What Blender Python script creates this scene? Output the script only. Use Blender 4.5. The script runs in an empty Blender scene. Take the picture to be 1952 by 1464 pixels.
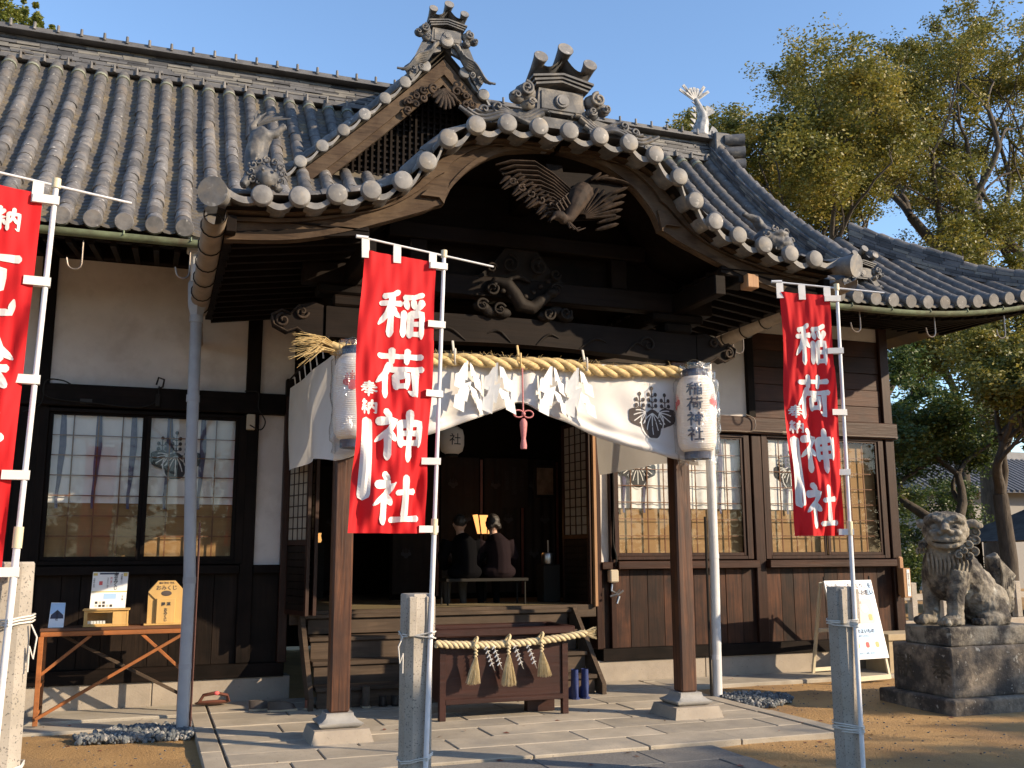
import bpy, bmesh, math, random
import numpy as np
from mathutils import Vector, Matrix, Euler, noise as mnoise
from math import sin, cos, pi, radians, sqrt, atan2

random.seed(7); RS = np.random.RandomState(7)
S = bpy.context.scene
COL = S.collection
# ------------------------------------------------------------------ camera, world, sun, exposure
YAW, PIT, ROL, CAMH = 0.34893, 0.16966, -0.00413, 1.6
fw = Vector((sin(YAW)*cos(PIT), cos(YAW)*cos(PIT), sin(PIT)))
rt = Vector((cos(YAW), -sin(YAW), 0)); up = rt.cross(fw)
r2 = rt*cos(ROL)+up*sin(ROL); u2 = up*cos(ROL)-rt*sin(ROL)
cam = bpy.data.cameras.new('camera'); camo = bpy.data.objects.new('camera', cam); COL.objects.link(camo)
camo.matrix_world = Matrix(((r2.x, u2.x, -fw.x, 0), (r2.y, u2.y, -fw.y, 0), (r2.z, u2.z, -fw.z, CAMH), (0, 0, 0, 1)))
cam.sensor_width = 36; cam.lens = 36*1875.5/1952; cam.clip_end = 2000; cam.clip_start = .05
S.camera = camo
SUNDIR = Vector((-1.25, 1.0, -0.66)).normalized()     # the way the light travels
W = bpy.data.worlds.new('World'); S.world = W; W.use_nodes = True
wn = W.node_tree; bg = wn.nodes['Background']
sky = wn.nodes.new('ShaderNodeTexSky'); sky.sky_type = 'NISHITA'; sky.sun_disc = False
sky.sun_elevation = math.asin(-SUNDIR.z); sky.sun_rotation = atan2(-SUNDIR.x, -SUNDIR.y)
sky.air_density = 1.0; sky.dust_density = .3; sky.ozone_density = 3.0; sky.altitude = 20
wn.links.new(sky.outputs[0], bg.inputs[0]); bg.inputs[1].default_value = 0.15
sun = bpy.data.lights.new('sun', 'SUN'); sun.energy = 4.0; sun.angle = radians(.5); sun.color = (1, .80, .56)
suno = bpy.data.objects.new('sun', sun); COL.objects.link(suno)
suno.rotation_euler = SUNDIR.to_track_quat('-Z', 'Y').to_euler(); suno.location = (20, -20, 15)
S.view_settings.view_transform = 'Standard'; S.view_settings.look = 'None'
S.view_settings.exposure = 0.98; S.view_settings.gamma = 1
S.cycles.max_bounces = 6; S.cycles.diffuse_bounces = 3; S.cycles.glossy_bounces = 3
S.cycles.transparent_max_bounces = 12; S.cycles.use_denoising = True

# ------------------------------------------------------------------ materials
def nodes(name):
    m = bpy.data.materials.new(name); m.use_nodes = True
    nt = m.node_tree; b = nt.nodes['Principled BSDF']
    return m, nt, b
def mth(nt, op, a, b=None, c=None):
    n = nt.nodes.new('ShaderNodeMath'); n.operation = op
    for i, v in enumerate((a, b, c)):
        if v is None: continue
        if isinstance(v, (int, float)): n.inputs[i].default_value = v
        else: nt.links.new(v, n.inputs[i])
    return n.outputs[0]
def mixc(nt, f, a, b, mode='MIX'):
    n = nt.nodes.new('ShaderNodeMix'); n.data_type = 'RGBA'; n.blend_type = mode
    for i, v in ((0, f), (6, a), (7, b)):
        if isinstance(v, (int, float)): n.inputs[i].default_value = v
        elif isinstance(v, tuple): n.inputs[i].default_value = (*v[:3], 1)
        else: nt.links.new(v, n.inputs[i])
    return n.outputs[2]
def ramp(nt, f, stops):
    n = nt.nodes.new('ShaderNodeValToRGB'); e = n.color_ramp.elements
    while len(e) < len(stops): e.new(.5)
    for i, (p, c) in enumerate(stops):
        e[i].position = p; e[i].color = (c, c, c, 1) if isinstance(c, (int, float)) else (*c, 1)
    nt.links.new(f, n.inputs[0]); return n.outputs[0]
def vec(nt, scale=(1, 1, 1), space='Object', rnd=True):
    tc = nt.nodes.new('ShaderNodeTexCoord'); mp = nt.nodes.new('ShaderNodeMapping')
    mp.inputs['Scale'].default_value = scale
    v = tc.outputs[space]
    if rnd:
        oi = nt.nodes.new('ShaderNodeObjectInfo'); va = nt.nodes.new('ShaderNodeVectorMath'); va.operation = 'ADD'
        r = mth(nt, 'MULTIPLY', oi.outputs['Random'], 37.0)
        nt.links.new(v, va.inputs[0]); nt.links.new(r, va.inputs[1]); v = va.outputs[0]
    nt.links.new(v, mp.inputs[0]); return mp.outputs[0]
def nz(nt, v, s, d=5, r=.6, dist=0):
    n = nt.nodes.new('ShaderNodeTexNoise'); n.inputs['Scale'].default_value = s; n.inputs['Detail'].default_value = d
    n.inputs['Roughness'].default_value = r; n.inputs['Distortion'].default_value = dist
    nt.links.new(v, n.inputs['Vector']); return n.outputs[0]
def bump(nt, b, h, st, dist=.01):
    n = nt.nodes.new('ShaderNodeBump'); n.inputs['Strength'].default_value = st; n.inputs['Distance'].default_value = dist
    nt.links.new(h, n.inputs['Height']); nt.links.new(n.outputs[0], b.inputs['Normal']); return n
def M(name, c1, c2=None, scale=6, stretch=(1, 1, 1), rough=.75, bmp=.3, bscale=None, bd=.01, rnd=.0, spots=None, metal=0, spec=.5,
      lo=.35, hi=.65, third=None, tscale=1.2, tlo=.5, thi=.7, sss=0):
    """two-tone noise, optional large patches (third), optional fine speckle (spots), optional per-object brightness"""
    m, nt, b = nodes(name); v = vec(nt, stretch)
    c = c1
    if c2: c = mixc(nt, ramp(nt, nz(nt, v, scale), [(lo, 0.), (hi, 1.)]), c1, c2)
    if third:
        v3 = vec(nt); c = mixc(nt, ramp(nt, nz(nt, v3, tscale, 6, .65), [(tlo, 0.), (thi, 1.)]), c, third)
    if spots:
        vs = vec(nt); c = mixc(nt, ramp(nt, nz(nt, vs, spots[1], 2, .5), [(spots[2], 0.), (spots[2]+.08, 1.)]), c, spots[0])
    if rnd:
        oi = nt.nodes.new('ShaderNodeObjectInfo')
        k = mth(nt, 'MULTIPLY_ADD', oi.outputs['Random'], 2*rnd, 1-rnd)
        cc = nt.nodes.new('ShaderNodeVectorMath'); cc.operation = 'SCALE'
        if isinstance(c, tuple): cc.inputs[0].default_value = c
        else: nt.links.new(c, cc.inputs[0])
        nt.links.new(k, cc.inputs['Scale']); c = cc.outputs[0]
    if isinstance(c, tuple): b.inputs['Base Color'].default_value = (*c, 1)
    else: nt.links.new(c, b.inputs['Base Color'])
    b.inputs['Roughness'].default_value = rough; b.inputs['Metallic'].default_value = metal
    b.inputs['Specular IOR Level'].default_value = spec
    if bmp: bump(nt, b, nz(nt, v, bscale or scale*2, 6, .65), bmp, bd)
    return m
def wood(name, c1, c2, axis=2, rough=.6, g=26, rnd=.0, bmp=.5, c3=None, spec=.3):
    st = [g, g, g]; st[axis] = g*.055
    m, nt, b = nodes(name); v = vec(nt, tuple(st))
    f = nz(nt, v, 1.0, 7, .6, .6); c = mixc(nt, ramp(nt, f, [(.3, 0.), (.68, 1.)]), c1, c2)
    v2 = vec(nt); f2 = nz(nt, v2, 2.3, 5, .6)
    c = mixc(nt, ramp(nt, f2, [(.42, 0.), (.7, 1.)]), c, c3 or tuple(x*.45 for x in c1))
    if rnd:
        oi = nt.nodes.new('ShaderNodeObjectInfo'); k = mth(nt, 'MULTIPLY_ADD', oi.outputs['Random'], 2*rnd, 1-rnd)
        cc = nt.nodes.new('ShaderNodeVectorMath'); cc.operation = 'SCALE'; nt.links.new(c, cc.inputs[0]); nt.links.new(k, cc.inputs['Scale']); c = cc.outputs[0]
    nt.links.new(c, b.inputs['Base Color']); b.inputs['Roughness'].default_value = rough; b.inputs['Specular IOR Level'].default_value = spec
    bump(nt, b, f, bmp, .006); return m
mt = {}
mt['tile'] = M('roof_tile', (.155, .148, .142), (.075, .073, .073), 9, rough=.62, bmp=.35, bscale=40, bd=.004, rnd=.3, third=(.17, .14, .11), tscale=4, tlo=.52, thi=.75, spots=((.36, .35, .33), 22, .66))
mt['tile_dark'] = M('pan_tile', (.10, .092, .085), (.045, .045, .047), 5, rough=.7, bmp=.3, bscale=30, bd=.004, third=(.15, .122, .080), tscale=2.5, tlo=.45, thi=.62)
mt['disc'] = M('end_tile', (.20, .197, .193), (.12, .12, .123), 10, rough=.6, bmp=.3, bscale=50, bd=.003, rnd=.2, third=(.26, .225, .175), tscale=6, spots=((.36, .35, .33), 16, .66))
mt['orn'] = M('ornament_tile', (.10, .102, .107), (.045, .047, .052), 7, rough=.6, bmp=.4, bscale=40, bd=.004, third=(.24, .215, .18), tscale=5)
mt['ridge'] = M('ridge_tile', (.125, .125, .13), (.075, .075, .08), 5, rough=.65, bmp=.3, bscale=30, bd=.004)
mt['ridge2'] = M('pale_ridge_tile', (.20, .19, .17), (.13, .125, .115), 5, rough=.65, bmp=.3, bscale=30, bd=.004)
mt['ridge3'] = M('dark_ridge_tile', (.06, .06, .064), (.035, .035, .038), 5, rough=.65, bmp=.3, bscale=30, bd=.004)
mt['lichen'] = M('lichen_tile', (.26, .27, .2), (.15, .16, .13), 12, rough=.8, bmp=.3)
mt['barge'] = wood('weathered_barge_wood', (.085, .055, .034), (.032, .020, .013), 0, .75, 34, c3=(.12, .085, .055), spec=.2, bmp=.9)
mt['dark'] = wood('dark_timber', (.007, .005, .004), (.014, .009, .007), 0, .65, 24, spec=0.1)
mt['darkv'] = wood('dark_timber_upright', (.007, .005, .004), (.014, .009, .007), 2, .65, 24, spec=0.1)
mt['plankR'] = wood('brown_plank', (.085, .033, .016), (.022, .010, .006), 2, .5, 30, rnd=.5, c3=(.012, .006, .005), spec=0.22)
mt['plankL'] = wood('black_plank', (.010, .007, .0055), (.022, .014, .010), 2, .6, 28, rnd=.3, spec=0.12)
mt['plankH'] = wood('brown_board', (.06, .024, .014), (.028, .012, .008), 0, .5, 28, rnd=.35, c3=(.02, .01, .008), spec=0.2)
mt['frame'] = wood('frame_timber', (.05, .020, .012), (.02, .009, .006), 2, .45, 26, spec=0.22)
mt['frameh'] = wood('frame_timber_level', (.06, .024, .014), (.026, .012, .008), 0, .45, 26, spec=0.22)
mt['column'] = wood('column_timber', (.14, .055, .024), (.028, .012, .008), 2, .5, 22, bmp=.8, c3=(.04, .018, .011), spec=.4)
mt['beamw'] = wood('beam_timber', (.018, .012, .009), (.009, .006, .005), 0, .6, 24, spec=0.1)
mt['carve'] = M('carved_wood', (.055, .037, .026), (.012, .008, .006), 9, spec=.25, rough=.75, bmp=.5, bscale=40, bd=.006)
mt['carved'] = M('dark_carved_wood', (.020, .015, .012), (.009, .007, .006), 9, spec=.2, rough=.7, bmp=.5, bscale=40, bd=.006)
mt['step'] = wood('step_timber', (.10, .068, .045), (.045, .03, .02), 0, .7, 24, rnd=.15)
mt['plaster'] = M('plaster', (.66, .61, .57), (.56, .51, .475), 1.6, rough=.9, bmp=.12, bscale=30, third=(.34, .29, .25), tscale=1.4, tlo=.47, thi=.85)
mt['stone'] = M('granite', (.40, .36, .31), (.29, .26, .22), 4, rough=.85, bmp=.5, bscale=60, bd=.004, spots=((.12, .11, .10), 90, .60), third=(.33, .29, .23), tscale=2.2)
mt['stonewall'] = M('foundation_stone', (.36, .31, .25), (.28, .24, .195), 3, rough=.9, bmp=.3, bscale=50, spots=((.2, .18, .15), 45, .66), third=(.28, .25, .21), tscale=2)
mt['slab'] = M('paving_stone', (.42, .365, .285), (.31, .27, .21), 2.5, rough=.85, bmp=.35, bscale=45, bd=.006, rnd=.13, third=(.24, .22, .19), tscale=1.6, tlo=.5, thi=.75, spots=((.2, .185, .16), 70, .63))
mt['rough'] = M('exposed_aggregate', (.20, .19, .175), (.11, .105, .098), 60, rough=.85, bmp=.7, bscale=90, bd=.006, third=(.2, .19, .17), tscale=2)
mt['base'] = M('column_stone', (.34, .33, .31), (.25, .245, .235), 5, rough=.8, bmp=.3, bscale=50, third=(.2, .19, .17), tscale=3)
mt['dirt'] = M('packed_earth', (.46, .28, .11), (.33, .19, .07), 1.3, rough=.95, bmp=.9, bscale=40, bd=.03, third=(.24, .15, .075), tscale=.55, tlo=.5, thi=.72, spots=((.5, .36, .2), 60, .68))
mt['joint'] = M('joint_soil', (.09, .075, .055), (.05, .043, .033), 20, rough=1)
mt['apron'] = M('concrete', (.40, .36, .29), (.32, .285, .23), 3, rough=.9, bmp=.3, bscale=60, third=(.25, .22, .175), tscale=1.3)
mt['lion'] = M('weathered_granite', (.29, .26, .21), (.17, .15, .12), 9, rough=.9, bmp=1, bscale=36, bd=.014, third=(.05, .044, .04), tscale=3.0, tlo=.47, thi=.58, spots=((.42, .41, .36), 7, .63))
mt['plinth'] = M('stained_plinth_stone', (.26, .215, .165), (.12, .10, .08), 16, rough=.9, bmp=1, bscale=34, bd=.014, third=(.05, .044, .04), tscale=2.4, tlo=.48, thi=.62, spots=((.36, .34, .30), 16, .66))
mt['cloth'] = M('white_cotton', (.80, .78, .76), (.74, .72, .70), 3, rough=.9, bmp=.1, bscale=200, bd=.001)
mt['paper'] = M('white_paper', (.82, .82, .80), None, rough=.8, bmp=0)
mt['red'] = M('red_banner_cloth', (.72, .010, .016), (.62, .007, .012), 6, rough=.8, bmp=.15, bscale=300, bd=.001)
mt['white'] = M('white_print', (.80, .79, .77), None, rough=.75, bmp=0)
mt['ink'] = M('dark_ink', (.035, .035, .04), None, rough=.8, bmp=0)
mt['inkblue'] = M('blue_black_ink', (.05, .06, .10), None, rough=.8, bmp=0)
mt['inkbrown'] = M('brown_ink', (.07, .055, .05), None, rough=.8, bmp=0)
mt['inkred'] = M('red_ink', (.65, .12, .12), None, rough=.8, bmp=0)
mt['pole'] = M('white_enamel', (.72, .72, .74), (.62, .62, .64), 8, rough=.35, bmp=.05)
mt['ivory'] = M('ivory_joint', (.62, .55, .38), None, rough=.5, bmp=0)
mt['pvc'] = M('grey_pvc', (.36, .375, .40), (.31, .325, .35), 4, rough=.5, bmp=.08, third=(.26, .26, .27), tscale=1.4)
mt['pvcw'] = M('pale_pvc', (.60, .60, .60), (.52, .52, .52), 4, rough=.5, bmp=.08)
mt['copper'] = M('green_copper', (.20, .25, .15), (.10, .115, .07), 5, rough=.7, bmp=.3, third=(.10, .075, .05), tscale=3)
mt['bronze'] = M('brown_gutter', (.30, .235, .17), (.20, .155, .11), 5, rough=.6, bmp=.2)
mt['wire'] = M('black_wire', (.02, .018, .016), None, rough=.7, bmp=0, spec=.15)
mt['hook'] = M('steel_hook', (.35, .3, .26), None, rough=.45, bmp=0, metal=.8)
mt['straw'] = M('straw_rope', (.66, .50, .25), (.50, .36, .16), 30, rough=.8, bmp=.6, bscale=120, bd=.003)
mt['strawpale'] = M('pale_straw', (.62, .52, .33), (.46, .37, .21), 30, rough=.85, bmp=.6, bscale=120, bd=.003)
mt['twine'] = M('pale_twine', (.60, .57, .52), None, rough=.9, bmp=0)
mt['pink'] = M('pink_cord', (.55, .22, .22), (.45, .16, .17), 60, rough=.7, bmp=.2)
mt['boxred'] = wood('red_brown_lacquered_wood', (.050, .018, .013), (.028, .011, .009), 0, .45, 20)
mt['bench'] = wood('orange_stained_timber', (.42, .15, .045), (.30, .10, .03), 0, .55, 22, c3=(.2, .08, .03))
mt['benchtop'] = wood('worn_bench_top', (.18, .085, .045), (.11, .05, .028), 0, .55, 22)
mt['pine'] = wood('pale_pine', (.62, .40, .15), (.52, .32, .11), 2, .5, 18, c3=(.5, .33, .13), bmp=.2)
mt['sign'] = wood('sign_timber', (.42, .24, .12), (.3, .16, .08), 2, .6, 20, c3=(.3, .17, .09))
mt['cream'] = M('cream_painted_frame', (.62, .56, .42), (.56, .5, .37), 5, rough=.5, bmp=.1)
mt['board'] = M('printed_board', (.72, .75, .80), None, rough=.4, bmp=0)
mt['pinkp'] = M('pink_print', (.78, .50, .44), None, rough=.5, bmp=0)
mt['bluep'] = M('blue_print', (.36, .55, .80), None, rough=.5, bmp=0)
mt['orangep'] = M('orange_print', (.85, .30, .08), None, rough=.5, bmp=0)
mt['goldp'] = M('gold_print', (.65, .5, .15), None, rough=.5, bmp=0)
mt['card'] = M('cardboard', (.42, .34, .22), (.36, .28, .17), 6, rough=.85, bmp=.1)
mt['gravel'] = M('dark_gravel', (.055, .065, .075), (.11, .12, .125), 3, rough=.8, bmp=.3, rnd=.3)
mt['beige'] = M('beige_plastic', (.45, .38, .28), None, rough=.5, bmp=0)
mt['blue'] = M('blue_rubber', (.02, .035, .13), None, rough=.4, bmp=0)
mt['shoe'] = M('dark_leather', (.03, .025, .022), (.05, .04, .035), 10, rough=.5, bmp=.1)
mt['shoebrown'] = M('brown_suede', (.09, .07, .05), (.06, .045, .035), 10, rough=.9, bmp=.2)
mt['shoered'] = M('rust_leather', (.2, .07, .045), None, rough=.6, bmp=.1)
mt['sole'] = M('pale_sole', (.35, .3, .22), None, rough=.8, bmp=0)
mt['sandal'] = M('brown_sandal', (.16, .06, .04), (.11, .04, .03), 8, rough=.4, bmp=.1)
mt['tatami'] = M('tatami', (.17, .13, .065), (.13, .098, .045), 60, rough=.8, bmp=.2)
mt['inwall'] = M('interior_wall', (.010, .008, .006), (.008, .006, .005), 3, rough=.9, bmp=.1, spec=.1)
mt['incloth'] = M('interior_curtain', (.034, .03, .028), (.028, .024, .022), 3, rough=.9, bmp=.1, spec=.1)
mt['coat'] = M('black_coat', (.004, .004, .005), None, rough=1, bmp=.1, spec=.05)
mt['coat2'] = M('mauve_coat', (.016, .011, .013), None, rough=1, bmp=.1, spec=.05)
mt['hair'] = M('black_hair', (.014, .011, .01), (.025, .02, .017), 60, rough=.55, bmp=.4)
mt['skin'] = M('skin', (.42, .26, .19), None, rough=.6, bmp=.05)
mt['trousers'] = M('grey_trousers', (.04, .038, .036), None, rough=.9, bmp=.1)
mt['ribbon'] = M('indigo_ribbon', (.07, .065, .12), (.11, .10, .16), 20, rough=.8, bmp=.1)
mt['muntin'] = wood('lattice_bar', (.20, .085, .035), (.13, .05, .022), 2, .5, 30)
mt['shachi'] = M('silver_glazed_tile', (.34, .345, .35), (.17, .175, .185), 14, rough=.42, bmp=.5, bscale=60, bd=.005)
mt['bark'] = M('bark', (.085, .068, .052), (.045, .036, .028), 9, stretch=(1, 1, .3), rough=.95, bmp=.9, bscale=12, bd=.03)
mt['farwall'] = M('far_wall', (.26, .25, .235), None, rough=.9, bmp=0)
mt['fartile'] = M('far_tile', (.16, .165, .18), (.12, .125, .135), 3, rough=.6, bmp=.1)
mt['pavtile'] = M('dark_pavilion_tile', (.11, .11, .115), (.06, .06, .064), 3, rough=.85, spec=.2, bmp=.1)
mt['doorpaper'] = M('aged_door_paper', (.36, .32, .26), (.30, .26, .21), 4, rough=.9, bmp=0)
mt['metal'] = M('metal', (.5, .5, .5), None, rough=.3, bmp=0, metal=1)
mt['picture'] = M('picture_print', (.30, .24, .18), (.16, .12, .09), 8, rough=.4, bmp=0)

def mk_sudare():
    m, nt, b = nodes('reed_blind'); v = vec(nt, (1, 1, 1), rnd=False)
    w = nt.nodes.new('ShaderNodeTexWave'); w.bands_direction = 'Z'; w.inputs['Scale'].default_value = 38
    w.inputs['Distortion'].default_value = 1.2; w.inputs['Detail'].default_value = 2; w.inputs['Detail Scale'].default_value = .6
    nt.links.new(v, w.inputs['Vector'])
    v2 = vec(nt, (3, 1, 40)); f = nz(nt, v2, 1.2, 4)
    c = mixc(nt, w.outputs[0], (.14, .075, .032), (.36, .21, .085)); c = mixc(nt, mth(nt, 'MULTIPLY', f, .5), c, (.44, .27, .11))
    nt.links.new(c, b.inputs['Base Color']); b.inputs['Roughness'].default_value = .7
    bump(nt, b, w.outputs[0], .6, .004); return m
mt['sudare'] = mk_sudare()
def mk_glass(name, tint=(1, 1, 1), gl=.12, fr=.0, rough=.02):
    m, nt, b = nodes(name); nt.nodes.remove(b); out = nt.nodes['Material Output']
    t = nt.nodes.new('ShaderNodeBsdfTransparent'); t.inputs[0].default_value = (*tint, 1)
    g = nt.nodes.new('ShaderNodeBsdfGlossy'); g.inputs['Roughness'].default_value = rough
    lw = nt.nodes.new('ShaderNodeLayerWeight'); lw.inputs['Blend'].default_value = .5
    f = mth(nt, 'MULTIPLY_ADD', mth(nt, 'POWER', lw.outputs['Facing'], 4.0), .9, gl)
    if fr:
        v = vec(nt, (4, 4, 1.2)); n = nz(nt, v, 3, 4, .6, 1.5)
        bb = nt.nodes.new('ShaderNodeBump'); bb.inputs['Strength'].default_value = .9; bb.inputs['Distance'].default_value = .03
        nt.links.new(n, bb.inputs['Height']); nt.links.new(bb.outputs[0], g.inputs['Normal'])
    mx = nt.nodes.new('ShaderNodeMixShader'); nt.links.new(f, mx.inputs[0]); nt.links.new(t.outputs[0], mx.inputs[1]); nt.links.new(g.outputs[0], mx.inputs[2])
    nt.links.new(mx.outputs[0], out.inputs[0]); return m
mt['glass'] = mk_glass('window_glass', (.95, .96, .95), .035)
mt['plastic'] = mk_glass('clear_plastic_cover', (.985, .985, .985), .10, fr=1, rough=.12)
def mk_glow(name, col, st):
    m, nt, b = nodes(name); b.inputs['Base Color'].default_value = (*col, 1)
    b.inputs['Emission Color'].default_value = (*col, 1); b.inputs['Emission Strength'].default_value = st; return m
mt['lamp'] = mk_glow('lit_lamp_paper', (1, .42, .12), .9)
mt['giltglow'] = mk_glow('self_lit_gold', (1, .5, .15), .5)  # gilding is no lamp: its gleam is put in as emission
def mk_lantern():
    m, nt, b = nodes('lantern_paper'); v = vec(nt, rnd=False)
    w = nt.nodes.new('ShaderNodeTexWave'); w.bands_direction = 'Z'; w.inputs['Scale'].default_value = 19; nt.links.new(v, w.inputs['Vector'])
    nt.links.new(mixc(nt, w.outputs[0], (.86, .79, .72), (.90, .86, .81)), b.inputs['Base Color']); b.inputs['Roughness'].default_value = .7
    bump(nt, b, w.outputs[0], .5, .006)
    tr = nt.nodes.new('ShaderNodeBsdfTranslucent'); tr.inputs[0].default_value = (.8, .62, .42, 1)
    mx = nt.nodes.new('ShaderNodeMixShader'); mx.inputs[0].default_value = .18
    nt.links.new(b.outputs[0], mx.inputs[1]); nt.links.new(tr.outputs[0], mx.inputs[2]); nt.links.new(mx.outputs[0], nt.nodes['Material Output'].inputs[0])
    return m
mt['lantern'] = mk_lantern()
def translucent(m, col, f):
    nt = m.node_tree; b = nt.nodes['Principled BSDF']; tr = nt.nodes.new('ShaderNodeBsdfTranslucent'); tr.inputs[0].default_value = (*col, 1)
    mx = nt.nodes.new('ShaderNodeMixShader'); mx.inputs[0].default_value = f
    nt.links.new(b.outputs[0], mx.inputs[1]); nt.links.new(tr.outputs[0], mx.inputs[2]); nt.links.new(mx.outputs[0], nt.nodes['Material Output'].inputs[0])
translucent(mt['cloth'], (.8, .76, .7), .15); translucent(mt['red'], (.8, .02, .02), .25); translucent(mt['white'], (.8, .78, .74), .15)
def mk_leaf(name, stops):
    m, nt, b = nodes(name); at = nt.nodes.new('ShaderNodeAttribute'); at.attribute_name = 'tone'
    c = ramp(nt, at.outputs['Fac'], stops); nt.links.new(c, b.inputs['Base Color']); b.inputs['Roughness'].default_value = .5
    tr = nt.nodes.new('ShaderNodeBsdfTranslucent'); nt.links.new(c, tr.inputs[0])
    mx = nt.nodes.new('ShaderNodeMixShader'); mx.inputs[0].default_value = .35
    nt.links.new(b.outputs[0], mx.inputs[1]); nt.links.new(tr.outputs[0], mx.inputs[2]); nt.links.new(mx.outputs[0], nt.nodes['Material Output'].inputs[0])
    return m
mt['leafgold'] = mk_leaf('olive_gold_leaves', [(0, (.075, .09, .02)), (.45, (.16, .155, .028)), (.8, (.27, .22, .035)), (1, (.31, .21, .04))])
mt['leafgreen'] = mk_leaf('green_leaves', [(0, (.03, .055, .016)), (.5, (.07, .11, .025)), (.85, (.16, .165, .03)), (1, (.27, .20, .03))])
mt['leafpine'] = mk_leaf('conifer_leaves', [(0, (.07, .10, .02)), (.6, (.17, .19, .03)), (1, (.28, .25, .04))])

# ------------------------------------------------------------------ mesh builder
TMP = bpy.data.scenes.new('work')      # scratch scene for evaluating modifiers and text, removed at the end
class MB:
    def __init__(s): s.v = []; s.f = []; s.mi = []; s.cur = 0
    def add(s, vs, fs):
        o = len(s.v); s.v.extend([tuple(p) for p in vs]); s.f.extend([tuple(i+o for i in f) for f in fs]); s.mi.extend([s.cur]*len(fs)); return s
    def box(s, x0, x1, y0, y1, z0, z1, b=.0, M4=None):
        if b <= 0:
            vs = [(x, y, z) for x in (x0, x1) for y in (y0, y1) for z in (z0, z1)]
            fs = [(0, 1, 3, 2), (4, 6, 7, 5), (0, 4, 5, 1), (2, 3, 7, 6), (0, 2, 6, 4), (1, 5, 7, 3)]
        else:
            b = min(b, (x1-x0)*.45, (y1-y0)*.45, (z1-z0)*.45)
            X = (x0, x1); Y = (y0, y1); Z = (z0, z1); vs = []; idx = {}
            for i in (0, 1):
                for j in (0, 1):
                    for k in (0, 1):
                        p = Vector((X[i], Y[j], Z[k])); d = (b*(1-2*i), b*(1-2*j), b*(1-2*k))
                        for a in range(3):
                            q = p.copy()
                            for c in range(3):
                                if c != a: q[c] += d[c]
                            idx[(i, j, k, a)] = len(vs); vs.append(tuple(q))
            fs = []
            for a in range(3):
                o = [c for c in range(3) if c != a]
                for sd in (0, 1):
                    q = []
                    for (m, n) in ((0, 0), (1, 0), (1, 1), (0, 1)):
                        t = [0, 0, 0]; t[a] = sd; t[o[0]] = m; t[o[1]] = n; q.append(idx[(*t, a)])
                    fs.append(tuple(q))
                for (m, n) in ((0, 0), (0, 1), (1, 0), (1, 1)):   # edges along axis a
                    t0 = [0, 0, 0]; t1 = [0, 0, 0]; t0[o[0]] = t1[o[0]] = m; t0[o[1]] = t1[o[1]] = n; t1[a] = 1
                    fs.append((idx[(*t0, o[0])], idx[(*t1, o[0])], idx[(*t1, o[1])], idx[(*t0, o[1])]))
            for i in (0, 1):
                for j in (0, 1):
                    for k in (0, 1): fs.append(tuple(idx[(i, j, k, a)] for a in range(3)))
        if M4 is not None: vs = [M4 @ Vector(p) for p in vs]
        return s.add(vs, fs)
    def obox(s, c, size, rot=(0, 0, 0), b=0):
        T = Matrix.Translation(c) @ Euler(rot).to_matrix().to_4x4(); h = [x/2 for x in size]
        return s.box(-h[0], h[0], -h[1], h[1], -h[2], h[2], b, T)
    def bar(s, p0, p1, w, h, b=0, upv=(0, 0, 1)):
        p0, p1 = Vector(p0), Vector(p1); d = p1-p0; L = d.length; z = d.normalized()
        u = Vector(upv); x = u.cross(z)
        if x.length < 1e-4: x = Vector((1, 0, 0)).cross(z)
        x.normalize(); y = z.cross(x)
        T = Matrix(((x.x, y.x, z.x, p0.x), (x.y, y.y, z.y, p0.y), (x.z, y.z, z.z, p0.z), (0, 0, 0, 1)))
        return s.box(-w/2, w/2, -h/2, h/2, 0, L, b, T)
    def tube(s, pts, r, n=8, cap=True, closed=False, sq=1.0):
        pts = [Vector(p) for p in pts]; m = len(pts)
        if not hasattr(r, '__len__'): r = [r]*m
        t0 = (pts[1]-pts[0]).normalized(); a = Vector((0, 0, 1)) if abs(t0.z) < .9 else Vector((1, 0, 0))
        nrm = t0.cross(a).normalized(); vs = []
        for i, p in enumerate(pts):
            t = (pts[min(i+1, m-1)]-pts[max(i-1, 0)])
            if closed: t = pts[(i+1) % m]-pts[(i-1) % m]
            if t.length < 1e-9: t = t0
            t.normalize(); nrm = (nrm-t*nrm.dot(t)).normalized(); bn = t.cross(nrm)
            for k in range(n):
                q = 2*pi*k/n; vs.append(p+(nrm*cos(q)+bn*sin(q)*sq)*r[i])
        fs = []
        for i in range(m-1 if not closed else m):
            for k in range(n):
                a0 = i*n+k; a1 = i*n+(k+1) % n; j = (i+1) % m; fs.append((a0, a1, j*n+(k+1) % n, j*n+k))
        if cap and not closed: fs.append(tuple(range(n-1, -1, -1))); fs.append(tuple((m-1)*n+k for k in range(n)))
        return s.add(vs, fs)
    def lathe(s, prof, c=(0, 0, 0), n=20, axis=None):
        """prof (r, h) revolved about +Z at c, or about axis vector"""
        R = Vector((0, 0, 1)).rotation_difference(Vector(axis)).to_matrix() if axis is not None else Matrix.Identity(3)
        c = Vector(c); vs = []
        for r, h in prof:
            for k in range(n): vs.append(c+R @ Vector((r*cos(2*pi*k/n), r*sin(2*pi*k/n), h)))
        fs = [(i*n+k, i*n+(k+1) % n, (i+1)*n+(k+1) % n, (i+1)*n+k) for i in range(len(prof)-1) for k in range(n)]
        fs.append(tuple(range(n-1, -1, -1))); fs.append(tuple((len(prof)-1)*n+k for k in range(n)))
        return s.add(vs, fs)
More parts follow.
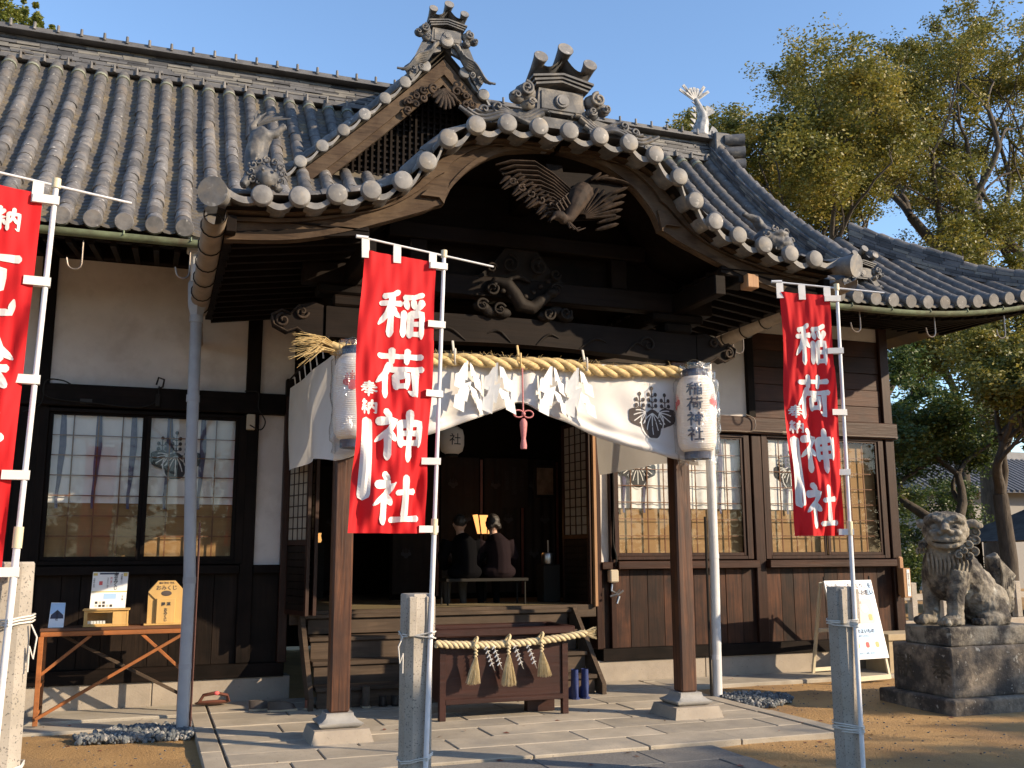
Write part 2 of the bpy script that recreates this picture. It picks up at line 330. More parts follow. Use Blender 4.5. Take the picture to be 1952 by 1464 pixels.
    def grid(s, fn, nu, nv, wrap=False):
        vs = [fn(i/nu, j/nv) for j in range(nv+1) for i in range(nu+1)]
        fs = [(j*(nu+1)+i, j*(nu+1)+i+1, (j+1)*(nu+1)+i+1, (j+1)*(nu+1)+i) for j in range(nv) for i in range(nu)]
        return s.add(vs, fs)
    def plate(s, pts, y0, y1, fx=None):
        """polygon pts (x, z) as a slab between y0 and y1 (concave ok: tessellated)"""
        from mathutils.geometry import tessellate_polygon
        n = len(pts); tr = tessellate_polygon([[Vector((p[0], p[1], 0)) for p in pts]])
        vs = [(p[0], y0, p[1]) for p in pts]+[(p[0], y1, p[1]) for p in pts]
        fs = [tuple(t) for t in tr]+[tuple(i+n for i in t[::-1]) for t in tr]+[(i, (i+1) % n, n+(i+1) % n, n+i) for i in range(n)]
        if fx: vs = [fx(Vector(v)) for v in vs]
        return s.add(vs, fs)
    def strip(s, A, B, y0, y1):
        """slab between two (x,z) polylines A (top) and B (bottom)"""
        n = len(A); vs = []
        for (a, b) in zip(A, B): vs += [(a[0], y0, a[1]), (b[0], y0, b[1]), (b[0], y1, b[1]), (a[0], y1, a[1])]
        fs = []
        for i in range(n-1):
            for k in range(4): fs.append((i*4+k, i*4+(k+1) % 4, (i+1)*4+(k+1) % 4, (i+1)*4+k))
        fs.append((0, 1, 2, 3)); e = (n-1)*4; fs.append((e+3, e+2, e+1, e)); return s.add(vs, fs)
    def ell(s, c, r, rot=(0, 0, 0), n=12, m=8):
        T = Matrix.Translation(c) @ Euler(rot).to_matrix().to_4x4(); vs = []; fs = []
        if not hasattr(r, '__len__'): r = (r, r, r)
        for j in range(m+1):
            t = pi*j/m
            for i in range(n):
                p = 2*pi*i/n; vs.append(T @ Vector((r[0]*sin(t)*cos(p), r[1]*sin(t)*sin(p), r[2]*cos(t))))
        for j in range(m):
            for i in range(n): fs.append((j*n+i, (j+1)*n+i, (j+1)*n+(i+1) % n, j*n+(i+1) % n))
        return s.add(vs, fs)
    def mesh(s, name, mats, smooth=None):
        me = bpy.data.meshes.new(name); v = np.array(s.v, dtype=float).reshape(-1, 3); c = (v.min(0)+v.max(0))/2 if len(v) else np.zeros(3)
        me.from_pydata((v-c).tolist(), [], s.f)
        for m_ in (mats if isinstance(mats, (list, tuple)) else [mats]): me.materials.append(m_)
        if any(s.mi): me.polygons.foreach_set('material_index', s.mi)
        bm = bmesh.new(); bm.from_mesh(me)
        bmesh.ops.remove_doubles(bm, verts=bm.verts, dist=1e-6) if smooth else None
        bmesh.ops.recalc_face_normals(bm, faces=bm.faces); bm.to_mesh(me); bm.free()
        if smooth:
            me.shade_smooth(); me.set_sharp_from_angle(angle=radians(smooth))
        me.update(); return me, Vector(c)
    def build(s, name, mats, parent=None, smooth=None, label=None):
        me, c = s.mesh(name, mats, smooth); return link(name, me, c, parent, label)
def link(name, me, loc, parent=None, label=None, rot=None):
    o = bpy.data.objects.new(name, me); COL.objects.link(o); o.location = loc
    if rot is not None: o.rotation_euler = rot
    if parent: attach(o, parent)
    if label: o['label'] = label
    return o
def wpos(o):
    M4 = Matrix.Translation(o.location) @ o.rotation_euler.to_matrix().to_4x4()
    return (wpos(o.parent) @ o.matrix_parent_inverse @ M4) if o.parent else M4
def attach(o, parent): o.parent = parent; o.matrix_parent_inverse = wpos(parent).inverted()
def thing(name, label, cat, loc=(0, 0, 0), group=None):
    o = bpy.data.objects.new(name, None); COL.objects.link(o); o.location = loc; o.empty_display_size = .2
    return tag(o, label, cat, group)
def tag(o, label, cat, group=None):
    o['label'] = label; o['category'] = cat
    if group: o['group'] = group
    return o
def struct(o): o['kind'] = 'structure'; return o
def stuff(o): o['kind'] = 'stuff'; return o
def modmesh(mb, name, mat, mods, parent=None, smooth=60, tone=None):
    """apply voxel remesh / smooth style modifiers and return a linked object"""
    me, c = mb.mesh(name, mat); o = bpy.data.objects.new(name, me); TMP.collection.objects.link(o)
    for ty, kw in mods:
        m_ = o.modifiers.new(ty, ty)
        for k, v_ in kw.items(): setattr(m_, k, v_)
    TMP.view_layers[0].update(); dg = TMP.view_layers[0].depsgraph; m2 = bpy.data.meshes.new_from_object(o.evaluated_get(dg)); bpy.data.objects.remove(o); bpy.data.meshes.remove(me); m2.name = name
    if not m2.materials: m2.materials.append(mat)
    m2.shade_smooth(); return link(name, m2, c, parent)
def roughen(o, amp, sc):
    me = o.data; n = len(me.vertices); co = np.empty(3*n); nr = np.empty(3*n); me.vertices.foreach_get('co', co); me.vertices.foreach_get('normal', nr)
    co = co.reshape(-1, 3); nr = nr.reshape(-1, 3); L = o.location
    d = np.array([mnoise.fractal(Vector(c)*sc+L, 1.0, 2.0, 3) for c in co]); co += nr*d[:, None]*amp; me.vertices.foreach_set('co', co.ravel()); me.update()
def organic(mb, name, mat, vox, parent=None, sm=2):
    return modmesh(mb, name, mat, [('REMESH', dict(mode='VOXEL', voxel_size=vox)), ('SMOOTH', dict(factor=.5, iterations=sm))], parent)

# ------------------------------------------------------------------ lettering and crests
NE = [[(22, 3), (31, 14)], [(5, 25), (42, 22), (28, 43), (3, 63)], [(25, 44), (25, 98)], [(29, 48), (41, 60)]]
GL = {
 '稲': [[(40, 5), (28, 13), (8, 19)], [(2, 34), (46, 29)], [(25, 14), (25, 98)], [(25, 36), (16, 56), (1, 76)], [(28, 42), (34, 50), (43, 57)],
       [(93, 5), (75, 13), (53, 16)], [(56, 24), (61, 36)], [(73, 21), (76, 34)], [(93, 20), (88, 30), (81, 39)],
       [(54, 46), (54, 95)], [(69, 47), (69, 95)], [(69, 49), (93, 47), (93, 96)], [(70, 69), (91, 68)], [(70, 90), (91, 89)]],
 '荷': [[(5, 17), (95, 13)], [(33, 2), (34, 29)], [(67, 1), (64, 28)], [(31, 32), (20, 53), (3, 70)], [(20, 52), (20, 99)], [(33, 43), (97, 39)],
       [(43, 54), (45, 80)], [(43, 55), (68, 53), (66, 79)], [(45, 76), (66, 75)], [(83, 41), (83, 94), (71, 87)]],
 '神': NE+[[(52, 26), (53, 72)], [(52, 28), (94, 25), (92, 70)], [(54, 47), (91, 45)], [(54, 66), (91, 64)], [(72, 3), (73, 99)]],
 '社': NE+[[(53, 39), (93, 35)], [(72, 7), (72, 88)], [(44, 91), (100, 88)]],
 '奉': [[(22, 14), (78, 12)], [(14, 28), (86, 26)], [(3, 42), (97, 39)], [(50, 2), (42, 40), (4, 68)], [(54, 41), (70, 57), (98, 66)], [(28, 62), (72, 60)], [(24, 77), (76, 75)], [(50, 50), (50, 99)]],
 '納': [[(24, 3), (10, 24), (28, 27)], [(38, 14), (9, 47), (42, 43)], [(24, 45), (24, 98)], [(12, 57), (4, 79)], [(35, 56), (43, 73)], [(53, 25), (53, 97)], [(53, 27), (95, 25), (95, 93), (86, 88)], [(74, 3), (72, 37), (59, 67)], [(75, 45), (88, 63)]],
 '厄': [[(12, 11), (96, 8)], [(17, 11), (15, 56), (2, 97)], [(39, 32), (75, 29), (73, 55), (63, 57)], [(39, 32), (39, 84), (47, 93), (91, 91), (94, 74)]],
 '除': [[(9, 7), (33, 5), (21, 28), (34, 44), (22, 58)], [(9, 7), (9, 99)], [(67, 2), (54, 24), (37, 42)], [(69, 8), (82, 28), (100, 41)], [(50, 43), (85, 41)], [(42, 59), (95, 57)], [(68, 43), (68, 93), (58, 88)], [(54, 67), (42, 87)], [(81, 65), (95, 84)]],
 '祈': NE+[[(90, 5), (59, 15)], [(58, 15), (57, 60), (46, 97)], [(58, 43), (99, 40)], [(81, 43), (81, 99)]],
 '願': [[(4, 9), (50, 6)], [(10, 9), (9, 60), (1, 97)], [(32, 10), (27, 21)], [(19, 24), (20, 54)], [(19, 25), (45, 23), (44, 54)], [(20, 38), (44, 37)], [(20, 52), (44, 51)], [(32, 54), (32, 90), (26, 86)], [(22, 64), (14, 82)], [(42, 62), (49, 78)],
       [(54, 9), (98, 7)], [(74, 9), (70, 22)], [(60, 24), (61, 76)], [(60, 25), (92, 23), (91, 76)], [(61, 41), (91, 40)], [(61, 58), (91, 57)], [(61, 74), (91, 73)], [(68, 78), (54, 97)], [(84, 78), (98, 96)]],
 '献': [[(22, 4), (22, 22)], [(4, 14), (44, 13)], [(6, 26), (7, 98)], [(6, 27), (44, 26), (43, 94), (37, 90)], [(16, 40), (20, 50)], [(34, 40), (29, 50)], [(14, 56), (37, 55)], [(12, 70), (38, 69)], [(25, 56), (25, 88)], [(50, 36), (99, 33)], [(72, 5), (70, 50), (50, 96)], [(72, 44), (84, 74), (100, 94)], [(84, 10), (92, 22)]],
}
GL['稻'] = GL['稲']
def glyph(ch, x, y, w, h, bold=9.0):
    bold *= 1.18
    """list of ribbon polygons in sheet coordinates (x right, y down), brush-like: thick starts, tapering ends"""
    out = []
    for st in GL[ch]:
        P = [Vector((p[0], p[1])) for p in st]; Q = []
        for i in range(len(P)-1):
            L = (P[i+1]-P[i]).length; n = max(3, int(L/7))
            for k in range(n): Q.append(P[i].lerp(P[i+1], k/n))
        Q.append(P[-1]); n = len(Q); tot = sum((Q[i+1]-Q[i]).length for i in range(n-1))
        horiz = abs(P[-1].x-P[0].x) > abs(P[-1].y-P[0].y)*1.6
        left = []; right = []; acc = 0; sm = Q
        for i, q in enumerate(sm):
            if i: acc += (Q[i]-Q[i-1]).length
            t = acc/max(tot, 1e-6)
            wd = bold*(.82 if horiz else 1.08)*(1.12-.25*sin(pi*t))
            if len(P) > 2 and not horiz: wd *= (1.1-.55*t*t)
            if t > .97 and not horiz: wd *= .62
            if t < .03: wd *= .8
            d = (sm[min(i+1, n-1)]-sm[max(i-1, 0)]).normalized(); nn = Vector((-d.y, d.x))
            left.append(q+nn*wd/2); right.append(q-nn*wd/2)
        d0 = (sm[0]-sm[1]).normalized()*bold*.3; d1 = (sm[-1]-sm[-2]).normalized()*bold*.3
        left = [sm[0]+d0*.9+(left[0]-sm[0])*.35]+left+[sm[-1]+d1*.9+(left[-1]-sm[-1])*.35]
        right = [sm[0]+d0*.9+(right[0]-sm[0])*.35]+right+[sm[-1]+d1*.9+(right[-1]-sm[-1])*.35]
        out.append([(x+a.x/100*w, y+a.y/100*h, x+b.x/100*w, y+b.y/100*h) for a, b in zip(left, right)])
    return out
def put_glyphs(mb, ribs, fn, lift=.0015):
    for k, rb in enumerate(ribs):
        vs = []; lf = lift+.00018*(k % 12)
        for (ax, ay, bx, by) in rb:
            vs.append(fn(ax, ay, lf)); vs.append(fn((ax+bx)/2, (ay+by)/2, lf)); vs.append(fn(bx, by, lf))
        fs = []
        for i in range(len(rb)-1): fs += [(3*i, 3*i+1, 3*i+4, 3*i+3), (3*i+1, 3*i+2, 3*i+5, 3*i+4)]
        mb.add(vs, fs)
def leafshape(cx, cy, rx, ry, n=22, ang=0, notch=.12):
    P = []
    for i in range(n):
        t = 2*pi*i/n; r = 1+notch*cos(5*t)*.5
        x = rx*sin(t)*r; y = -ry*cos(t)*r*(1 if cos(t) < 0 else .8)
        P.append((cx+x*cos(ang)-y*sin(ang), cy+x*sin(ang)+y*cos(ang)))
    return P
def crest(mbd, mbl, fn, cx, cy, s, lift=.002):
    """paulownia crest: dark shapes into mbd, pale veins into mbl; sheet coords y down, s = half width"""
    def poly(mb, P, l):
        n = len(P); c = (sum(p[0] for p in P)/n, sum(p[1] for p in P)/n)
        mid = [((p[0]+c[0])/2, (p[1]+c[1])/2) for p in P]
        vs = [fn(*c, l)]+[fn(*p, l) for p in mid]+[fn(*p, l) for p in P]
        fs = [(0, 1+i, 1+(i+1) % n) for i in range(n)]+[(1+i, 1+n+i, 1+n+(i+1) % n, 1+(i+1) % n) for i in range(n)]
        mb.add(vs, fs)
    def line(mb, P, w, l):
        vs = []
        for i, p in enumerate(P):
            a = P[max(i-1, 0)]; b = P[min(i+1, len(P)-1)]; d = Vector((b[0]-a[0], b[1]-a[1])).normalized()
            vs += [fn(p[0]-d.y*w, p[1]+d.x*w, l), fn(p[0]+d.y*w, p[1]-d.x*w, l)]
        mb.add(vs, [(2*i, 2*i+1, 2*i+3, 2*i+2) for i in range(len(P)-1)])
    poly(mbd, leafshape(cx-.56*s, cy+.18*s, .46*s, .40*s, ang=.35), lift); poly(mbd, leafshape(cx+.56*s, cy+.18*s, .46*s, .40*s, ang=-.35), lift)
    poly(mbd, leafshape(cx, cy+.42*s, .47*s, .62*s), lift+.0008)
    line(mbl, [(cx+.47*s*sin(t)*1.08, cy+.42*s-.62*s*cos(t)*(1.06 if cos(t) < 0 else .86)) for t in np.linspace(.35, 2*pi-.35, 24)], .022*s, lift+.0012)
    for (lx, ly, k, a0) in ((cx, cy+.05*s, 1.0, 0), (cx-.3*s, cy+.02*s, .72, .95), (cx+.3*s, cy+.02*s, .72, -.95)):
        for a in (-.75, -.38, 0, .38, .75):
            L = (.92-.35*abs(a))*s*k; P = []
            for i in range(6):
                t = i/5*.9; aa = a0+a*(1.5-.5*t); P.append((lx-sin(aa)*L*t, ly+cos(aa)*L*t))
            line(mbl, P, .02*s, lift+.0016)
    for (fx, hgt, nn) in ((cx-.55*s, .62, 2), (cx, .86, 3), (cx+.55*s, .62, 2)):
        line(mbd, [(fx, cy-.12*s), (fx, cy-hgt*s)], .02*s, lift)
        poly(mbd, [(fx+.075*s*cos(t), cy-(hgt+.06)*s+.085*s*sin(t)) for t in np.linspace(0, 2*pi, 8)[:-1]], lift+.0006)
        for q in range(nn):
            for sg in (-1, 1):
                yy = cy-(.24+.22*q)*s
                poly(mbd, [(fx+sg*.15*s+.075*s*cos(t), yy+.085*s*sin(t)) for t in np.linspace(0, 2*pi, 8)[:-1]], lift+.0006)
                line(mbd, [(fx, yy+.1*s), (fx+sg*.15*s, yy)], .015*s, lift+.0003)
FONT = None
def text(name, body, mat, size, fn, parent=None, off=0, align='CENTER', line=1.0, label=None):
    """flat printed text; fn maps local (x, y) metres on the sheet (y up) to world"""
    cu = bpy.data.curves.new(name, 'FONT'); cu.body = body; cu.size = size; cu.align_x = align; cu.align_y = 'CENTER'; cu.space_line = line; cu.offset = off; cu.resolution_u = 2
    o = bpy.data.objects.new(name, cu); TMP.collection.objects.link(o); TMP.view_layers[0].update()
    me = bpy.data.meshes.new_from_object(o.evaluated_get(TMP.view_layers[0].depsgraph)); bpy.data.objects.remove(o); bpy.data.curves.remove(cu)
    mb = MB(); mb.add([fn(v.co.x, v.co.y) for v in me.vertices], [tuple(p.vertices) for p in me.polygons])
    bpy.data.meshes.remove(me)
    if not mb.f: return None
    o = mb.build(name, mat, parent, label=label)
    return stuff(o) if len(body) > 1 else o

# ================================================================== GROUND
CX = 3.38
m = MB(); m.grid(lambda u, v: ((u-.5)*400, (v-.35)*400, -.06+0*u), 60, 60)
ground = struct(m.build('ground', mt['dirt']))
# near ground with gentle unevenness
def gz(x, y): return -.054+.016*mnoise.noise(Vector((x*.9, y*.9, 0)))+.009*mnoise.noise(Vector((x*3.4, y*3.4, 3)))
m = MB(); m.grid(lambda u, v: (-8+u*30, 1.5+v*16, gz(-8+u*30, 1.5+v*16)), 150, 90); struct(m.build('earth_yard', mt['dirt'], smooth=80))
# concrete apron under the wall
ap = MB(); ap.box(-6, .46, 10.92, 11.62, -.12, -.004, .01); ap.box(6.07, 11.2, 10.9, 11.62, -.12, -.004, .01)
ap.box(-6, .44, 10.45, 10.90, -.14, -.03, .01); struct(ap.build('apron', mt['apron']))
# entrance platform: soil bed with separate slabs
pv = MB(); pv.box(.50, 6.06, 7.74, 11.62, -.14, -.014); paving = struct(pv.build('paving', mt['joint']))
def slab(x0, x1, y0, y1, z=0, parent=None, mat='slab', name='slab', g=.006):
    b = MB(); dz = random.uniform(-.004, .003); b.box(x0+g, x1-g, y0+g, y1-g, -.07+z, z+dz, .007)
    o = b.build(name, mt[mat], parent or paving); o.rotation_euler = (random.uniform(-.0025, .0025), random.uniform(-.0015, .0015), 0); return o
ys = [7.70, 8.17, 8.62, 9.10, 9.52, 9.98, 10.42, 10.85, 11.25, 11.61]
for sx in (.47, 5.90):
    y = 7.70
    while y < 11.5:
        L = random.uniform(.9, 1.5); slab(sx, sx+.18, y, min(y+L, 11.61)); y += L
for i in range(len(ys)-1):
    x = .66-random.uniform(0, .6)
    while x < 5.88:
        L = random.uniform(.75, 1.25); a = max(x, .66); b_ = min(x+L, 5.88)
        if b_-a > .12: slab(a, b_, ys[i], ys[i+1])
        x += L
# approach path of rough aggregate slabs towards the camera
pa = MB(); pa.box(2.0, 4.62, .5, 7.69, -.16, -.036); path = struct(pa.build('path', mt['joint']))
y = 7.685
k = 0
while y > 1.0:
    d = .52; x = 2.02-(.45 if k % 2 else 0)
    while x < 4.58:
        a, b_ = max(x, 2.02), min(x+.92, 4.60)
        if b_-a > .1: slab(a, b_, y-d, y, -.018, path, 'rough', 'path_slab')
        x += .92
    y -= d; k += 1

# ================================================================== SHRINE HALL
hall = thing('shrine_hall', 'dark timber shrine hall with grey tiled roofs and curved entrance gable', 'shrine', (CX, 11.65, 0))
WY = 11.65
def B(name, x0, x1, y0, y1, z0, z1, mat, bv=.006, parent=None, label=None):
    b = MB(); b.box(x0, x1, y0, y1, z0, z1, bv); return b.build(name, mt[mat], parent or hall, label=label)
# foundation, sills, posts, beams
for a, b_ in ((-6, -3.2), (-3.2, -1.6), (-1.6, .1), (.1, 1.56)): B('foundation_stone', a+.003, b_-.003, 11.62, 11.9, -.1, .25, 'stonewall', .008)
for a, b_ in ((5.2, 6.9), (6.9, 8.6), (8.6, 10.25)): B('foundation_stone', a+.003, b_-.003, 11.62, 11.9, -.1, .25, 'stonewall', .008)
B('ground_sill', -6, 1.48, 11.585, 11.85, .25, .40, 'dark'); B('ground_sill', 5.42, 10.2, 11.585, 11.85, .25, .40, 'dark')
for x in (-3.3, -1.28, .95): B('post', x, x+.16, 11.605, 11.8, .40, 4.9, 'darkv', .01)
for x in (7.74, 10.03): B('post', x, x+.16, 11.605, 11.8, .40, 3.19 if x < 9 else 4.9, 'frame', .01)
B('post', 7.72, 7.84, 11.60, 11.8, 3.44, 4.9, 'darkv', .01)
B('door_post', 1.40, 1.50, 11.56, 11.8, .40, 3.42, 'frame', .008); B('door_post', 5.33, 5.41, 11.56, 11.8, .40, 3.42, 'frame', .008)
B('door_post', 1.50, 1.60, 11.62, 11.8, 3.42, 4.7, 'darkv', .008)
B('post', 5.555, 5.632, 11.60, 11.8, .40, 3.19, 'frame', .006)
B('lintel_beam', -6, 1.40, 11.55, 11.78, 3.19, 3.43, 'dark', .01); B('lintel_beam', 5.41, 10.22, 11.55, 11.78, 3.205, 3.44, 'frameh', .01)
B('lintel_beam', 1.40, 5.41, 11.55, 11.78, 3.42, 3.62, 'dark', .01)
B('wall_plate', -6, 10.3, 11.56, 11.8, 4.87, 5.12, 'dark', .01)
# rails and window sills
B('rail', -6, .95, 11.56, 11.76, 1.38, 1.475, 'dark'); B('rail', 1.11, 1.40, 11.58, 11.76, 1.38, 1.475, 'dark')
B('rail', 5.632, 7.735, 11.52, 11.76, 1.385, 1.485, 'frameh'); B('rail', 7.905, 10.03, 11.52, 11.76, 1.385, 1.485, 'frameh'); B('rail', 5.41, 5.552, 11.53, 11.76, 1.385, 1.475, 'frameh')
# plaster panels
def panel(x0, x1, z0, z1): return B('plaster_panel', x0, x1, 11.66, 11.72, z0, z1, 'plaster', 0)
panel(-1.12, .95, 3.43, 4.86); panel(1.11, 1.50, 3.43, 4.86); panel(-3.14, -1.28, 3.43, 4.86); panel(1.11, 1.40, 1.475, 3.19)
panel(5.41, 5.555, 1.475, 3.2); panel(5.41, 7.72, 3.44, 4.86); panel(7.84, 10.03, 4.67, 4.868)
for k in range(5):
    z = 3.44+k*.246; B('wall_board', 7.842, 10.03, 11.655-.006*(k % 2), 11.72, z+.002, z+.243, 'plankH', .004)
# lower vertical planks
def planks(x0, x1, n, mat, z0=.40, z1=1.38):
    w = (x1-x0)/n; e = 0
    for k in range(n):
        a = x0+k*w+e; e2 = random.uniform(-.03, .03) if k < n-1 else 0; b_ = x0+(k+1)*w+e2
        B('plank', a+.002, b_-.002, 11.665-random.uniform(0, .008), 11.71, z0, z1, mat, .003); e = e2
planks(-6, -3.3, 10, 'plankL'); planks(-3.14, -1.28, 8, 'plankL'); planks(-1.12, .95, 9, 'plankL'); planks(1.11, 1.40, 1, 'plankL')
planks(5.41, 5.555, 1, 'plankR'); planks(5.632, 7.74, 9, 'plankR'); planks(7.90, 10.03, 9, 'plankR')
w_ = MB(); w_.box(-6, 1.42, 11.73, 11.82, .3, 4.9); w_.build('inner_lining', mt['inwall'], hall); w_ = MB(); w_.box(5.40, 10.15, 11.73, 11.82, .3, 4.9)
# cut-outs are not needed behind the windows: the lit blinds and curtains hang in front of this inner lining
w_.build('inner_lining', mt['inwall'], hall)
sd = MB(); sd.box(10.12, 10.19, 11.82, 18.0, 0, 4.9, .004); sd.build('side_wall', mt['plankL'], hall)
sd = MB(); sd.box(-6.1, 10.2, 17.95, 18.05, 0, 5, .004); sd.build('back_wall', mt['plankL'], hall)

def window(x0, x1, z0, z1, nx, crx, cloth_z, rib, mat_f, dark, sash=2, cloth_to=None):
    """sliding window: frame > sashes, panes, bars, curtain with crests, reed blind"""
    fr = MB(); t = .05
    fr.box(x0-.09, x0, 11.60, 11.70, z0-.09, z1+.07, .004); fr.box(x1, x1+.09, 11.60, 11.70, z0-.09, z1+.07, .004)
    fr.box(x0, x1, 11.60, 11.70, z0-.09, z0-.045, .004); fr.box(x0, x1, 11.60, 11.70, z1+.03, z1+.07, .004)
    win = fr.build('window', mt[mat_f], hall)
    xs = [x0+(x1-x0)*i/sash for i in range(sash+1)]
    for i in range(sash):
        a, b_ = xs[i]+.0, xs[i+1]; yo = 11.618 if i % 2 else 11.640; s = MB(); sw = .045
        s.box(a, a+sw, yo, yo+.022, z0-.043, z1+.028, .003); s.box(b_-sw, b_, yo, yo+.022, z0-.043, z1+.028, .003)
        s.box(a+sw, b_-sw, yo+.001, yo+.021, z0-.043, z0+.0, .003); s.box(a+sw, b_-sw, yo+.001, yo+.021, z1, z1+.028, .003)
        s.build('sash', mt[mat_f], win)
        g = MB(); g.grid(lambda u, v: (a+sw+(b_-a-2*sw)*u, yo+.010, z0+(z1-z0)*v), 1, 1); g.build('pane', mt['glass'], win)
    yb = 11.672; bars = MB(); n = nx
    for i in range(1, n): x = x0+(x1-x0)*i/n; b = MB(); b.box(x-.007, x+.007, yb, yb+.012, z0-.03, z1+.02); b.build('lattice_bar', mt['muntin'], win)
    nzr = 7
    for k in range(1, nzr): z = z0+(z1-z0)*k/nzr; b = MB(); b.box(x0, x1, yb-.004, yb-.0005, z-.006, z+.006); b.build('lattice_bar', mt['muntin'], win)
    xe = x1 if cloth_to is None else cloth_to
    def cl(u, v):
        x = x0+.0+(xe-x0)*u; z = z1+.02-(z1+.02-cloth_z)*v
        return (x, 11.706+.007*sin(x*23)+.005*sin(x*9+v*2)+.006*sin(x*41+1)*v, z)
    c = MB(); c.grid(cl, 90, 10); cu = c.build('curtain', mt['cloth'], win, smooth=80)
    s = MB(); s.grid(lambda u, v: (x0+(x1-x0)*u, 11.727, z0-.03+(z1-z0+.03)*v), 2, 2); s.build('reed_blind', mt['sudare'], win)
    for rx in rib:
        q = MB(); q.grid(lambda u, v: (rx-.025-.012*v*abs(sin(9*v))+(.05+.02*sin(5*v))*u, 11.692-.004*sin(u*pi), z1+.01-(z1-cloth_z+.07)*v), 3, 12); q.build('ribbon', mt['ribbon'], win, smooth=80)
    for cx_ in crx:
        d, l = MB(), MB(); zc = z1-.40
        crest(d, l, lambda sx, sy, lf: (cx_+sx, 11.690-lf, zc-sy), 0, 0, .27)
        d.build('crest', mt['ink'], cu); l.build('crest_vein', mt['white'], cu)
    return win
window(-1.10, .895, 1.575, 3.10, 8, (.22,), 2.15, (-.96, -.60, -.24, .14, .50), 'darkv', True)
window(5.66, 7.61, 1.59, 3.12, 8, (6.02,), 2.17, (5.82, 6.12, 6.55, 7.28), 'frame', False)
window(7.99, 9.89, 1.59, 3.14, 8, (8.42,), 2.17, (8.36, 8.72, 9.02), 'frame', False, cloth_to=9.1)
window(-3.12, -1.40, 1.575, 3.10, 7, (), 2.15, (-2.9, -2.2), 'darkv', True)

# ------------------------------------------------------------------ interior and door
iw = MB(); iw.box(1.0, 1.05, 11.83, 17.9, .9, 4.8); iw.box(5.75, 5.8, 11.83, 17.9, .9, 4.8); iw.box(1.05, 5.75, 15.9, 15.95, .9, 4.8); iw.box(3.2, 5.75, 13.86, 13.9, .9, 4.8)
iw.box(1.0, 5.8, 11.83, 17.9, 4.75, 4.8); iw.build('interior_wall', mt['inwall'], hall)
for i in range(4):
    for j in range(5):
        B('tatami_mat', 1.07+i*1.16, 1.07+i*1.16+1.15, 11.70+j*.84, 11.70+j*.84+.83, .86, .95, 'tatami', .004)
B('floor_edge', 1.52, 5.32, 11.56, 11.69, .80, .955, 'step', .008)
# hanging cloths along the right and back of the room
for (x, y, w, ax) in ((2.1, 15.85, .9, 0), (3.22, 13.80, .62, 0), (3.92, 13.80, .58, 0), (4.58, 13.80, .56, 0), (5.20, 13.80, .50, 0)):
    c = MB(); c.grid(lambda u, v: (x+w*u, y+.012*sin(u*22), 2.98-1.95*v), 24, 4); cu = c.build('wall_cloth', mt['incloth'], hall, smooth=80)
    c = MB(); c.box(x+w+.01, x+w+.045, y-.03, y-.02, 1.0, 2.95); c.build('red_ribbon', mt['sandal'], hall)
    for k in range(3):
        d, l = MB(), MB(); crest(d, l, lambda sx, sy, lf: (x+w*(.3+.35*(k % 2))+sx, y-.025-lf, 2.6-k*.5-sy), 0, 0, .075); d.build('crest', mt['ink'], cu)
def paperdoor(name, x0, y0, x1, y1, z0, zm, z1):
    p0, p1 = Vector((x0, y0, 0)), Vector((x1, y1, 0)); d = (p1-p0); L = d.length; d.normalize(); n = Vector((-d.y, d.x, 0))
    def T(u, w, z): q = p0+d*u+n*w; return (q.x, q.y, z)
    def bx(mb, u0, u1, w0, w1, za, zb):
        M4 = Matrix(((d.x, n.x, 0, p0.x), (d.y, n.y, 0, p0.y), (0, 0, 1, 0), (0, 0, 0, 1))); mb.box(u0, u1, w0, w1, za, zb, .002, M4)
    f = MB()
    for a, b_ in ((0, .05), (L-.05, L)): bx(f, a, b_, -.02, .02, z0, z1)
    for a, b_ in ((z0, z0+.05), (zm-.03, zm+.03), (z1-.05, z1)): bx(f, .05, L-.05, -.019, .019, a, b_)
    dr = f.build(name, mt['frame'], hall)
    lp = MB()
    for k in range(9): z = z0+.05+(zm-z0-.08)*k/9; bx(lp, .05, L-.05, -.012+.003*(k % 2), .012+.003*(k % 2), z, z+(zm-z0-.08)/9-.006)
    lp.build('door_board', mt['plankL'], dr)
    for k in range(1, 4): b = MB(); u = .05+(L-.1)*k/4; bx(b, u-.006, u+.006, -.012, .012, zm+.03, z1-.05); b.build('lattice_bar', mt['frame'], dr)
    for k in range(1, 12): b = MB(); z = zm+.03+(z1-zm-.08)*k/12; bx(b, .05, L-.05, -.009, .009, z-.006, z+.006); b.build('lattice_bar', mt['frame'], dr)
    pp = MB(); bx(pp, .05, L-.05, -.004, -.001, zm+.03, z1-.05); pp.build('door_paper', mt['doorpaper'], dr)
paperdoor('door_leaf', 1.47, 11.60, 1.63, 11.0, .93, 1.72, 3.30); paperdoor('door_leaf', 1.63, 11.60, 1.72, 11.05, .93, 1.72, 3.30)
paperdoor('door_leaf', 5.27, 11.60, 5.20, 12.30, .93, 1.80, 3.30)
B('door_edge', 5.285, 5.325, 11.50, 11.56, .93, 3.3, 'sign', .004)
# steps
for k in range(4):
    y = 10.72+k*.26; z = .235*(k+1)-.02 if k < 3 else .90
    if k < 3: B('tread', 1.70, 4.92, y-.03, y+.30, z-.045, z, 'step', .006); B('riser', 1.72, 4.90, y, y+.02, z-.235, z-.047, 'step', .003)
B('riser', 1.72, 4.90, 11.50, 11.52, .70, .86, 'step', .003); B('tread', 1.66, 4.98, 11.46, 11.62, .87, .915, 'step', .006)
for x in (1.62, 4.94):
    s = MB(); s.plate([(10.60, 0), (10.78, 0), (11.55, .72), (11.55, .93), (11.42, .93), (10.60, .12)], x, x+.05, fx=lambda v: Vector((v.y, v.x, v.z))); s.build('stair_stringer', mt['step'], hall)

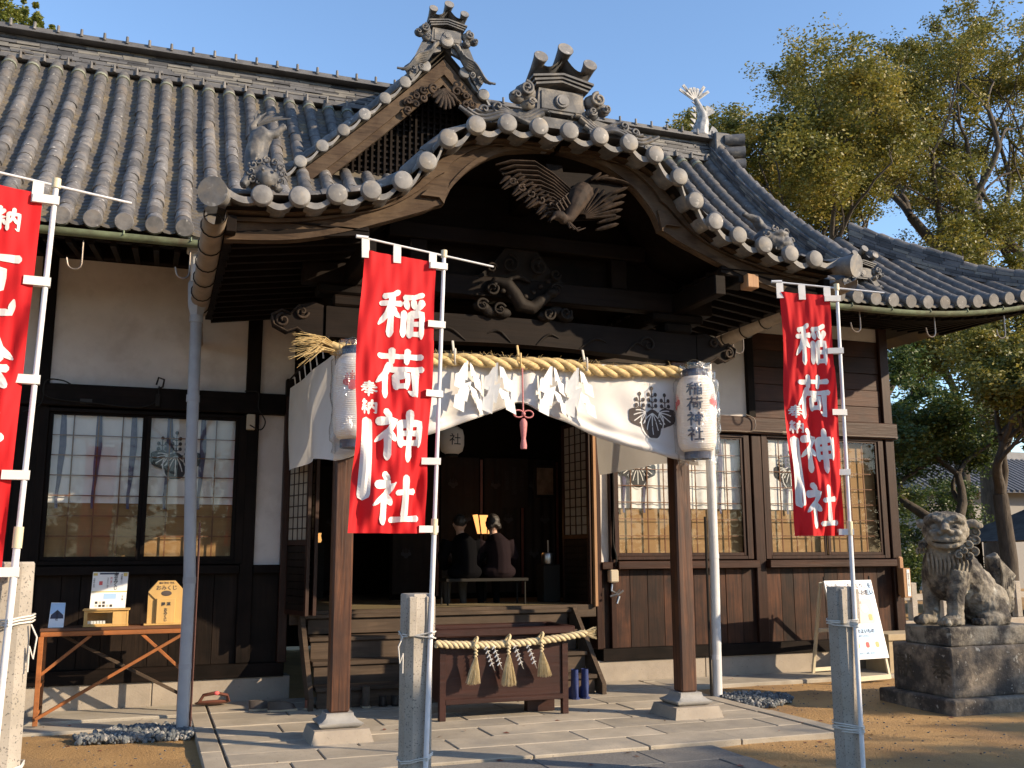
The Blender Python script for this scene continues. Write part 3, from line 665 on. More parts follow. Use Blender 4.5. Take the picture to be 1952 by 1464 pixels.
# ------------------------------------------------------------------ main roof
EY, RY = 9.95, 13.75
def up_(x): return .044*max(0, x-8.7)**2+.044*max(0, -12-x)**2
def zroof(x, y):
    s = y-EY; return 4.76+.62*s+.0675*s*s+up_(x)*max(0, 1-s/2.6)
XL, XR, XE = -7.0, 8.98, 11.75
def hipY(x): return RY if x < 9.0 else min(11.80, 21.62-x)
mr = MB()
def rfn(u, v):
    x = XL+(XE-XL)*u; y1 = hipY(x) if x > XR else RY; y = EY+(y1-EY)*v; return (x, y, zroof(x, y)-.03)
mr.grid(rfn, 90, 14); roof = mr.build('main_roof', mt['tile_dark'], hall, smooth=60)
# right hip slope and back slope (plain, seen only from elsewhere)
def hfn(u, v):
    y = EY+(17.6+3.8-EY)*u; w = min(1.0, max(0.0, min(y-EY, 21.4-y)/3.1)); x = XE-(max(0, min(y-EY+.10, 1.85, 21.4-y)))*v; return (x, y, zroof(XE, EY)-.03*1+.62*(XE-x)+.0675*(XE-x)**2-up_(XE)*0+0*u)
h_ = MB(); h_.grid(lambda u, v: tuple(Vector(hfn(u, v))-Vector((0, 0, .12))), 20, 8); h_.build('hip_slope', mt['tile_dark'], roof)
h_ = MB(); h_.grid(lambda u, v: (XL+(9.0-XL)*u, 2*RY+.6-EY-(3.8)*v, zroof(0, EY+3.8*v)-.03), 10, 8); h_.build('back_slope', mt['tile_dark'], roof)
PX = .2795
def gab_half(y):  # the dormer gable hides the roof inside it
    return 0
# tile columns
tile_me, tc_ = (lambda b: b.mesh('cover_tile', mt['tile'], 50))(MB().tube([(0, -.155, 0), (0, -.135, .004), (0, .155, -.006)], [.080, .084, .077], 12))
cols = []
k = -30
x = .152-PX*24
while x < XE-.25:
    cols.append(x); x += PX
def in_porch(x, y):
    return abs(x-CX) < 2.95 and y < 10.6
def in_gable(x, y, z):
    return abs(x-CX) < 2.05 and y > 11.9 and z < 8.25-abs(x-CX)*.98-.12
tl = []; pans = MB(); eaved = []
for x in cols:
    y1 = hipY(x)-.1; y = EY-.02; first = True
    while y < y1:
        z = zroof(x, y); sl = .62+.135*(y-EY); L = .27; dy = L/sqrt(1+sl*sl)
        if not in_porch(x, y) and not in_gable(x, y, z):
            yc = y+dy/2; zc = zroof(x, yc)+.045; a = atan2(.62+.135*(yc-EY), 1)
            dx = (zroof(x+.05, yc)-zroof(x-.05, yc))/.1
            tl.append((x, yc, zc, a, dx))
            if first: eaved.append((x, y, zroof(x, y)))
        first = False; y += dy
vis = sorted(tl, key=lambda t: t[1] if -1.35*t[1]/10 < t[0]+.0 else 99)
def tvis(t):
    r = t[0]/t[1]; return not (r < -.17 or r > 1.16)
near = [t for t in vis if tvis(t)]
near.sort(key=lambda t: (t[0]**2+t[1]**2))
single = near[:300]; ids = set(id(t) for t in single); rest = [t for t in tl if id(t) not in ids]
for (x, y, z, a, dx) in single:
    o = link('cover_tile', tile_me, (x+random.uniform(-.007, .007)+.010*sin(x*3.1+y*1.7), y, z+random.uniform(-.003, .004)), roof, rot=(a+random.uniform(-.012, .012), random.uniform(-.03, .03), random.uniform(-.02, .02)))
r_ = MB()
base_v = [v.co.copy() for v in tile_me.vertices]; base_f = [tuple(p.vertices) for p in tile_me.polygons]
for (x, y, z, a, dx) in rest:
    R = Euler((a, 0, 0)).to_matrix(); r_.add([R @ v+Vector((x, y, z)) for v in base_v], base_f)
stuff(r_.build('upper_cover_tiles', mt['tile'], roof, smooth=50))
# pan tile courses between the columns
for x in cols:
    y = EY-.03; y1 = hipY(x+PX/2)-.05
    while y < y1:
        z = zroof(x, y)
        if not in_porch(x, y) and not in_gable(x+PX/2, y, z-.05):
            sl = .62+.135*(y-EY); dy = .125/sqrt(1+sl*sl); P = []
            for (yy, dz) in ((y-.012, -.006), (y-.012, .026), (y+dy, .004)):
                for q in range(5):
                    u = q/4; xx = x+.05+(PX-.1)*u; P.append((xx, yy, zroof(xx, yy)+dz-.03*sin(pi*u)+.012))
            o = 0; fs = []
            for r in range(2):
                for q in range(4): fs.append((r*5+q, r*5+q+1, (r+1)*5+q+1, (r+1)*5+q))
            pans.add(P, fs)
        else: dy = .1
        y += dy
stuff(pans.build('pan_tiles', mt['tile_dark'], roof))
# eave end tiles
ed_me, _ = MB().lathe([(.02, -.012), (.084, -.012), (.092, 0), (.092, .05)], n=20).mesh('end_tile', mt['tile'], 40)
for (x, y, z) in eaved:
    if -3 < x < XE: link('end_tile', ed_me, (x, y-.035, z+.035), roof, rot=(-pi/2+.15, 0, 0))
# eave underside: fascia, rafters, soffit
def eave_strip(x0, x1, y0, y1, dz0, dz1, name, mat, n=30):
    b = MB()
    for i in range(n):
        a = x0+(x1-x0)*i/n; c = x0+(x1-x0)*(i+1)/n
        za, zc = 4.76+up_(a), 4.76+up_(c)
        b.add([(a, y0, za+dz0), (c, y0, zc+dz0), (c, y1, zc+dz0), (a, y1, za+dz0), (a, y0, za+dz1), (c, y0, zc+dz1), (c, y1, zc+dz1), (a, y1, za+dz1)],
              [(0, 1, 2, 3), (4, 5, 6, 7), (0, 1, 5, 4), (3, 2, 6, 7), (0, 4, 7, 3), (1, 2, 6, 5)])
    return b.build(name, mt[mat], roof)
for (a, b_) in ((XL, .42), (6.3, XE-.05)):
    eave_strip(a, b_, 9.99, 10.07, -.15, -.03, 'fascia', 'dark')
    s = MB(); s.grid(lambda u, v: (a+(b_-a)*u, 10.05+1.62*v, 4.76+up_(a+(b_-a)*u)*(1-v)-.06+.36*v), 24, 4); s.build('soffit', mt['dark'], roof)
x = XL+.1
while x < XE-.3:
    if x < .3 or x > 6.45:
        b = MB(); z0 = 4.76+up_(x)-.155; b.bar((x, 10.03, z0), (x, 11.7, 5.0-.09), .055, .07); b.build('rafter', mt['dark'], roof)
    x += .2
b = MB(); b.bar((XE-.15, 10.05, 4.9+up_(XE)-.1), (10.1, 11.7, 4.95), .14, .16); b.build('hip_rafter', mt['dark'], roof)
b = MB(); b.grid(lambda u, v: (10.1+(XE-10.1)*v, 10.0+u*9, 4.95+(up_(XE)-.2)*v), 4, 3); b.build('side_soffit', mt['dark'], roof)
b = MB(); b.add([(8.98, 11.75, zroof(8.98, 11.75)-.05), (8.98, RY+.3, 8.2), (8.98, 16.4, 6.0), (8.98, 16.4, 5.0), (8.98, 11.75, 5.0)], [(0, 1, 2, 3, 4)]); b.build('side_gable_wall', mt['dark'], roof)
# main ridge: stacked courses of thin tiles, stud row, cap
def ridge_stack(name, P0, P1, h, depth, rows, plen, back=True, z_off=0, parent=roof):
    P0, P1 = Vector(P0), Vector(P1); d = P1-P0; L = d.length; d.normalize(); n = Vector((-d.y, d.x, 0)).normalized(); b = MB()
    rh = h/rows
    for r in range(rows):
        u = -random.uniform(0, plen); inset = (r/rows)*depth*.18; z = r*rh
        while u < L:
            l = plen*random.uniform(.7, 1.3); a, c = max(u, 0), min(u+l, L); jit = random.uniform(-.010, .012)+(.014 if r % 2 else 0)
            if c-a > .02:
                p = P0+d*(a+.003); q = P0+d*(c-.003)
                off = -depth/2+inset-jit
                vs = []
                for (pt) in (p, q):
                    for (w, zz) in ((off, z+.004), (depth/2-inset, z+.004), (depth/2-inset, z+rh-.004), (off, z+rh-.004)):
                        vs.append(pt+n*w+Vector((0, 0, zz+z_off)))
                b.cur = random.choice((0, 0, 1, 2)); b.add(vs, [(0, 1, 2, 3), (4, 7, 6, 5), (0, 4, 5, 1), (1, 5, 6, 2), (2, 6, 7, 3), (3, 7, 4, 0)])
            u += l
    return stuff(b.build(name, [mt['ridge'], mt['ridge2'], mt['ridge3']], parent))
core = MB(); core.box(XL, 8.62, RY+.08, RY+.62, 7.9, 8.50); core.build('ridge_core', mt['tile_dark'], roof)
ridge_stack('ridge_tiles', (XL, RY+.28, 8.17), (8.66, RY+.28, 8.17), .34, .64, 9, .30)
bb = MB(); bb.box(XL, 8.72, RY-.10, RY+.66, 8.10, 8.165, .006); bb.box(XL, 8.72, RY-.10, RY+.66, 8.515, 8.55, .004); bb.box(XL, 8.72, RY-.07, RY+.62, 8.555, 8.60, .004); bb.build('ridge_band', mt['ridge'], roof)
st_me, _ = MB().tube([(0, 0, 0), (0, 0, .10)], [.022, .018], 8).mesh('band_knob', mt['tile'], 40)
cp_me, _ = MB().tube([(-.14, 0, 0), (.14, 0, 0)], [.062, .062], 10).mesh('ridge_cap', mt['tile'], 40)
x = XL+.1
while x < 8.6:
    if x/RY > -.2:
        link('band_knob', st_me, (x, RY-.115, 8.15), roof, rot=(.0, 0, 0)); link('band_knob', st_me, (x+.14, RY-.10, 8.60), roof)
        if x < CX-2.2 or x > CX+2.2: link('band_knob', st_me, (x+.03, RY-.08, 8.20), roof, rot=(pi/2, 0, 0))
    x += .29
x = XL
while x < 8.55: link('ridge_cap', cp_me, (x+.15, RY+.28, 8.64), roof); x += .30
# pale-green cap pieces at the head of each column
hd_me, _ = MB().lathe([(.0, .09), (.05, .08), (.088, .04), (.095, -.03)], n=12).mesh('head_tile', mt['lichen'], 50)
for x in cols:
    if x < 8.5 and not in_gable(x, RY-.15, 8.0) and x/RY > -.2: link('head_tile', hd_me, (x, RY-.14, zroof(x, RY-.14)+.04), roof, rot=(.85-pi/2, 0, 0))
# descending ridge on the right, corner ridge
def path_ridge(name, pts, w, h, capr, parent=roof, n_rows=5, cap=True, seg=.24):
    """stacked flat tiles swept along a polyline, single round cap tiles on top"""
    pts = [Vector(p) for p in pts]; b = MB()
    D = [0]
    for i in range(1, len(pts)): D.append(D[-1]+(pts[i]-pts[i-1]).length)
    def at(s):
        for i in range(1, len(pts)):
            if s <= D[i] or i == len(pts)-1:
                t = (s-D[i-1])/(D[i]-D[i-1]); return pts[i-1].lerp(pts[i], t), (pts[i]-pts[i-1]).normalized()
    for r in range(n_rows):
        s = -random.uniform(0, seg); ww = w*(1-.3*r/n_rows)+(.02 if r % 2 else 0); z0 = h*r/n_rows; z1 = h*(r+1)/n_rows-.006
        while s < D[-1]:
            a, c = max(s, 0), min(s+seg, D[-1])
            if c-a > .03:
                p, d = at(a+.003); q, d2 = at(c-.003); sd_ = Vector((d.y, -d.x, 0)).normalized(); jj = random.uniform(-.006, .006)
                vs = []
                for pt in (p, q):
                    for (k1, zz) in ((-1, z0), (1, z0), (1, z1), (-1, z1)): vs.append(pt+sd_*(k1*ww/2+jj)+Vector((0, 0, zz)))
                b.cur = random.choice((0, 0, 1, 2)); b.add(vs, [(0, 1, 2, 3), (4, 7, 6, 5), (0, 4, 5, 1), (1, 5, 6, 2), (2, 6, 7, 3), (3, 7, 4, 0)])
            s += seg
    o = stuff(b.build(name, [mt['ridge'], mt['ridge2'], mt['ridge3']], parent))
    if cap:
        s = 0
        while s < D[-1]-.1:
            p, d = at(s); q, _ = at(min(s+seg+.02, D[-1])); c = MB()
            c.tube([p+Vector((0, 0, h+.005)), p.lerp(q, .12)+Vector((0, 0, h+.012)), q+Vector((0, 0, h))], [capr, capr*1.08, capr*.9], 10); c.build('ridge_cap', mt['disc'] if 0 else mt['tile'], parent, smooth=50); s += seg
    return o
kud = [(8.72, y, zroof(8.72, y)+.02) for y in np.linspace(RY-.05, 10.42, 14)]
path_ridge('descending_ridge_tiles', kud, .36, .34, .085, n_rows=7)
hip = [(x, 21.62-x, zroof(x, 21.62-x)+.02) for x in np.linspace(9.80, 11.55, 9)]
path_ridge('corner_ridge_tiles', hip, .30, .20, .075, n_rows=4)
hip2 = [(x, 21.62-x, zroof(x, 21.62-x)+.22) for x in np.linspace(9.80, 10.9, 6)]
path_ridge('upper_corner_ridge_tiles', hip2, .22, .10, .07, n_rows=2)

# ------------------------------------------------------------------ ornaments
def spiral(mb, c, r, turns, th, ax=(1, 0, 0), az=(0, 0, 1), start=0, sgn=1, n=26, dep=(0, -.02, 0)):
    c, ax, az, dep = Vector(c), Vector(ax), Vector(az), Vector(dep); P = []; R = []
    for i in range(n):
        t = i/(n-1); a = start+sgn*turns*2*pi*t; rr = r*(1-.85*t); P.append(c+ax*rr*cos(a)+az*rr*sin(a)+dep*t*2); R.append(th*(1-.45*t))
    mb.tube(P, R, 7)
def curl(mb, p0, p1, bulge, th, curlr, sgn=1, up3=(0, 0, 1), n=14):
    """a tapering wave arm ending in a curl"""
    p0, p1 = Vector(p0), Vector(p1); d = p1-p0; u_ = Vector(up3); P = []; R = []
    for i in range(n):
        t = i/(n-1); P.append(p0+d*t+u_*bulge*sin(pi*t)); R.append(th*(1-.35*t))
    mb.tube(P, R, 7); ax = d.normalized(); spiral(mb, p1+u_*(-curlr)*sgn*-1*0, curlr, 1.3, th*.7, ax, u_, start=-pi/2*sgn, sgn=sgn)
def oni(cx_, cy, cz, s, parent, wing=1.0, tw=0):
    """ridge-end ornament: box with crest disc, stacked eaves, three trumpet tiles, side clouds"""
    b = MB(); b.plate([(cx_-.30*s, cz), (cx_+.30*s, cz), (cx_+.27*s, cz+.28*s), (cx_-.27*s, cz+.28*s)], cy-.06*s, cy+.16*s)
    b.box(cx_-.25*s, cx_+.25*s, cy-.075*s, cy-.055*s, cz+.03*s, cz+.25*s, .006)
    for k, (w, z) in enumerate(((.32, .29), (.345, .325), (.37, .36))):
        P = [(cx_-w*s, cz+z*s), (cx_, cz+(z+.07)*s), (cx_+w*s, cz+z*s), (cx_+w*s, cz+(z+.025)*s), (cx_, cz+(z+.095)*s), (cx_-w*s, cz+(z+.025)*s)]
        b.strip([P[5], P[4], P[3]], [P[0], P[1], P[2]], cy-(.11+.02*k)*s, cy+.2*s)
    root = b.build('ridge_end_ornament', mt['orn'], parent)
    d = MB(); d.lathe([(.02*s, 0), (.075*s, 0), (.085*s, .012*s), (.085*s, .05*s)], (cx_, cy-.105*s, cz+.14*s), 18, (0, 1, 0)); d.lathe([(.05*s, 0), (.055*s, .02*s)], (cx_, cy-.118*s, cz+.14*s), 14, (0, 1, 0)); d.build('crest_disc', mt['disc'], root, smooth=40)
    # trough tiles and three trumpets
    q = MB()
    dirv = Vector((0, -1, .42)).normalized()
    for (dx, dz, r) in ((-.30, .42, .085), (0, .56, .095), (.30, .42, .085)):
        p = Vector((cx_+dx*s, cy+.16*s, cz+dz*s)); q.tube([p, p+dirv*.20*s, p+dirv*.34*s, p+dirv*.40*s], [r*s*.62, r*s*.70, r*s*.85, r*s*1.0], 16)
    q.build('trumpet_tile', mt['orn'], root, smooth=50)
    for (dx, dz, r) in ((-.30, .42, .085), (0, .56, .095), (.30, .42, .085)):
        p = Vector((cx_+dx*s, cy+.16*s, cz+dz*s))+dirv*.395*s; e = MB(); e.lathe([(.0, 0), (r*s*.93, 0), (r*s*.95, .012*s)], p, 16, dirv); e.build('trumpet_face', mt['disc'], root, smooth=40)
    t = MB()
    for sg in (-1, 1):
        t.grid(lambda u, v: (cx_+sg*(.02+.30*u)*s, cy+.18*s-.34*s*v, cz+(.50-.10*u-.09*sin(pi*u)+.14*v)*s), 8, 2)
        t.grid(lambda u, v: (cx_+sg*(.02+.30*u)*s, cy+.18*s-.34*s*v, cz+(.45-.10*u-.09*sin(pi*u)+.14*v)*s), 8, 2)
    t.build('trough_tile', mt['orn'], root, smooth=60)
    # side clouds and waves
    for sg in (-1, 1):
        c = MB(); cc = Vector((cx_+sg*.42*s, cy-.02*s, cz+.20*s))
        c.ell(cc, (.13*s, .09*s, .11*s), n=10, m=7); c.ell(cc+Vector((sg*.10*s, 0, -.06*s)), (.10*s, .07*s, .08*s), n=10, m=7); c.ell(cc+Vector((-sg*.03*s, 0, -.13*s)), (.09*s, .06*s, .07*s), n=10, m=7)
        spiral(c, cc+Vector((sg*.02*s, -.085*s, .02*s)), .085*s, 1.6, .024*s, start=pi/2, sgn=sg); spiral(c, cc+Vector((-sg*.05*s, -.075*s, -.13*s)), .05*s, 1.4, .017*s, start=0, sgn=-sg)
        spiral(c, cc+Vector((sg*.13*s, -.07*s, -.07*s)), .05*s, 1.4, .017*s, start=pi, sgn=sg)
        c.build('cloud_scroll', mt['orn'], root, smooth=60)
        w = MB()
        for k in range(5):
            a = Vector((cx_+sg*(.12+.05*k)*s, cy-(.03+.015*k)*s, cz+(.0-.035*k)*s)); L = (.62+.04*k)*wing
            P = []; R = []
            for i in range(16):
                t_ = i/15; P.append(a+Vector((sg*L*t_*s, 0, (-.26*t_*(1+tw)+.055*sin(t_*9+k*1.1)*(1-.3*t_)+.10*t_**4)*s))); R.append((.034-.012*t_)*s)
            w.tube(P, R, 6)
        tip = Vector((cx_+sg*(.80*wing)*s, cy-.05*s, cz-.24*(1+tw)*s)); spiral(w, tip, .06*s, 1.3, .02*s, start=-pi/2, sgn=sg); spiral(w, tip+Vector((-sg*.15*s, -.02*s, .05*s)), .06*s, 1.3, .02*s, start=-pi/2, sgn=sg)
        w.plate([(cx_+sg*.1*s, cz+.06*s), (cx_+sg*.45*s, cz+.02*s), (cx_+sg*.80*wing*s, cz-.17*(1+tw)*s), (cx_+sg*.98*wing*s, cz-.22*(1+tw)*s), (cx_+sg*.80*wing*s, cz-.32*(1+tw)*s), (cx_+sg*.3*s, cz-.22*s), (cx_+sg*.1*s, cz-.14*s)], cy, cy+.08*s)
        w.build('wave_scroll', mt['orn'], root, smooth=60)
    return root
def dragon_fish(c, h, parent):
    b = MB(); c = Vector(c)
    P = [c+Vector(v)*h for v in ((0, 0, 0), (.02, 0, .15), (.06, 0, .3), (.05, 0, .45), (-.02, 0, .6), (-.08, 0, .72))]
    b.tube(P, [h*r for r in (.15, .14, .115, .085, .06, .045)], 10); b.ell(c+Vector((-.05, 0, .02))*h, (.17*h, .12*h, .12*h))
    o = organic(b, 'dragon_fish_tile', mt['shachi'], .018, parent, 1)
    f = MB()
    for k in range(7):   # forked tail
        a = radians(-62+k*19); L = h*(.36 if k in (0, 1, 5, 6) else .25); p = c+Vector((-.08, 0, .68))*h; q = p+Vector((sin(a)*L, 0, cos(a)*L)); f.bar(p, q, .055*h, .02*h, upv=(0, 1, 0))
        f.tube([p, p.lerp(q, .6)+Vector((0, 0, .01)), q], [.02*h, .03*h, .008*h], 5)
    for k in range(5):   # dorsal and side fins
        z = .12+.11*k; f.plate([(c.x-h*.13+.02*k, c.z+h*z), (c.x-h*(.22-.015*k), c.z+h*(z+.09)), (c.x-h*.08, c.z+h*(z+.08))], c.y-.01, c.y+.01)
    for (x_, z_, a) in ((.14, .42, .5), (.18, .05, .9)):
        for k in range(5): aa = a+(-.5+k*.25); p = c+Vector((x_, 0, z_))*h; q = p+Vector((sin(aa)*.18*h, -.03*h, cos(aa)*.18*h)); f.bar(p, q, .045*h, .012*h, upv=(0, 1, 0))
    stuff(f.build('fin', mt['shachi'], o))
    return o
dragon_fish((8.50, RY+.1, 8.62), .95, roof)
# block at the right end of the main ridge
b = MB(); b.box(8.62, 8.92, RY-.18, RY+.62, 7.95, 8.62, .02)
for k in range(3): b.tube([(8.80, RY-.15, 8.05+.22*k), (9.12, RY-.25, 8.05+.22*k)], [.09, .12], 12)
b.build('ridge_end_block', mt['orn'], roof, smooth=40)
oni(8.72, 10.34, zroof(8.72, 10.4)+.12, .55, roof, .8)

# gutter of the main eave, hooks
def gutter(x0, x1, mat):
    n = 30; P = [(x0+(x1-x0)*i/n, 9.90, 4.655+up_(x0+(x1-x0)*i/n)) for i in range(n+1)]
    b = MB(); vs = []; m_ = 9
    for p in P:
        for sgn, r in ((1, .062), (-1, .054)):
            rng = range(m_) if sgn == 1 else range(m_-1, -1, -1)
            for k in rng: a = pi+pi*k/(m_-1); vs.append((p[0], p[1]+r*cos(a), p[2]+r*sin(a)))
    N = 2*m_; fs = [(i*N+k, i*N+(k+1) % N, (i+1)*N+(k+1) % N, (i+1)*N+k) for i in range(n) for k in range(N)]; b.add(vs, fs)
    g = b.build('gutter', mt[mat], hall, smooth=50); x = x0+.4
    while x < x1-.1:
        h = MB(); z = 4.655+up_(x); h.tube([(x, 9.97, z+.02), (x, 9.84, z+.02), (x, 9.83, z-.02)], .008, 5); h.build('gutter_strap', mt['copper'], g); x += .62
gutter(XL, .34, 'copper'); gutter(6.5, XE-.05, 'copper')
def rain_hook(x, y, z, s, fl=1):
    b = MB(); P = [(x, y, z+.30*s), (x, y, z+.05*s)]+[(x+fl*(-.07*s+.07*s*cos(a)), y, z+.05*s-.07*s*sin(a)) for a in np.linspace(0, pi, 7)]+[(x-fl*.15*s, y, z+.10*s)]
    b.tube(P, .010, 6); b.build('rain_hook', mt['hook'], hall, smooth=60)
for (x, y, z, s, f) in ((-.76, 9.95, 4.30, .9, 1), (.22, 9.95, 4.30, .9, 1), (8.35, 9.97, 4.36, 1, 1), (9.55, 9.97, 4.38, 1, 1), (10.75, 9.97, 4.45, 1, 1)): rain_hook(x, y, z, s, f)

# ------------------------------------------------------------------ dormer gable over the entrance
GY = 11.85; AZ = 8.34
gb = MB(); gb.plate([(CX-1.95, 6.25), (CX+1.95, 6.25), (CX, 8.15)], GY+.50, GY+.56); gable = gb.build('gable', mt['dark'], hall)
def gz_(t): return AZ-.15-.98*t+.035*sin(t*pi/2.2)*-1.4   # slope line, t = distance from the centre
for sg in (-1, 1):
    # tiled slope slabs running back into the roof
    b = MB(); b.grid(lambda u, v: (CX+sg*(2.35*u), GY+.02+2.3*v, gz_(2.35*u)+.10), 10, 3); b.grid(lambda u, v: (CX+sg*(2.35*u), GY+.02+2.3*v, gz_(2.35*u)+.02), 10, 3); b.build('gable_slope', mt['tile_dark'], gable)
    # barge board in two layers
    T = [(CX+sg*t, gz_(t)-.02) for t in np.linspace(0, 2.32, 14)]; Bm = [(CX+sg*t, gz_(t)-.24-.05*abs(t-1.2)*0) for t in np.linspace(0, 2.32, 14)]
    b = MB(); b.strip(T, Bm, GY+.06, GY+.13); b.build('barge_board', mt['barge'], gable)
    T2 = [(x, z-.21) for x, z in T]; B2 = [(x, z-.12) for x, z in T2]
    b = MB(); b.strip(T2, [(x, z-.14) for x, z in T2], GY+.10, GY+.17); b.build('barge_moulding', mt['barge'], gable)
    # verge tiles: discs with short cylinders, scallop tiles between, rake cap line
    n = 8
    for i in range(n if sg < 0 else 8):
        t = .28+i*.265; x = CX+sg*t; z = gz_(t)+.10
        c = MB(); c.tube([(x, GY+.02, z), (x, GY+.36, z+.02)], [.062, .062], 12); c.build('verge_tile', mt['tile'], gable, smooth=50)
        d = MB(); d.lathe([(.0, -.012), (.05, -.012), (.076, -.004), (.083, .008), (.083, .04)], (x, GY, z), 20, (0, 1, .0)); d.build('end_tile', mt['disc'], gable, smooth=35)
        e = MB(); tm = t+.1325; P = []
        for q in range(7): u = q/6-.5; tt = tm+u*.20; P.append((CX+sg*tt, gz_(tt)+.085-.05*cos(pi*u)))
        e.strip([(p[0], p[1]+.03) for p in P], [(p[0], p[1]-.02) for p in P], GY+.015, GY+.30); e.build('scallop_tile', mt['disc'], gable)
    s = 0
    while s < 2.3:
        p = Vector((CX+sg*s, GY+.42, gz_(s)+.20)); q = Vector((CX+sg*min(s+.24, 2.4), GY+.42, gz_(min(s+.24, 2.4))+.20)); c = MB(); c.tube([p, p.lerp(q, .12), q], [.085, .092, .078], 10); c.build('rake_cap', mt['tile'], gable, smooth=50); s += .235
    for rr in range(3):
        s = 0
        while s < 2.3:
            p = Vector((CX+sg*s, GY+.72+.28*rr, gz_(s)+.17)); q = Vector((CX+sg*(s+.27), GY+.72+.28*rr, gz_(s+.27)+.17)); c = MB(); c.tube([p, q], [.085, .075], 8); c.build('rake_cap', mt['tile'], gable, smooth=50); s += .27
d = MB(); d.lathe([(.0, -.012), (.06, -.012), (.085, -.004), (.093, .008), (.093, .06)], (CX, GY-.08, AZ+.03), 20, (0, 1, 0)); d.build('end_tile', mt['disc'], gable, smooth=35)
path_ridge('gable_ridge_tiles', [(CX, GY+.05, AZ-.02), (CX, GY+2.1, AZ-.02)], .30, .30, .08, parent=gable, n_rows=5)
oni(CX, GY-.02, 8.33, .72, gable, .80, 1.5)
# lattice in the gable
lt = MB()
zt = lambda x: gz_(abs(x-CX))-.20
x = CX-1.9
while x < CX+1.9:
    top = zt(x)
    if top > 6.5: lt.box(x-.014, x+.014, GY+.42, GY+.45, 6.45, top)
    x += .085
z = 6.48
while z < 7.9:
    hw = (AZ-.15-.2-z)/.98
    if hw > .05: lt.box(CX-hw, CX+hw, GY+.445, GY+.475, z-.014, z+.014)
    z += .085
lt.build('lattice', mt['beamw'], gable)
b = MB(); b.box(CX-1.75, CX+1.75, GY+.40, GY+.52, 6.34, 6.44, .005); b.build('lattice_sill', mt['barge'], gable)
# pendant carving below the apex
pn = MB()
for k in range(7):
    a = radians(-60+20*k); p = Vector((CX, GY+.03, 7.72)); q = p+Vector((sin(a)*.20, -.02, -cos(a)*.30)); pn.tube([p, p.lerp(q, .6), q], [.02, .045, .02], 6)
for sg in (-1, 1):
    spiral(pn, (CX+sg*.16, GY+.02, 7.70), .08, 1.4, .025, start=0, sgn=sg)
    for k in range(6): spiral(pn, (CX+sg*(.30+.10*(k//2)), GY+.04, 7.66-.10*(k//2)-.12*(k % 2)), .055, 1.3, .022, start=k, sgn=sg)
pn.build('pendant_carving', mt['carve'], gable, smooth=60)

# ------------------------------------------------------------------ entrance porch with undulating gable
PT = [0, .3, .6, .87, 1.13, 1.31, 1.53, 1.8, 2.08, 2.38, 2.68, 3.05]
PZ = [5.415, 5.41, 5.395, 5.335, 5.165, 4.93, 4.725, 4.61, 4.545, 4.485, 4.458, 4.43]
def smooth_interp(x, X, Z):
    # Catmull-like: interpolate with cubic through neighbours
    x = min(max(x, X[0]), X[-1])
    for i in range(len(X)-1):
        if x <= X[i+1]: break
    m0 = (Z[i+1]-Z[max(i-1, 0)])/(X[i+1]-X[max(i-1, 0)]) if i > 0 else 0
    m1 = (Z[min(i+2, len(X)-1)]-Z[i])/(X[min(i+2, len(X)-1)]-X[i]); h = X[i+1]-X[i]; t = (x-X[i])/h
    return (2*t**3-3*t*t+1)*Z[i]+(t**3-2*t*t+t)*h*m0+(-2*t**3+3*t*t)*Z[i+1]+(t**3-t*t)*h*m1
def pz(t): return smooth_interp(abs(t), PT, PZ)
PY = 7.80
# roof deck
def deck(dz, y0, y1, name, mat, parent, hw=3.0, n=64, sm=60):
    b = MB(); b.grid(lambda u, v: (CX-hw+2*hw*u, y0+(y1-y0)*v, pz(-hw+2*hw*u)+dz), n, 6); return b.build(name, mt[mat], parent, smooth=sm)
pr = deck(.02, PY+.05, 11.3, 'porch_roof', 'tile_dark', hall)
dk2 = deck(-.10, PY+.31, 11.3, 'ceiling_deck', 'dark', pr, 2.95)
# barge boards: lower edge table
LT = [0, .45, .62, .81, .95, 1.03, 1.07, 1.24, 1.6, 2.0, 2.4, 2.9]
LZ = [5.28, 5.215, 5.14, 5.01, 4.86, 4.74, 4.625, 4.545, 4.40, 4.25, 4.15, 4.10]
def bl(t):
    t = abs(t)
    if t < 1.07: return smooth_interp(t, LT[:7], LZ[:7]) if t < 1.03 else 4.74-(t-1.03)*2.6
    return smooth_interp(t, LT[6:], LZ[6:])
xs = np.concatenate([np.linspace(-2.9, -1.08, 26), [-1.07], np.linspace(-1.06, 1.06, 44), [1.07], np.linspace(1.08, 2.9, 26)])
for (sel, nm) in ((xs[xs <= 0.001], 'barge_board'), (xs[xs >= -.001], 'barge_board')):
    A = [(CX+t*1.015, pz(t)-.10) for t in sel]; Bq = [(CX+t*1.015, bl(t)+.03) for t in sel]
    b = MB(); b.strip(A, Bq, PY+.28, PY+.36); b.build(nm, mt['barge'], pr)
    M1 = [(CX+t*1.015, pz(t)*.55+bl(t)*.45+.0) for t in sel]; b = MB(); b.strip([(x, z-.02) for x, z in A], M1, PY+.24, PY+.278); b.build('barge_upper_layer', mt['barge'], pr)
    b = MB(); b.strip([(x, z+.055+.03*0) for x, z in Bq], [(x, z+.004) for x, z in Bq], PY+.26, PY+.278); b.build('barge_edge_bead', mt['barge'], pr)
    b = MB(); b.strip([(x, z+.035) for x, z in A], [(x, z+.002) for x, z in A], PY+.19, PY+.36); b.build('verge_batten', mt['barge'], pr)
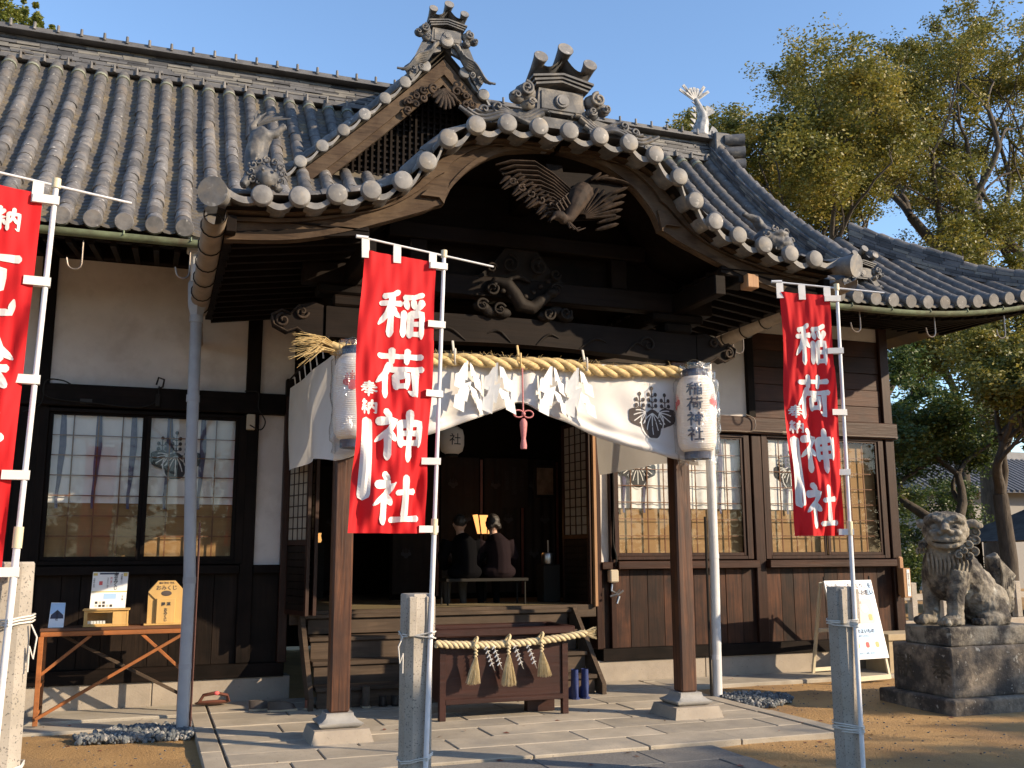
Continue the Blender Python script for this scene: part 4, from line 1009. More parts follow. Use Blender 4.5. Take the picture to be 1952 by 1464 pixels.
# cusp leaf at the joint of the curve
for sg in (-1, 1):
    b = MB(); b.plate([(CX+sg*1.045, 4.85), (CX+sg*1.09, 4.655), (CX+sg*1.135, 4.71), (CX+sg*1.30, 4.71), (CX+sg*1.22, 4.79)], PY+.235, PY+.27); b.build('barge_cusp', mt['barge'], pr)
# verge end tiles
vx = [-2.68+i*.2985 for i in range(3)]
deck(-.075, PY+.10, PY+.33, 'verge_soffit', 'dark', pr, 2.95)
DX = [-2.68, -2.38, -2.075, -1.79, -1.52, -1.305, -1.12, -.86, -.565, -.26, .04, .345, .65, .92, 1.17, 1.335, 1.54, 1.80, 2.085, 2.385, 2.67]
dm, _ = MB().lathe([(.0, -.018), (.045, -.016), (.078, -.006), (.088, .010), (.088, .05)], (0, 0, 0), 24, (0, 1, 0)).mesh('end_tile', mt['disc'], 35)
vm, _ = MB().tube([(0, 0, 0), (0, .30, .0)], [.066, .066], 14).mesh('verge_tile', mt['tile'], 50)
for t in DX:
    link('end_tile', dm, (CX+t, PY+.02, pz(t)), pr, rot=(0, random.uniform(0, 6), 0)); link('verge_tile', vm, (CX+t, PY+.19, pz(t)+.005), pr)
for a, c in zip(DX[:-1], DX[1:]):
    P = []
    for q in range(9): u = q/8; t = a+.03+(c-a-.06)*u; P.append((CX+t, pz(a)*(1-u)+pz(c)*u-.03-.055*sin(pi*u)))
    e = MB(); e.strip([(x, z+.025) for x, z in P], [(x, z-.028) for x, z in P], PY+.045, PY+.34); e.build('scallop_tile', mt['disc'], pr)
# corner tiles at both ends
for sg in (-1, 1):
    c = MB(); p = Vector((CX+sg*2.93, PY+.25, 4.46)); q = Vector((CX+sg*3.07, PY-.10, 4.40)) 
    c.tube([p, p.lerp(q, .6), q], [.075, .09, .12], 18); o = c.build('corner_tile', mt['disc'], pr, smooth=45)
    e = MB(); P = [(CX+sg*(2.70+.28*u), pz(2.7)-.02-.05*sin(pi*u)+.05*u) for u in np.linspace(0, 1, 8)]; e.strip([(x, z+.025) for x, z in P], [(x, z-.03) for x, z in P], PY+.03, PY+.34); e.build('scallop_tile', mt['disc'], pr)
# rows following the curve: raised rake line then ordinary rows
def curve_row(y, r, z_off, seg, a0, a1, name='rake_cap', mat='tile'):
    s = a0
    while s < a1-.05:
        e = min(s+seg, a1); sl = (pz(e)-pz(s))/(e-s); L = sqrt(1+sl*sl)
        if L > 1.25: e = s+(e-s)*.72
        p = Vector((CX+s, y, pz(s)+z_off)); q = Vector((CX+e, y, pz(e)+z_off)); c = MB()
        c.tube([p, p.lerp(q, .1), q], [r, r*1.1, r*.9], 12, sq=1.0); c.build(name, mt[mat], pr, smooth=50); s = e
curve_row(PY+.40, .085, .09, .25, -2.9, 2.9); 
for i in range(10): curve_row(PY+.72+i*.29, .075, .06, .30, -2.95, 2.95, 'cover_tile')
b = MB(); b.strip([(CX+t, pz(t)+.09) for t in np.linspace(-2.9, 2.9, 60)], [(CX+t, pz(t)-.02) for t in np.linspace(-2.9, 2.9, 60)], PY+.335, PY+.5); b.build('rake_bed', mt['ridge'], pr)
# porch ridge and its ornament
path_ridge('porch_ridge_tiles', [(CX, PY+.55, 5.50), (CX, 10.9, 5.50)], .30, .26, .08, parent=pr, n_rows=4)
b = MB(); b.strip([(CX+t, 5.52-.05*t*t+.14) for t in np.linspace(-.62, .62, 12)], [(CX+t, pz(t)+.07) for t in np.linspace(-.62, .62, 12)], PY+.30, PY+.55); b.build('ornament_base', mt['orn'], pr)
oni(CX+.07, PY+.33, 5.70, .84, pr, 1.15, -.62)

# porch eave rafters, soffits along the two sides
for sg in (-1, 1):
    for i in range(14):
        y = PY+.30+i*.24; b = MB(); b.bar((CX+sg*1.75, y, 4.34), (CX+sg*2.88, y, 4.18), .055, .07); b.build('rafter', mt['dark'], pr)
    b = MB(); b.box(CX+sg*2.9-.04, CX+sg*2.9+.04, PY+.15, 11.2, 4.17, 4.31, .005); b.build('eave_fascia', mt['dark'], pr)
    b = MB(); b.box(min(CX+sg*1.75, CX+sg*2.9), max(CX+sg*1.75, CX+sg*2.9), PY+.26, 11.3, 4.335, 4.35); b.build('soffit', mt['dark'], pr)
    b = MB(); b.box(CX+sg*1.74-.06, CX+sg*1.74+.06, PY+.28, 11.6, 4.08, 4.28, .01); b.build('purlin', mt['dark'], pr)
B('purlin_end', CX+1.95, CX+2.12, PY+.27, PY+.55, 4.22, 4.34, 'carved', .01); 
b = MB(); b.box(CX+2.0, CX+2.13, PY+.20, PY+.34, 4.16, 4.30, .008); b.build('purlin_end', mt['sign'], pr)
# gutters of the porch sides
def side_gutter(x, y0, y1, z0, z1, mat):
    b = MB(); n = 12; vs = []; m_ = 10
    for i in range(n+1):
        t = i/n; y = y0+(y1-y0)*t; z = z0+(z1-z0)*t
        for r, rng in ((.092, range(m_)), (.082, range(m_-1, -1, -1))):
            for k in rng: a = pi*.9+pi*1.2*k/(m_-1); vs.append((x+r*cos(a), y, z+r*sin(a)))
    N = 2*m_; b.add(vs, [(i*N+k, i*N+(k+1) % N, (i+1)*N+(k+1) % N, (i+1)*N+k) for i in range(n) for k in range(N)]); g = b.build('gutter', mt[mat], pr, smooth=50)
    for i in range(6):
        y = y0+.25+i*(y1-y0)/6; z = z0+(z1-z0)*(y-y0)/(y1-y0); h = MB(); h.tube([(x+.1*cos(a), y, z+.1*sin(a)) for a in np.linspace(0, 2*pi, 14)], .006, 5); h.build('gutter_wire', mt['wire'], g)
side_gutter(.345, PY-.02, 10.55, 4.24, 4.12, 'bronze'); side_gutter(CX+3.06, PY, 10.2, 4.26, 4.14, 'bronze')

# columns on stone bases
for xc in (1.635, 5.115):
    y0 = 9.02
    b = MB(); b.box(xc-.088, xc+.088, y0-.088, y0+.088, .225, 3.57, .016); b.build('porch_column', mt['column'], hall)
    s = MB()
    def fr(mb, a, z0, b2, z1):
        vs = [(xc+sx*r, y0+sy*r, z) for (r, z) in ((a, z0), (b2, z1)) for (sx, sy) in ((-1, -1), (1, -1), (1, 1), (-1, 1))]
        mb.add(vs, [(0, 1, 5, 4), (1, 2, 6, 5), (2, 3, 7, 6), (3, 0, 4, 7), (3, 2, 1, 0), (4, 5, 6, 7)])
    fr(s, .27, -.01, .235, .105); st = s.build('stone_base', mt['stonewall'], hall)
    s = MB(); pf = [(.14, .105), (.165, .112), (.19, .135), (.192, .15), (.165, .160), (.125, .19), (.118, .215), (.118, .226)]
    N = 40; vs = []
    for r, z in pf:
        for k in range(4):
            for q in range(6):
                t = q/6; c0 = [(-1, -1), (1, -1), (1, 1), (-1, 1)][k]; c1 = [(1, -1), (1, 1), (-1, 1), (-1, -1)][k]
                bulge = 1-.06*sin(pi*t)*(0 if r < .13 else 1); vs.append((xc+(c0[0]*(1-t)+c1[0]*t)*r*bulge, y0+(c0[1]*(1-t)+c1[1]*t)*r*bulge, z))
    n = 24; s.add(vs, [(i*n+k, i*n+(k+1) % n, (i+1)*n+(k+1) % n, (i+1)*n+k) for i in range(len(pf)-1) for k in range(n)]+[tuple(range(n)), tuple((len(pf)-1)*n+k for k in range(n))])
    s.build('base_moulding', mt['base'], st, smooth=40)
# main front beam, slightly arched, with carved grooves and nose ends
b = MB(); X_ = np.linspace(1.42, 5.33, 30); b.strip([(x, 3.865+.03*sin(pi*(x-1.42)/3.91)) for x in X_], [(x, 3.575+.055*max(0, sin(pi*(x-1.9)/2.95)) if 1.9 < x < 4.85 else 3.575) for x in X_], 8.93, 9.11)
beam = b.build('rainbow_beam', mt['beamw'], hall)
gr = MB()
for sg, xc in ((1, 2.05), (-1, 4.70)):
    for k, (dx, w) in enumerate(((0, .20), (.42, .3), (.95, .24))):
        P = [(xc+sg*(dx+w*t), 8.924, 3.70+.05*sin(t*pi*1.2)-.05*t+.01*k) for t in np.linspace(0, 1, 10)]; gr.tube(P, [.004+.012*sin(pi*t) for t in np.linspace(0, 1, 10)], 6)
    spiral(gr, (xc-sg*.05, 8.93, 3.72), .09, 1.3, .014, start=pi, sgn=sg)
gr.build('beam_groove_carving', mt['carved'], beam, smooth=60)
for sg, xc in ((-1, 1.40), (1, 5.35)):
    n_ = MB(); y = 8.97
    P = [(xc, 3.57), (xc+sg*.12, 3.56), (xc+sg*.24, 3.64), (xc+sg*.33, 3.60), (xc+sg*.45, 3.66), (xc+sg*.47, 3.75), (xc+sg*.38, 3.80), (xc+sg*.30, 3.77), (xc+sg*.22, 3.86), (xc+sg*.10, 3.90), (xc, 3.87)]
    n_.plate(P, 8.95, 9.09); nn = n_.build('beam_nose', mt['beamw'], beam)
    c = MB(); spiral(c, (xc+sg*.37, 8.945, 3.70), .065, 1.4, .016, start=pi/2, sgn=-sg); spiral(c, (xc+sg*.20, 8.945, 3.79), .06, 1.4, .015, start=0, sgn=sg)
    c.tube([(p[0], 8.945, p[1]) for p in P[1:9]], .013, 6); c.build('nose_scroll', mt['carve'], nn, smooth=60)
# bracket blocks, upper beams and struts
for xc in (1.635, 5.115):
    for (w, z0, z1) in ((.16, 3.87, 3.98), (.30, 3.985, 4.08)): B('bracket_block', xc-w, xc+w, 8.9, 9.14, z0, z1, 'dark', .02)
B('upper_beam', 1.2, 5.55, 8.94, 9.10, 4.09, 4.30, 'beamw', .01); B('upper_beam', 2.0, 4.76, 8.94, 9.10, 4.62, 4.78, 'beamw', .01)
for x in (2.3, 4.46): B('strut', x-.09, x+.09, 8.96, 9.08, 4.30, 4.62, 'beamw', .01)
b = MB(); b.plate([(2.9, 4.30), (3.86, 4.30), (3.7, 4.42), (3.55, 4.62), (3.2, 4.62), (3.05, 4.42)], 8.98, 9.06); b.build('frog_leg_strut', mt['carved'], hall)
B('upper_beam', CX-.09, CX+.09, 8.1, 11.6, 5.02, 5.2, 'dark', .01)
for xc in (1.635, 5.115):   # rear tie beams, bowed
    b = MB(); P = [(xc, 9.1+2.5*t, 3.72+.35*sin(pi*t*.55)) for t in np.linspace(0, 1, 12)]; b.tube(P, .11, 8); b.build('bowed_tie_beam', mt['dark'], hall, smooth=50)
# gable infill behind the barge boards so the attic reads closed
b = MB(); b.strip([(CX+t, pz(t)-.12) for t in np.linspace(-2.6, 2.6, 50)], [(CX+t, 4.28) for t in np.linspace(-2.6, 2.6, 50)], 9.12, 9.15); b.build('attic_board', mt['dark'], hall)

# carvings -------------------------------------------------------------
def feather(mb, p, q, w, th=.018, y=0):
    p, q = Vector(p), Vector(q); mid = p.lerp(q, .55); mb.tube([p, p.lerp(q, .25), mid, p.lerp(q, .85), q], [w*.45, w*.85, w, w*.75, w*.2], 6, sq=.5)
fy = PY+.24
ph = MB()   # phoenix: body, neck and head low centre, wings spread to both sides, tail at right
def pt(px, py, dy=0):   # local carving grid: x 0..1.43 m, z measured from 4.53
    return (2.69+px*1.02, fy+dy, 4.55+py)
ph.tube([pt(.95, .40), pt(.86, .30, -.05), pt(.80, .18, -.09), pt(.74, .06, -.10), pt(.66, .03, -.12)], [.10, .11, .08, .05, .035], 10)
ph.ell(pt(.64, .07, -.13), (.07, .05, .05)); ph.tube([pt(.60, .06, -.14), pt(.55, .02, -.16), pt(.54, -.02, -.15)], [.022, .014, .004], 6)
body = organic(ph, 'phoenix_carving', mt['carve'], .012, hall, 1)
pf_ = MB()
for k in range(12):      # left wing: long arched plumes rising to upper left
    t = k/11; a = pt(.80-.015*k, .36-.022*k, -.05-.004*k); q = pt(.08+.040*k, .53-.040*k, -.01); mid = Vector(a).lerp(Vector(q), .5)+Vector((0, 0, .15-.015*k))
    pf_.tube([a, Vector(a).lerp(mid, .5)+Vector((0, 0, .02)), mid, mid.lerp(Vector(q), .6)+Vector((0, 0, .02)), q], [.018, .026, .032, .036, .012], 6, sq=.55)
for k in range(13):     # short overlapping feathers along the lower left edge
    t = k/12; a = Vector(pt(.20+.46*t, .42-.30*t, -.04)); q = a+Vector((-.10-.02*(k % 3), -.02, -.085-.015*(k % 2))); pf_.tube([a, a.lerp(q, .4)+Vector((.0, 0, .012)), q], [.022, .040, .012], 6, sq=.5)
for k in range(12): t = k/11; a = Vector(pt(.30+.42*t, .46-.26*t, -.055)); q = a+Vector((-.09, -.015, -.06)); pf_.tube([a, a.lerp(q, .5), q], [.018, .030, .010], 6, sq=.5)
for k in range(6): spiral(pf_, pt(.22+.09*k, .36-.045*k, -.055), .045, 1.2, .014, start=k*.8, sgn=1)
for k in range(15):     # right wing: fan of ribs
    a = radians(76-8.2*k); o_ = Vector(pt(.88, .10, -.05)); L = .50-.012*abs(k-4)*2; e = o_+Vector((sin(a)*L*.95, .03, cos(a)*L*.80))
    pf_.tube([o_+(e-o_)*.15, o_.lerp(e, .5), e], [.012, .022, .030], 6, sq=.6)
for k in range(6):      # tail at right
    c0 = pt(1.05+.02*k, .02+.07*k, -.02); c1 = pt(1.30+.02*k, .12+.075*k, .02); feather(pf_, c0, c1, .045)
for k in range(5): c0 = pt(1.0+.05*k, .50+.01*k, -.02); c1 = pt(1.12+.075*k, .60-.02*k, 0); feather(pf_, c0, c1, .04)
for k in range(4): pf_.tube([pt(.66+.03*k, .10+.03*k, -.13), pt(.60+.03*k, .17+.03*k, -.15), pt(.64+.03*k, .21+.03*k, -.14)], [.01, .012, .004], 5)   # crest plumes
for k in range(3): pf_.tube([pt(.72, .04, -.12), pt(.74+.04*k, -.03-.01*k, -.13), pt(.80+.05*k, -.01, -.12)], [.012, .010, .004], 5)
pf_.build('plumage', mt['carve'], body, smooth=60)
bk = MB(); bk.plate([pt(.12, .50)[::2], pt(.35, .25)[::2], pt(.6, .10)[::2], pt(.85, .10)[::2], pt(1.15, .15)[::2], pt(1.34, .50)[::2], pt(1.0, .58)[::2], pt(.7, .56)[::2], pt(.4, .56)[::2]], fy+.02, fy+.05); bk.build('carving_ground', mt['dark'], body)
# dragon-and-cloud carving on the beam
dr = MB(); y = 8.92
dr.tube([(2.98, y, 4.14), (3.06, y-.03, 4.24), (3.18, y-.04, 4.22), (3.26, y-.04, 4.12), (3.33, y-.03, 4.02), (3.45, y-.03, 4.0), (3.55, y-.04, 4.08), (3.66, y-.03, 4.16)], [.03, .05, .07, .075, .08, .07, .06, .03], 10)
dr.ell((3.66, y-.05, 4.17), (.07, .06, .05)); dr.tube([(3.2, y, 4.28), (3.32, y-.02, 4.31), (3.45, y, 4.27)], [.02, .03, .02], 8)
for (cx_, cz_) in ((2.92, 3.98), (3.02, 3.93), (3.72, 3.99), (3.82, 3.94), (3.60, 3.93), (3.15, 3.93)): dr.ell((cx_, y-.01, cz_), (.09, .05, .055))
dg_ = organic(dr, 'dragon_carving', mt['carved'], .014, hall, 1)
d2 = MB()
for (cx_, cz_, s_) in ((2.92, 3.98, 1), (3.80, 3.97, -1), (3.70, 4.20, 1), (3.02, 4.16, -1), (3.10, 3.95, 1), (3.62, 3.95, -1)): spiral(d2, (cx_, y-.05, cz_), .07, 1.4, .016, start=.5, sgn=s_)
for k in range(8): d2.ell((3.05+.08*k, y-.06-.01*(k % 2), 4.20-.12*sin(k*.55)), (.03, .02, .025), n=7, m=5)
stuff(d2.build('carved_scroll', mt['carved'], dg_, smooth=60))
for sg in (-1, 1):   # small scroll pieces on the higher beam
    c = MB(); spiral(c, (CX+sg*.16, 8.92, 4.44), .10, 1.4, .02, start=pi/2, sgn=sg); spiral(c, (CX+sg*.34, 8.93, 4.38), .06, 1.3, .016, start=0, sgn=-sg); c.build('scroll_carving', mt['carved'], hall, smooth=60)

# guardian lion tiles on the porch corners
def roof_lion(c, s, flip=1):
    b = MB(); c = Vector(c)
    def q(x, y_, z): return c+Vector((x*flip, y_, z))*s
    b.ell(q(0, 0, .16), (.19*s, .16*s, .15*s)); b.ell(q(.06, -.10, .12), (.13*s, .12*s, .12*s)); b.tube([q(-.02, .02, .2), q(-.06, .06, .42), q(-.02, .05, .62), q(.06, .02, .72)], [.15*s, .13*s, .12*s, .09*s], 10)
    b.tube([q(.02, .02, .66), q(.16, .0, .70), q(.24, -.02, .80)], [.06*s, .05*s, .04*s], 8); b.tube([q(-.06, .1, .6), q(-.10, .1, .78), q(-.02, .08, .92)], [.06*s, .05*s, .02*s], 8)
    b.tube([q(-.1, -.05, .15), q(-.2, -.12, .0)], [.07*s, .05*s], 8); b.tube([q(.12, -.05, .12), q(.2, -.1, .0)], [.07*s, .05*s], 8)
    o = organic(b, 'guardian_lion_tile', mt['orn'], .016*s/.8, pr, 1); roughen(o, .01, 12)
    d = MB()
    for k in range(12): a = k*pi/6; p = q(.05+.17*cos(a), -.12, .17+.15*sin(a)); spiral(d, p, .045*s, 1.2, .014*s, start=a)
    for k in range(5): p = q(-.05, .08, .80); d.tube([p, p+Vector((-.03+.06*k, 0, .10))*s, p+Vector((-.0+.09*k, 0, .17-.01*k))*s], [.02*s, .018*s, .006*s], 5)
    for sx in (-.05, .08): d.ell(q(.05+sx, -.22, .18), (.02*s, .015*s, .02*s), n=8, m=6)
    stuff(d.build('mane_curls', mt['orn'], o, smooth=60))
roof_lion((.70, PY+.22, 4.56), .76); fm = MB(); c_ = Vector((CX+2.45, PY+.42, 4.72)); fm.ell(c_, (.20, .17, .15)); fm.ell(c_+Vector((.06, -.10, -.04)), (.13, .10, .10)); fm.tube([c_+Vector((-.05, 0, .10)), c_+Vector((-.16, .02, .24)), c_+Vector((-.30, .04, .30))], [.07, .05, .02], 8); fm.ell(c_+Vector((.02, -.14, .06)), (.09, .05, .04)); fm.ell(c_+Vector((0, .05, -.16)), (.16, .14, .16))
fo = organic(fm, 'demon_face_tile', mt['orn'], .014, pr, 1); roughen(fo, .014, 14)
fm = MB()
for k in range(7): a = k*.9; spiral(fm, c_+Vector((.15*cos(a), -.12, .11*sin(a))), .04, 1.2, .012, start=a)
stuff(fm.build('mane_curls', mt['orn'], fo, smooth=60))

# ================================================================== DOWNPIPES AND WALL FITTINGS (parts of the hall)
def pipe(name, P, r, mat, joints=(), n=16):
    b = MB(); b.tube(P, r, n); p = b.build(name, mt[mat], hall, smooth=50)
    for (c, d, rr, L) in joints: j = MB(); c = Vector(c); d = Vector(d).normalized(); j.tube([c-d*L/2, c+d*L/2], rr, n); j.build('pipe_collar', mt[mat], p, smooth=50)
    return p
lp = pipe('downpipe', [(.375, 10.12, -.05), (.375, 10.12, 1.35), (.33, 10.14, 2.6), (.315, 10.16, 3.95)], .057, 'pvc', [((.375, 10.12, .55), (0, 0, 1), .060, .05), ((.375, 10.12, 1.35), (0, 0, 1), .062, .06), ((.322, 10.15, 3.12), (0, 0, 1), .064, .07), ((.315, 10.16, 3.93), (0, 0, 1), .066, .07)])
f = MB(); f.lathe([(.058, 0), (.085, .10), (.095, .28), (.095, .34), (.07, .40)], (.315, 10.16, 3.96), 4); f.build('pipe_hopper', mt['pvc'], lp)
f = MB(); f.tube([(.29, 10.14, 4.32), (.27, 10.08, 4.60)], .05, 14); f.box(.19, .36, 9.98, 10.12, 4.58, 4.74, .01); f.box(.175, .375, 9.965, 10.135, 4.735, 4.765, .006); f.build('gutter_outlet_box', mt['pvcw'], lp)
b = MB(); b.tube([(.445, 10.12, -.05), (.445, 10.12, 1.9)], .012, 6); b.build('conduit', mt['sandal'], hall, smooth=50)
b = MB(); b.tube([(.40, 11.63, 3.98), (.36, 11.0, 4.02), (.35, 10.5, 4.08)], .05, 12); b.build('gutter_branch', mt['bronze'], hall, smooth=50)
rp = pipe('downpipe', [(6.11, 10.05, -.01), (6.13, 10.05, 1.4), (6.12, 10.03, 3.95)], .055, 'pvcw', [((6.11, 10.05, .42), (0, 0, 1), .059, .05), ((6.13, 10.05, 1.55), (0, 0, 1), .059, .05)])
f = MB(); f.lathe([(.056, 0), (.075, .06), (.10, .14), (.105, .20)], (6.12, 10.03, 3.93), 14); f.build('pipe_hopper', mt['pvcw'], rp, smooth=50)
b = MB(); b.tube([(6.03, 10.05, .0), (6.03, 10.05, 2.0)], .014, 6); b.build('conduit', mt['wire'], hall, smooth=50)
def cable(P, r, mat='wire', parent=None):
    b = MB(); P = [Vector(p) for p in P]; Q = []
    for i in range(len(P)-1):
        p0 = P[max(i-1, 0)]; p1 = P[i]; p2 = P[i+1]; p3 = P[min(i+2, len(P)-1)]
        for k in range(6):
            t = k/6; Q.append(.5*((2*p1)+(p2-p0)*t+(2*p0-5*p1+4*p2-p3)*t*t+(3*p1-p0-3*p2+p3)*t**3))
    Q.append(P[-1]); b.tube(Q, r, 5); return b.build('cable', mt[mat], parent or hall, smooth=60)
cable([(-1.35, 11.53, 3.1), (-1.18, 11.53, 3.2), (-1.15, 11.53, 3.44), (-1.0, 11.53, 3.46), (-.9, 11.53, 3.42)], .008)
cable([(-1.16, 11.53, 3.44), (-1.12, 11.53, 3.27), (-.6, 11.53, 3.22), (-.2, 11.53, 3.20), (-.02, 11.53, 3.28), (.0, 11.53, 3.45)], .007)
cable([(.93, 11.53, 3.44), (1.08, 11.53, 3.43), (1.09, 11.53, 3.25), (1.17, 11.53, 3.10), (1.12, 11.53, 3.0), (1.0, 11.53, 3.05)], .008)
b = MB(); b.box(-.03, .02, 11.52, 11.55, 3.22, 3.36, .005); b.tube([(-.03, 11.52, 3.46), (-.01, 11.50, 3.54), (.05, 11.50, 3.52), (.04, 11.52, 3.44), (-.01, 11.52, 3.42)], .012, 6); b.build('floodlight_bracket', mt['wire'], hall)
B('junction_box', .965, 1.06, 11.53, 11.6, 3.0, 3.18, 'beige', .008); B('wall_tag', -.80, -.68, 11.545, 11.549, 3.22, 3.27, 'trousers', 0)
B('wall_tag', 8.22, 8.30, 11.545, 11.549, 3.215, 3.25, 'beige', 0)
cable([(5.41, 11.53, 3.23), (6.5, 11.53, 3.215), (7.4, 11.53, 3.225), (7.72, 11.52, 3.24), (7.75, 11.52, 3.40), (7.62, 11.53, 3.46)], .008, 'hook')
cable([(7.72, 11.53, 3.24), (8.8, 11.53, 3.23), (10.2, 11.53, 3.235)], .007, 'hook')
cable([(5.60, 11.58, 3.0), (5.60, 11.57, 2.2), (5.58, 11.57, 1.75), (5.62, 11.57, 1.55), (5.61, 11.56, 1.42)], .012)
s_ = MB(); s_.box(5.50, 5.62, 11.50, 11.60, 1.22, 1.38, .015); so = s_.build('outdoor_socket', mt['beige'], hall)
s_ = MB(); s_.tube([(5.52, 11.50, 1.20), (5.50, 11.48, 1.12), (5.56, 11.47, 1.09), (5.62, 11.49, 1.13)], .012, 6); s_.tube([(5.48, 11.48, 1.05), (5.60, 11.47, 1.08), (5.66, 11.47, 1.12)], .014, 6); s_.tube([(5.60, 11.47, 1.05), (5.56, 11.46, .96)], .022, 8); s_.build('lever', mt['metal'], so, smooth=50)
rain_hook(6.75, 10.2, 4.02, 1.0, 1); rain_hook(7.75, 10.6, 4.25, .8, 1)

# ================================================================== CURTAIN, ROPE, STREAMERS, TASSEL
cur = thing('shrine_curtain', 'white entrance curtain printed with paulownia crests and drawn up at the centre', 'curtain', (CX, 8.86, 2.5))
CY = 8.84
CB = [(1.50, 2.42), (1.9, 2.56), (2.37, 2.68), (2.8, 2.84), (3.1, 2.955), (3.285, 3.03), (3.47, 2.955), (3.8, 2.84), (4.3, 2.67), (4.89, 2.545), (5.20, 2.50)]
def cbot(x): return smooth_interp(x, [p[0] for p in CB], [p[1] for p in CB])
def curtain_pt(x, z):
    zb = cbot(x); t = (3.46-z)/(3.46-zb); d = abs(x-3.285)
    g = math.exp(-(d/.55)**2)
    fold = .035*g*sin(16*d-1.5*t*0)+.022*t*sin(x*7.0+1)+.012*sin(x*17+z*6)*t
    swag = .040*max(0, 1-abs((z-zb)/.18))*sin((z-zb)*40)*min(1, d*1.2)*(1 if d < 1.3 else .6)
    dr_ = .018*sin(14*(z+.42*d))*(1-g*.5)*min(1, d)*t
    return Vector((x, CY-.02-fold-swag-dr_, z))
c = MB(); c.grid(lambda u, v: curtain_pt(1.50+3.70*u, 3.46-(3.46-cbot(1.50+3.70*u))*v), 150, 44); front = c.build('front_cloth', mt['cloth'], cur, smooth=80)
c = MB(); P = [curtain_pt(1.5+3.7*i/60, cbot(1.5+3.7*i/60))+Vector((0, -.004, .012)) for i in range(61)]; c.tube(P, .012, 6, sq=.6); c.build('hem', mt['cloth'], front, smooth=80)
for cxx in (2.06, 4.72):
    d, l = MB(), MB(); crest(d, l, lambda sx, sy, lf: tuple(curtain_pt(cxx+sx, 3.0-sy)+Vector((0, -.003-lf*1.6, 0))), 0, 0, .265); d.build('crest', mt['inkbrown'], front); l.build('crest_vein', mt['white'], front)
def side_cloth(x0, y0, x1, y1, zt0, zt1, zb0, zb1):
    c = MB(); c.grid(lambda u, v: (x0+(x1-x0)*u+.03*sin(u*11+v*2)*(.3+v), y0+(y1-y0)*u, (zt0+(zt1-zt0)*u)*(1-v)+(zb0+(zb1-zb0)*u+.04*sin(u*5))*v), 50, 16); return c.build('side_cloth', mt['cloth'], cur, smooth=80)
side_cloth(1.50, 8.86, 1.42, 11.3, 3.42, 3.46, 2.42, 2.56); side_cloth(5.25, 8.90, 5.26, 11.3, 3.44, 3.46, 2.48, 2.60)
for i in range(6): b = MB(); y = 9.2+i*.38; b.tube([(1.45, y, 3.42), (1.43, y, 3.56)], .007, 5); b.build('tie', mt['cloth'], cur)
c = MB(); c.tube([(1.44, 8.9, 3.56), (1.43, 11.55, 3.60)], .010, 6); c.build('side_cord', mt['wire'], cur)
c = MB(); c.tube([(x, CY+.01, 3.50-.01*sin((x-1.5)/3.7*pi)) for x in np.linspace(1.5, 5.2, 20)], .008, 5); c.build('head_cord', mt['wire'], cur)

def rope(name, P0, P1, sag, r, pitch, parent, mat, fn=None, strands=3):
    P0, P1 = Vector(P0), Vector(P1); n = 150; base = []
    for i in range(n+1):
        t = i/n; p = P0.lerp(P1, t); p.z -= sag*4*t*(1-t); 
        if fn: p.z += fn(t)
        base.append(p)
    L = (P1-P0).length
    for s in range(strands):
        Q = []; R = []
        for i, p in enumerate(base):
            t = i/n; a = 2*pi*(t*L/pitch)+2*pi*s/strands; tg = (base[min(i+1, n)]-base[max(i-1, 0)]).normalized(); u_ = Vector((0, 1, 0)); w = tg.cross(u_).normalized()
            rr = r*(1+.06*sin(i*.7+s)); Q.append(p+(u_*cos(a)+w*sin(a))*rr*.52); R.append(rr*.56)
        b = MB(); b.tube(Q, R, 8); b.build(name, mt[mat], parent, smooth=70)
sr = thing('sacred_rope', 'thick twisted golden straw rope strung across the porch above the white curtain', 'rope', (CX, 8.77, 3.4))
RYY = 8.765
rope('strand', (1.45, RYY, 3.43), (5.02, RYY, 3.44), .045, .060, .42, sr, 'straw', lambda t: -.02*sin(t*9)+.012*sin(t*23))
fz = MB(); RS2 = random.Random(3)
for k in range(420):
    t = RS2.random(); x = 1.45+3.55*t; z = 3.44-.045*4*t*(1-t)-.02*sin(t*9); a = RS2.uniform(0, 2*pi); p = Vector((x, RYY+.05*cos(a)-.01, z+.05*sin(a))); q = p+Vector((RS2.uniform(-.05, .05), .03*cos(a)-.015, .035*sin(a)+RS2.uniform(-.02, .02)))
    fz.tube([p, q], [.0016, .0008], 3, cap=False)
stuff(fz.build('loose_fibres', mt['straw'], sr))
en = MB()
for k in range(85):
    a = RS2.uniform(-1, 1); b_ = RS2.uniform(-1, 1); p = Vector((1.50, RYY+.03*a, 3.42+.03*b_)); L = RS2.uniform(.22, .44); q = p+Vector((-L, .12*a*L*2-.05, L*(.26*b_+.06))); m_ = p.lerp(q, .5)+Vector((0, 0, .03)); q.z -= .16*max(0, RS2.random()-.3)
    en.tube([p, m_, q], [.004, .0035, .0012], 4, cap=False)
stuff(en.build('straw_end', mt['straw'], sr))
for x in (2.62, 3.28, 3.98): c = MB(); c.tube([(x+.03*cos(a), RYY+.078*cos(a), 3.425+.078*sin(a)) for a in np.linspace(0, 2*pi, 14)], .009, 6); c.tube([(x, RYY+.05, 3.47), (x, RYY+.1, 3.60)], .012, 6); c.build('rope_tie', mt['twine'] if x != 3.28 else mt['straw'], sr, smooth=60)
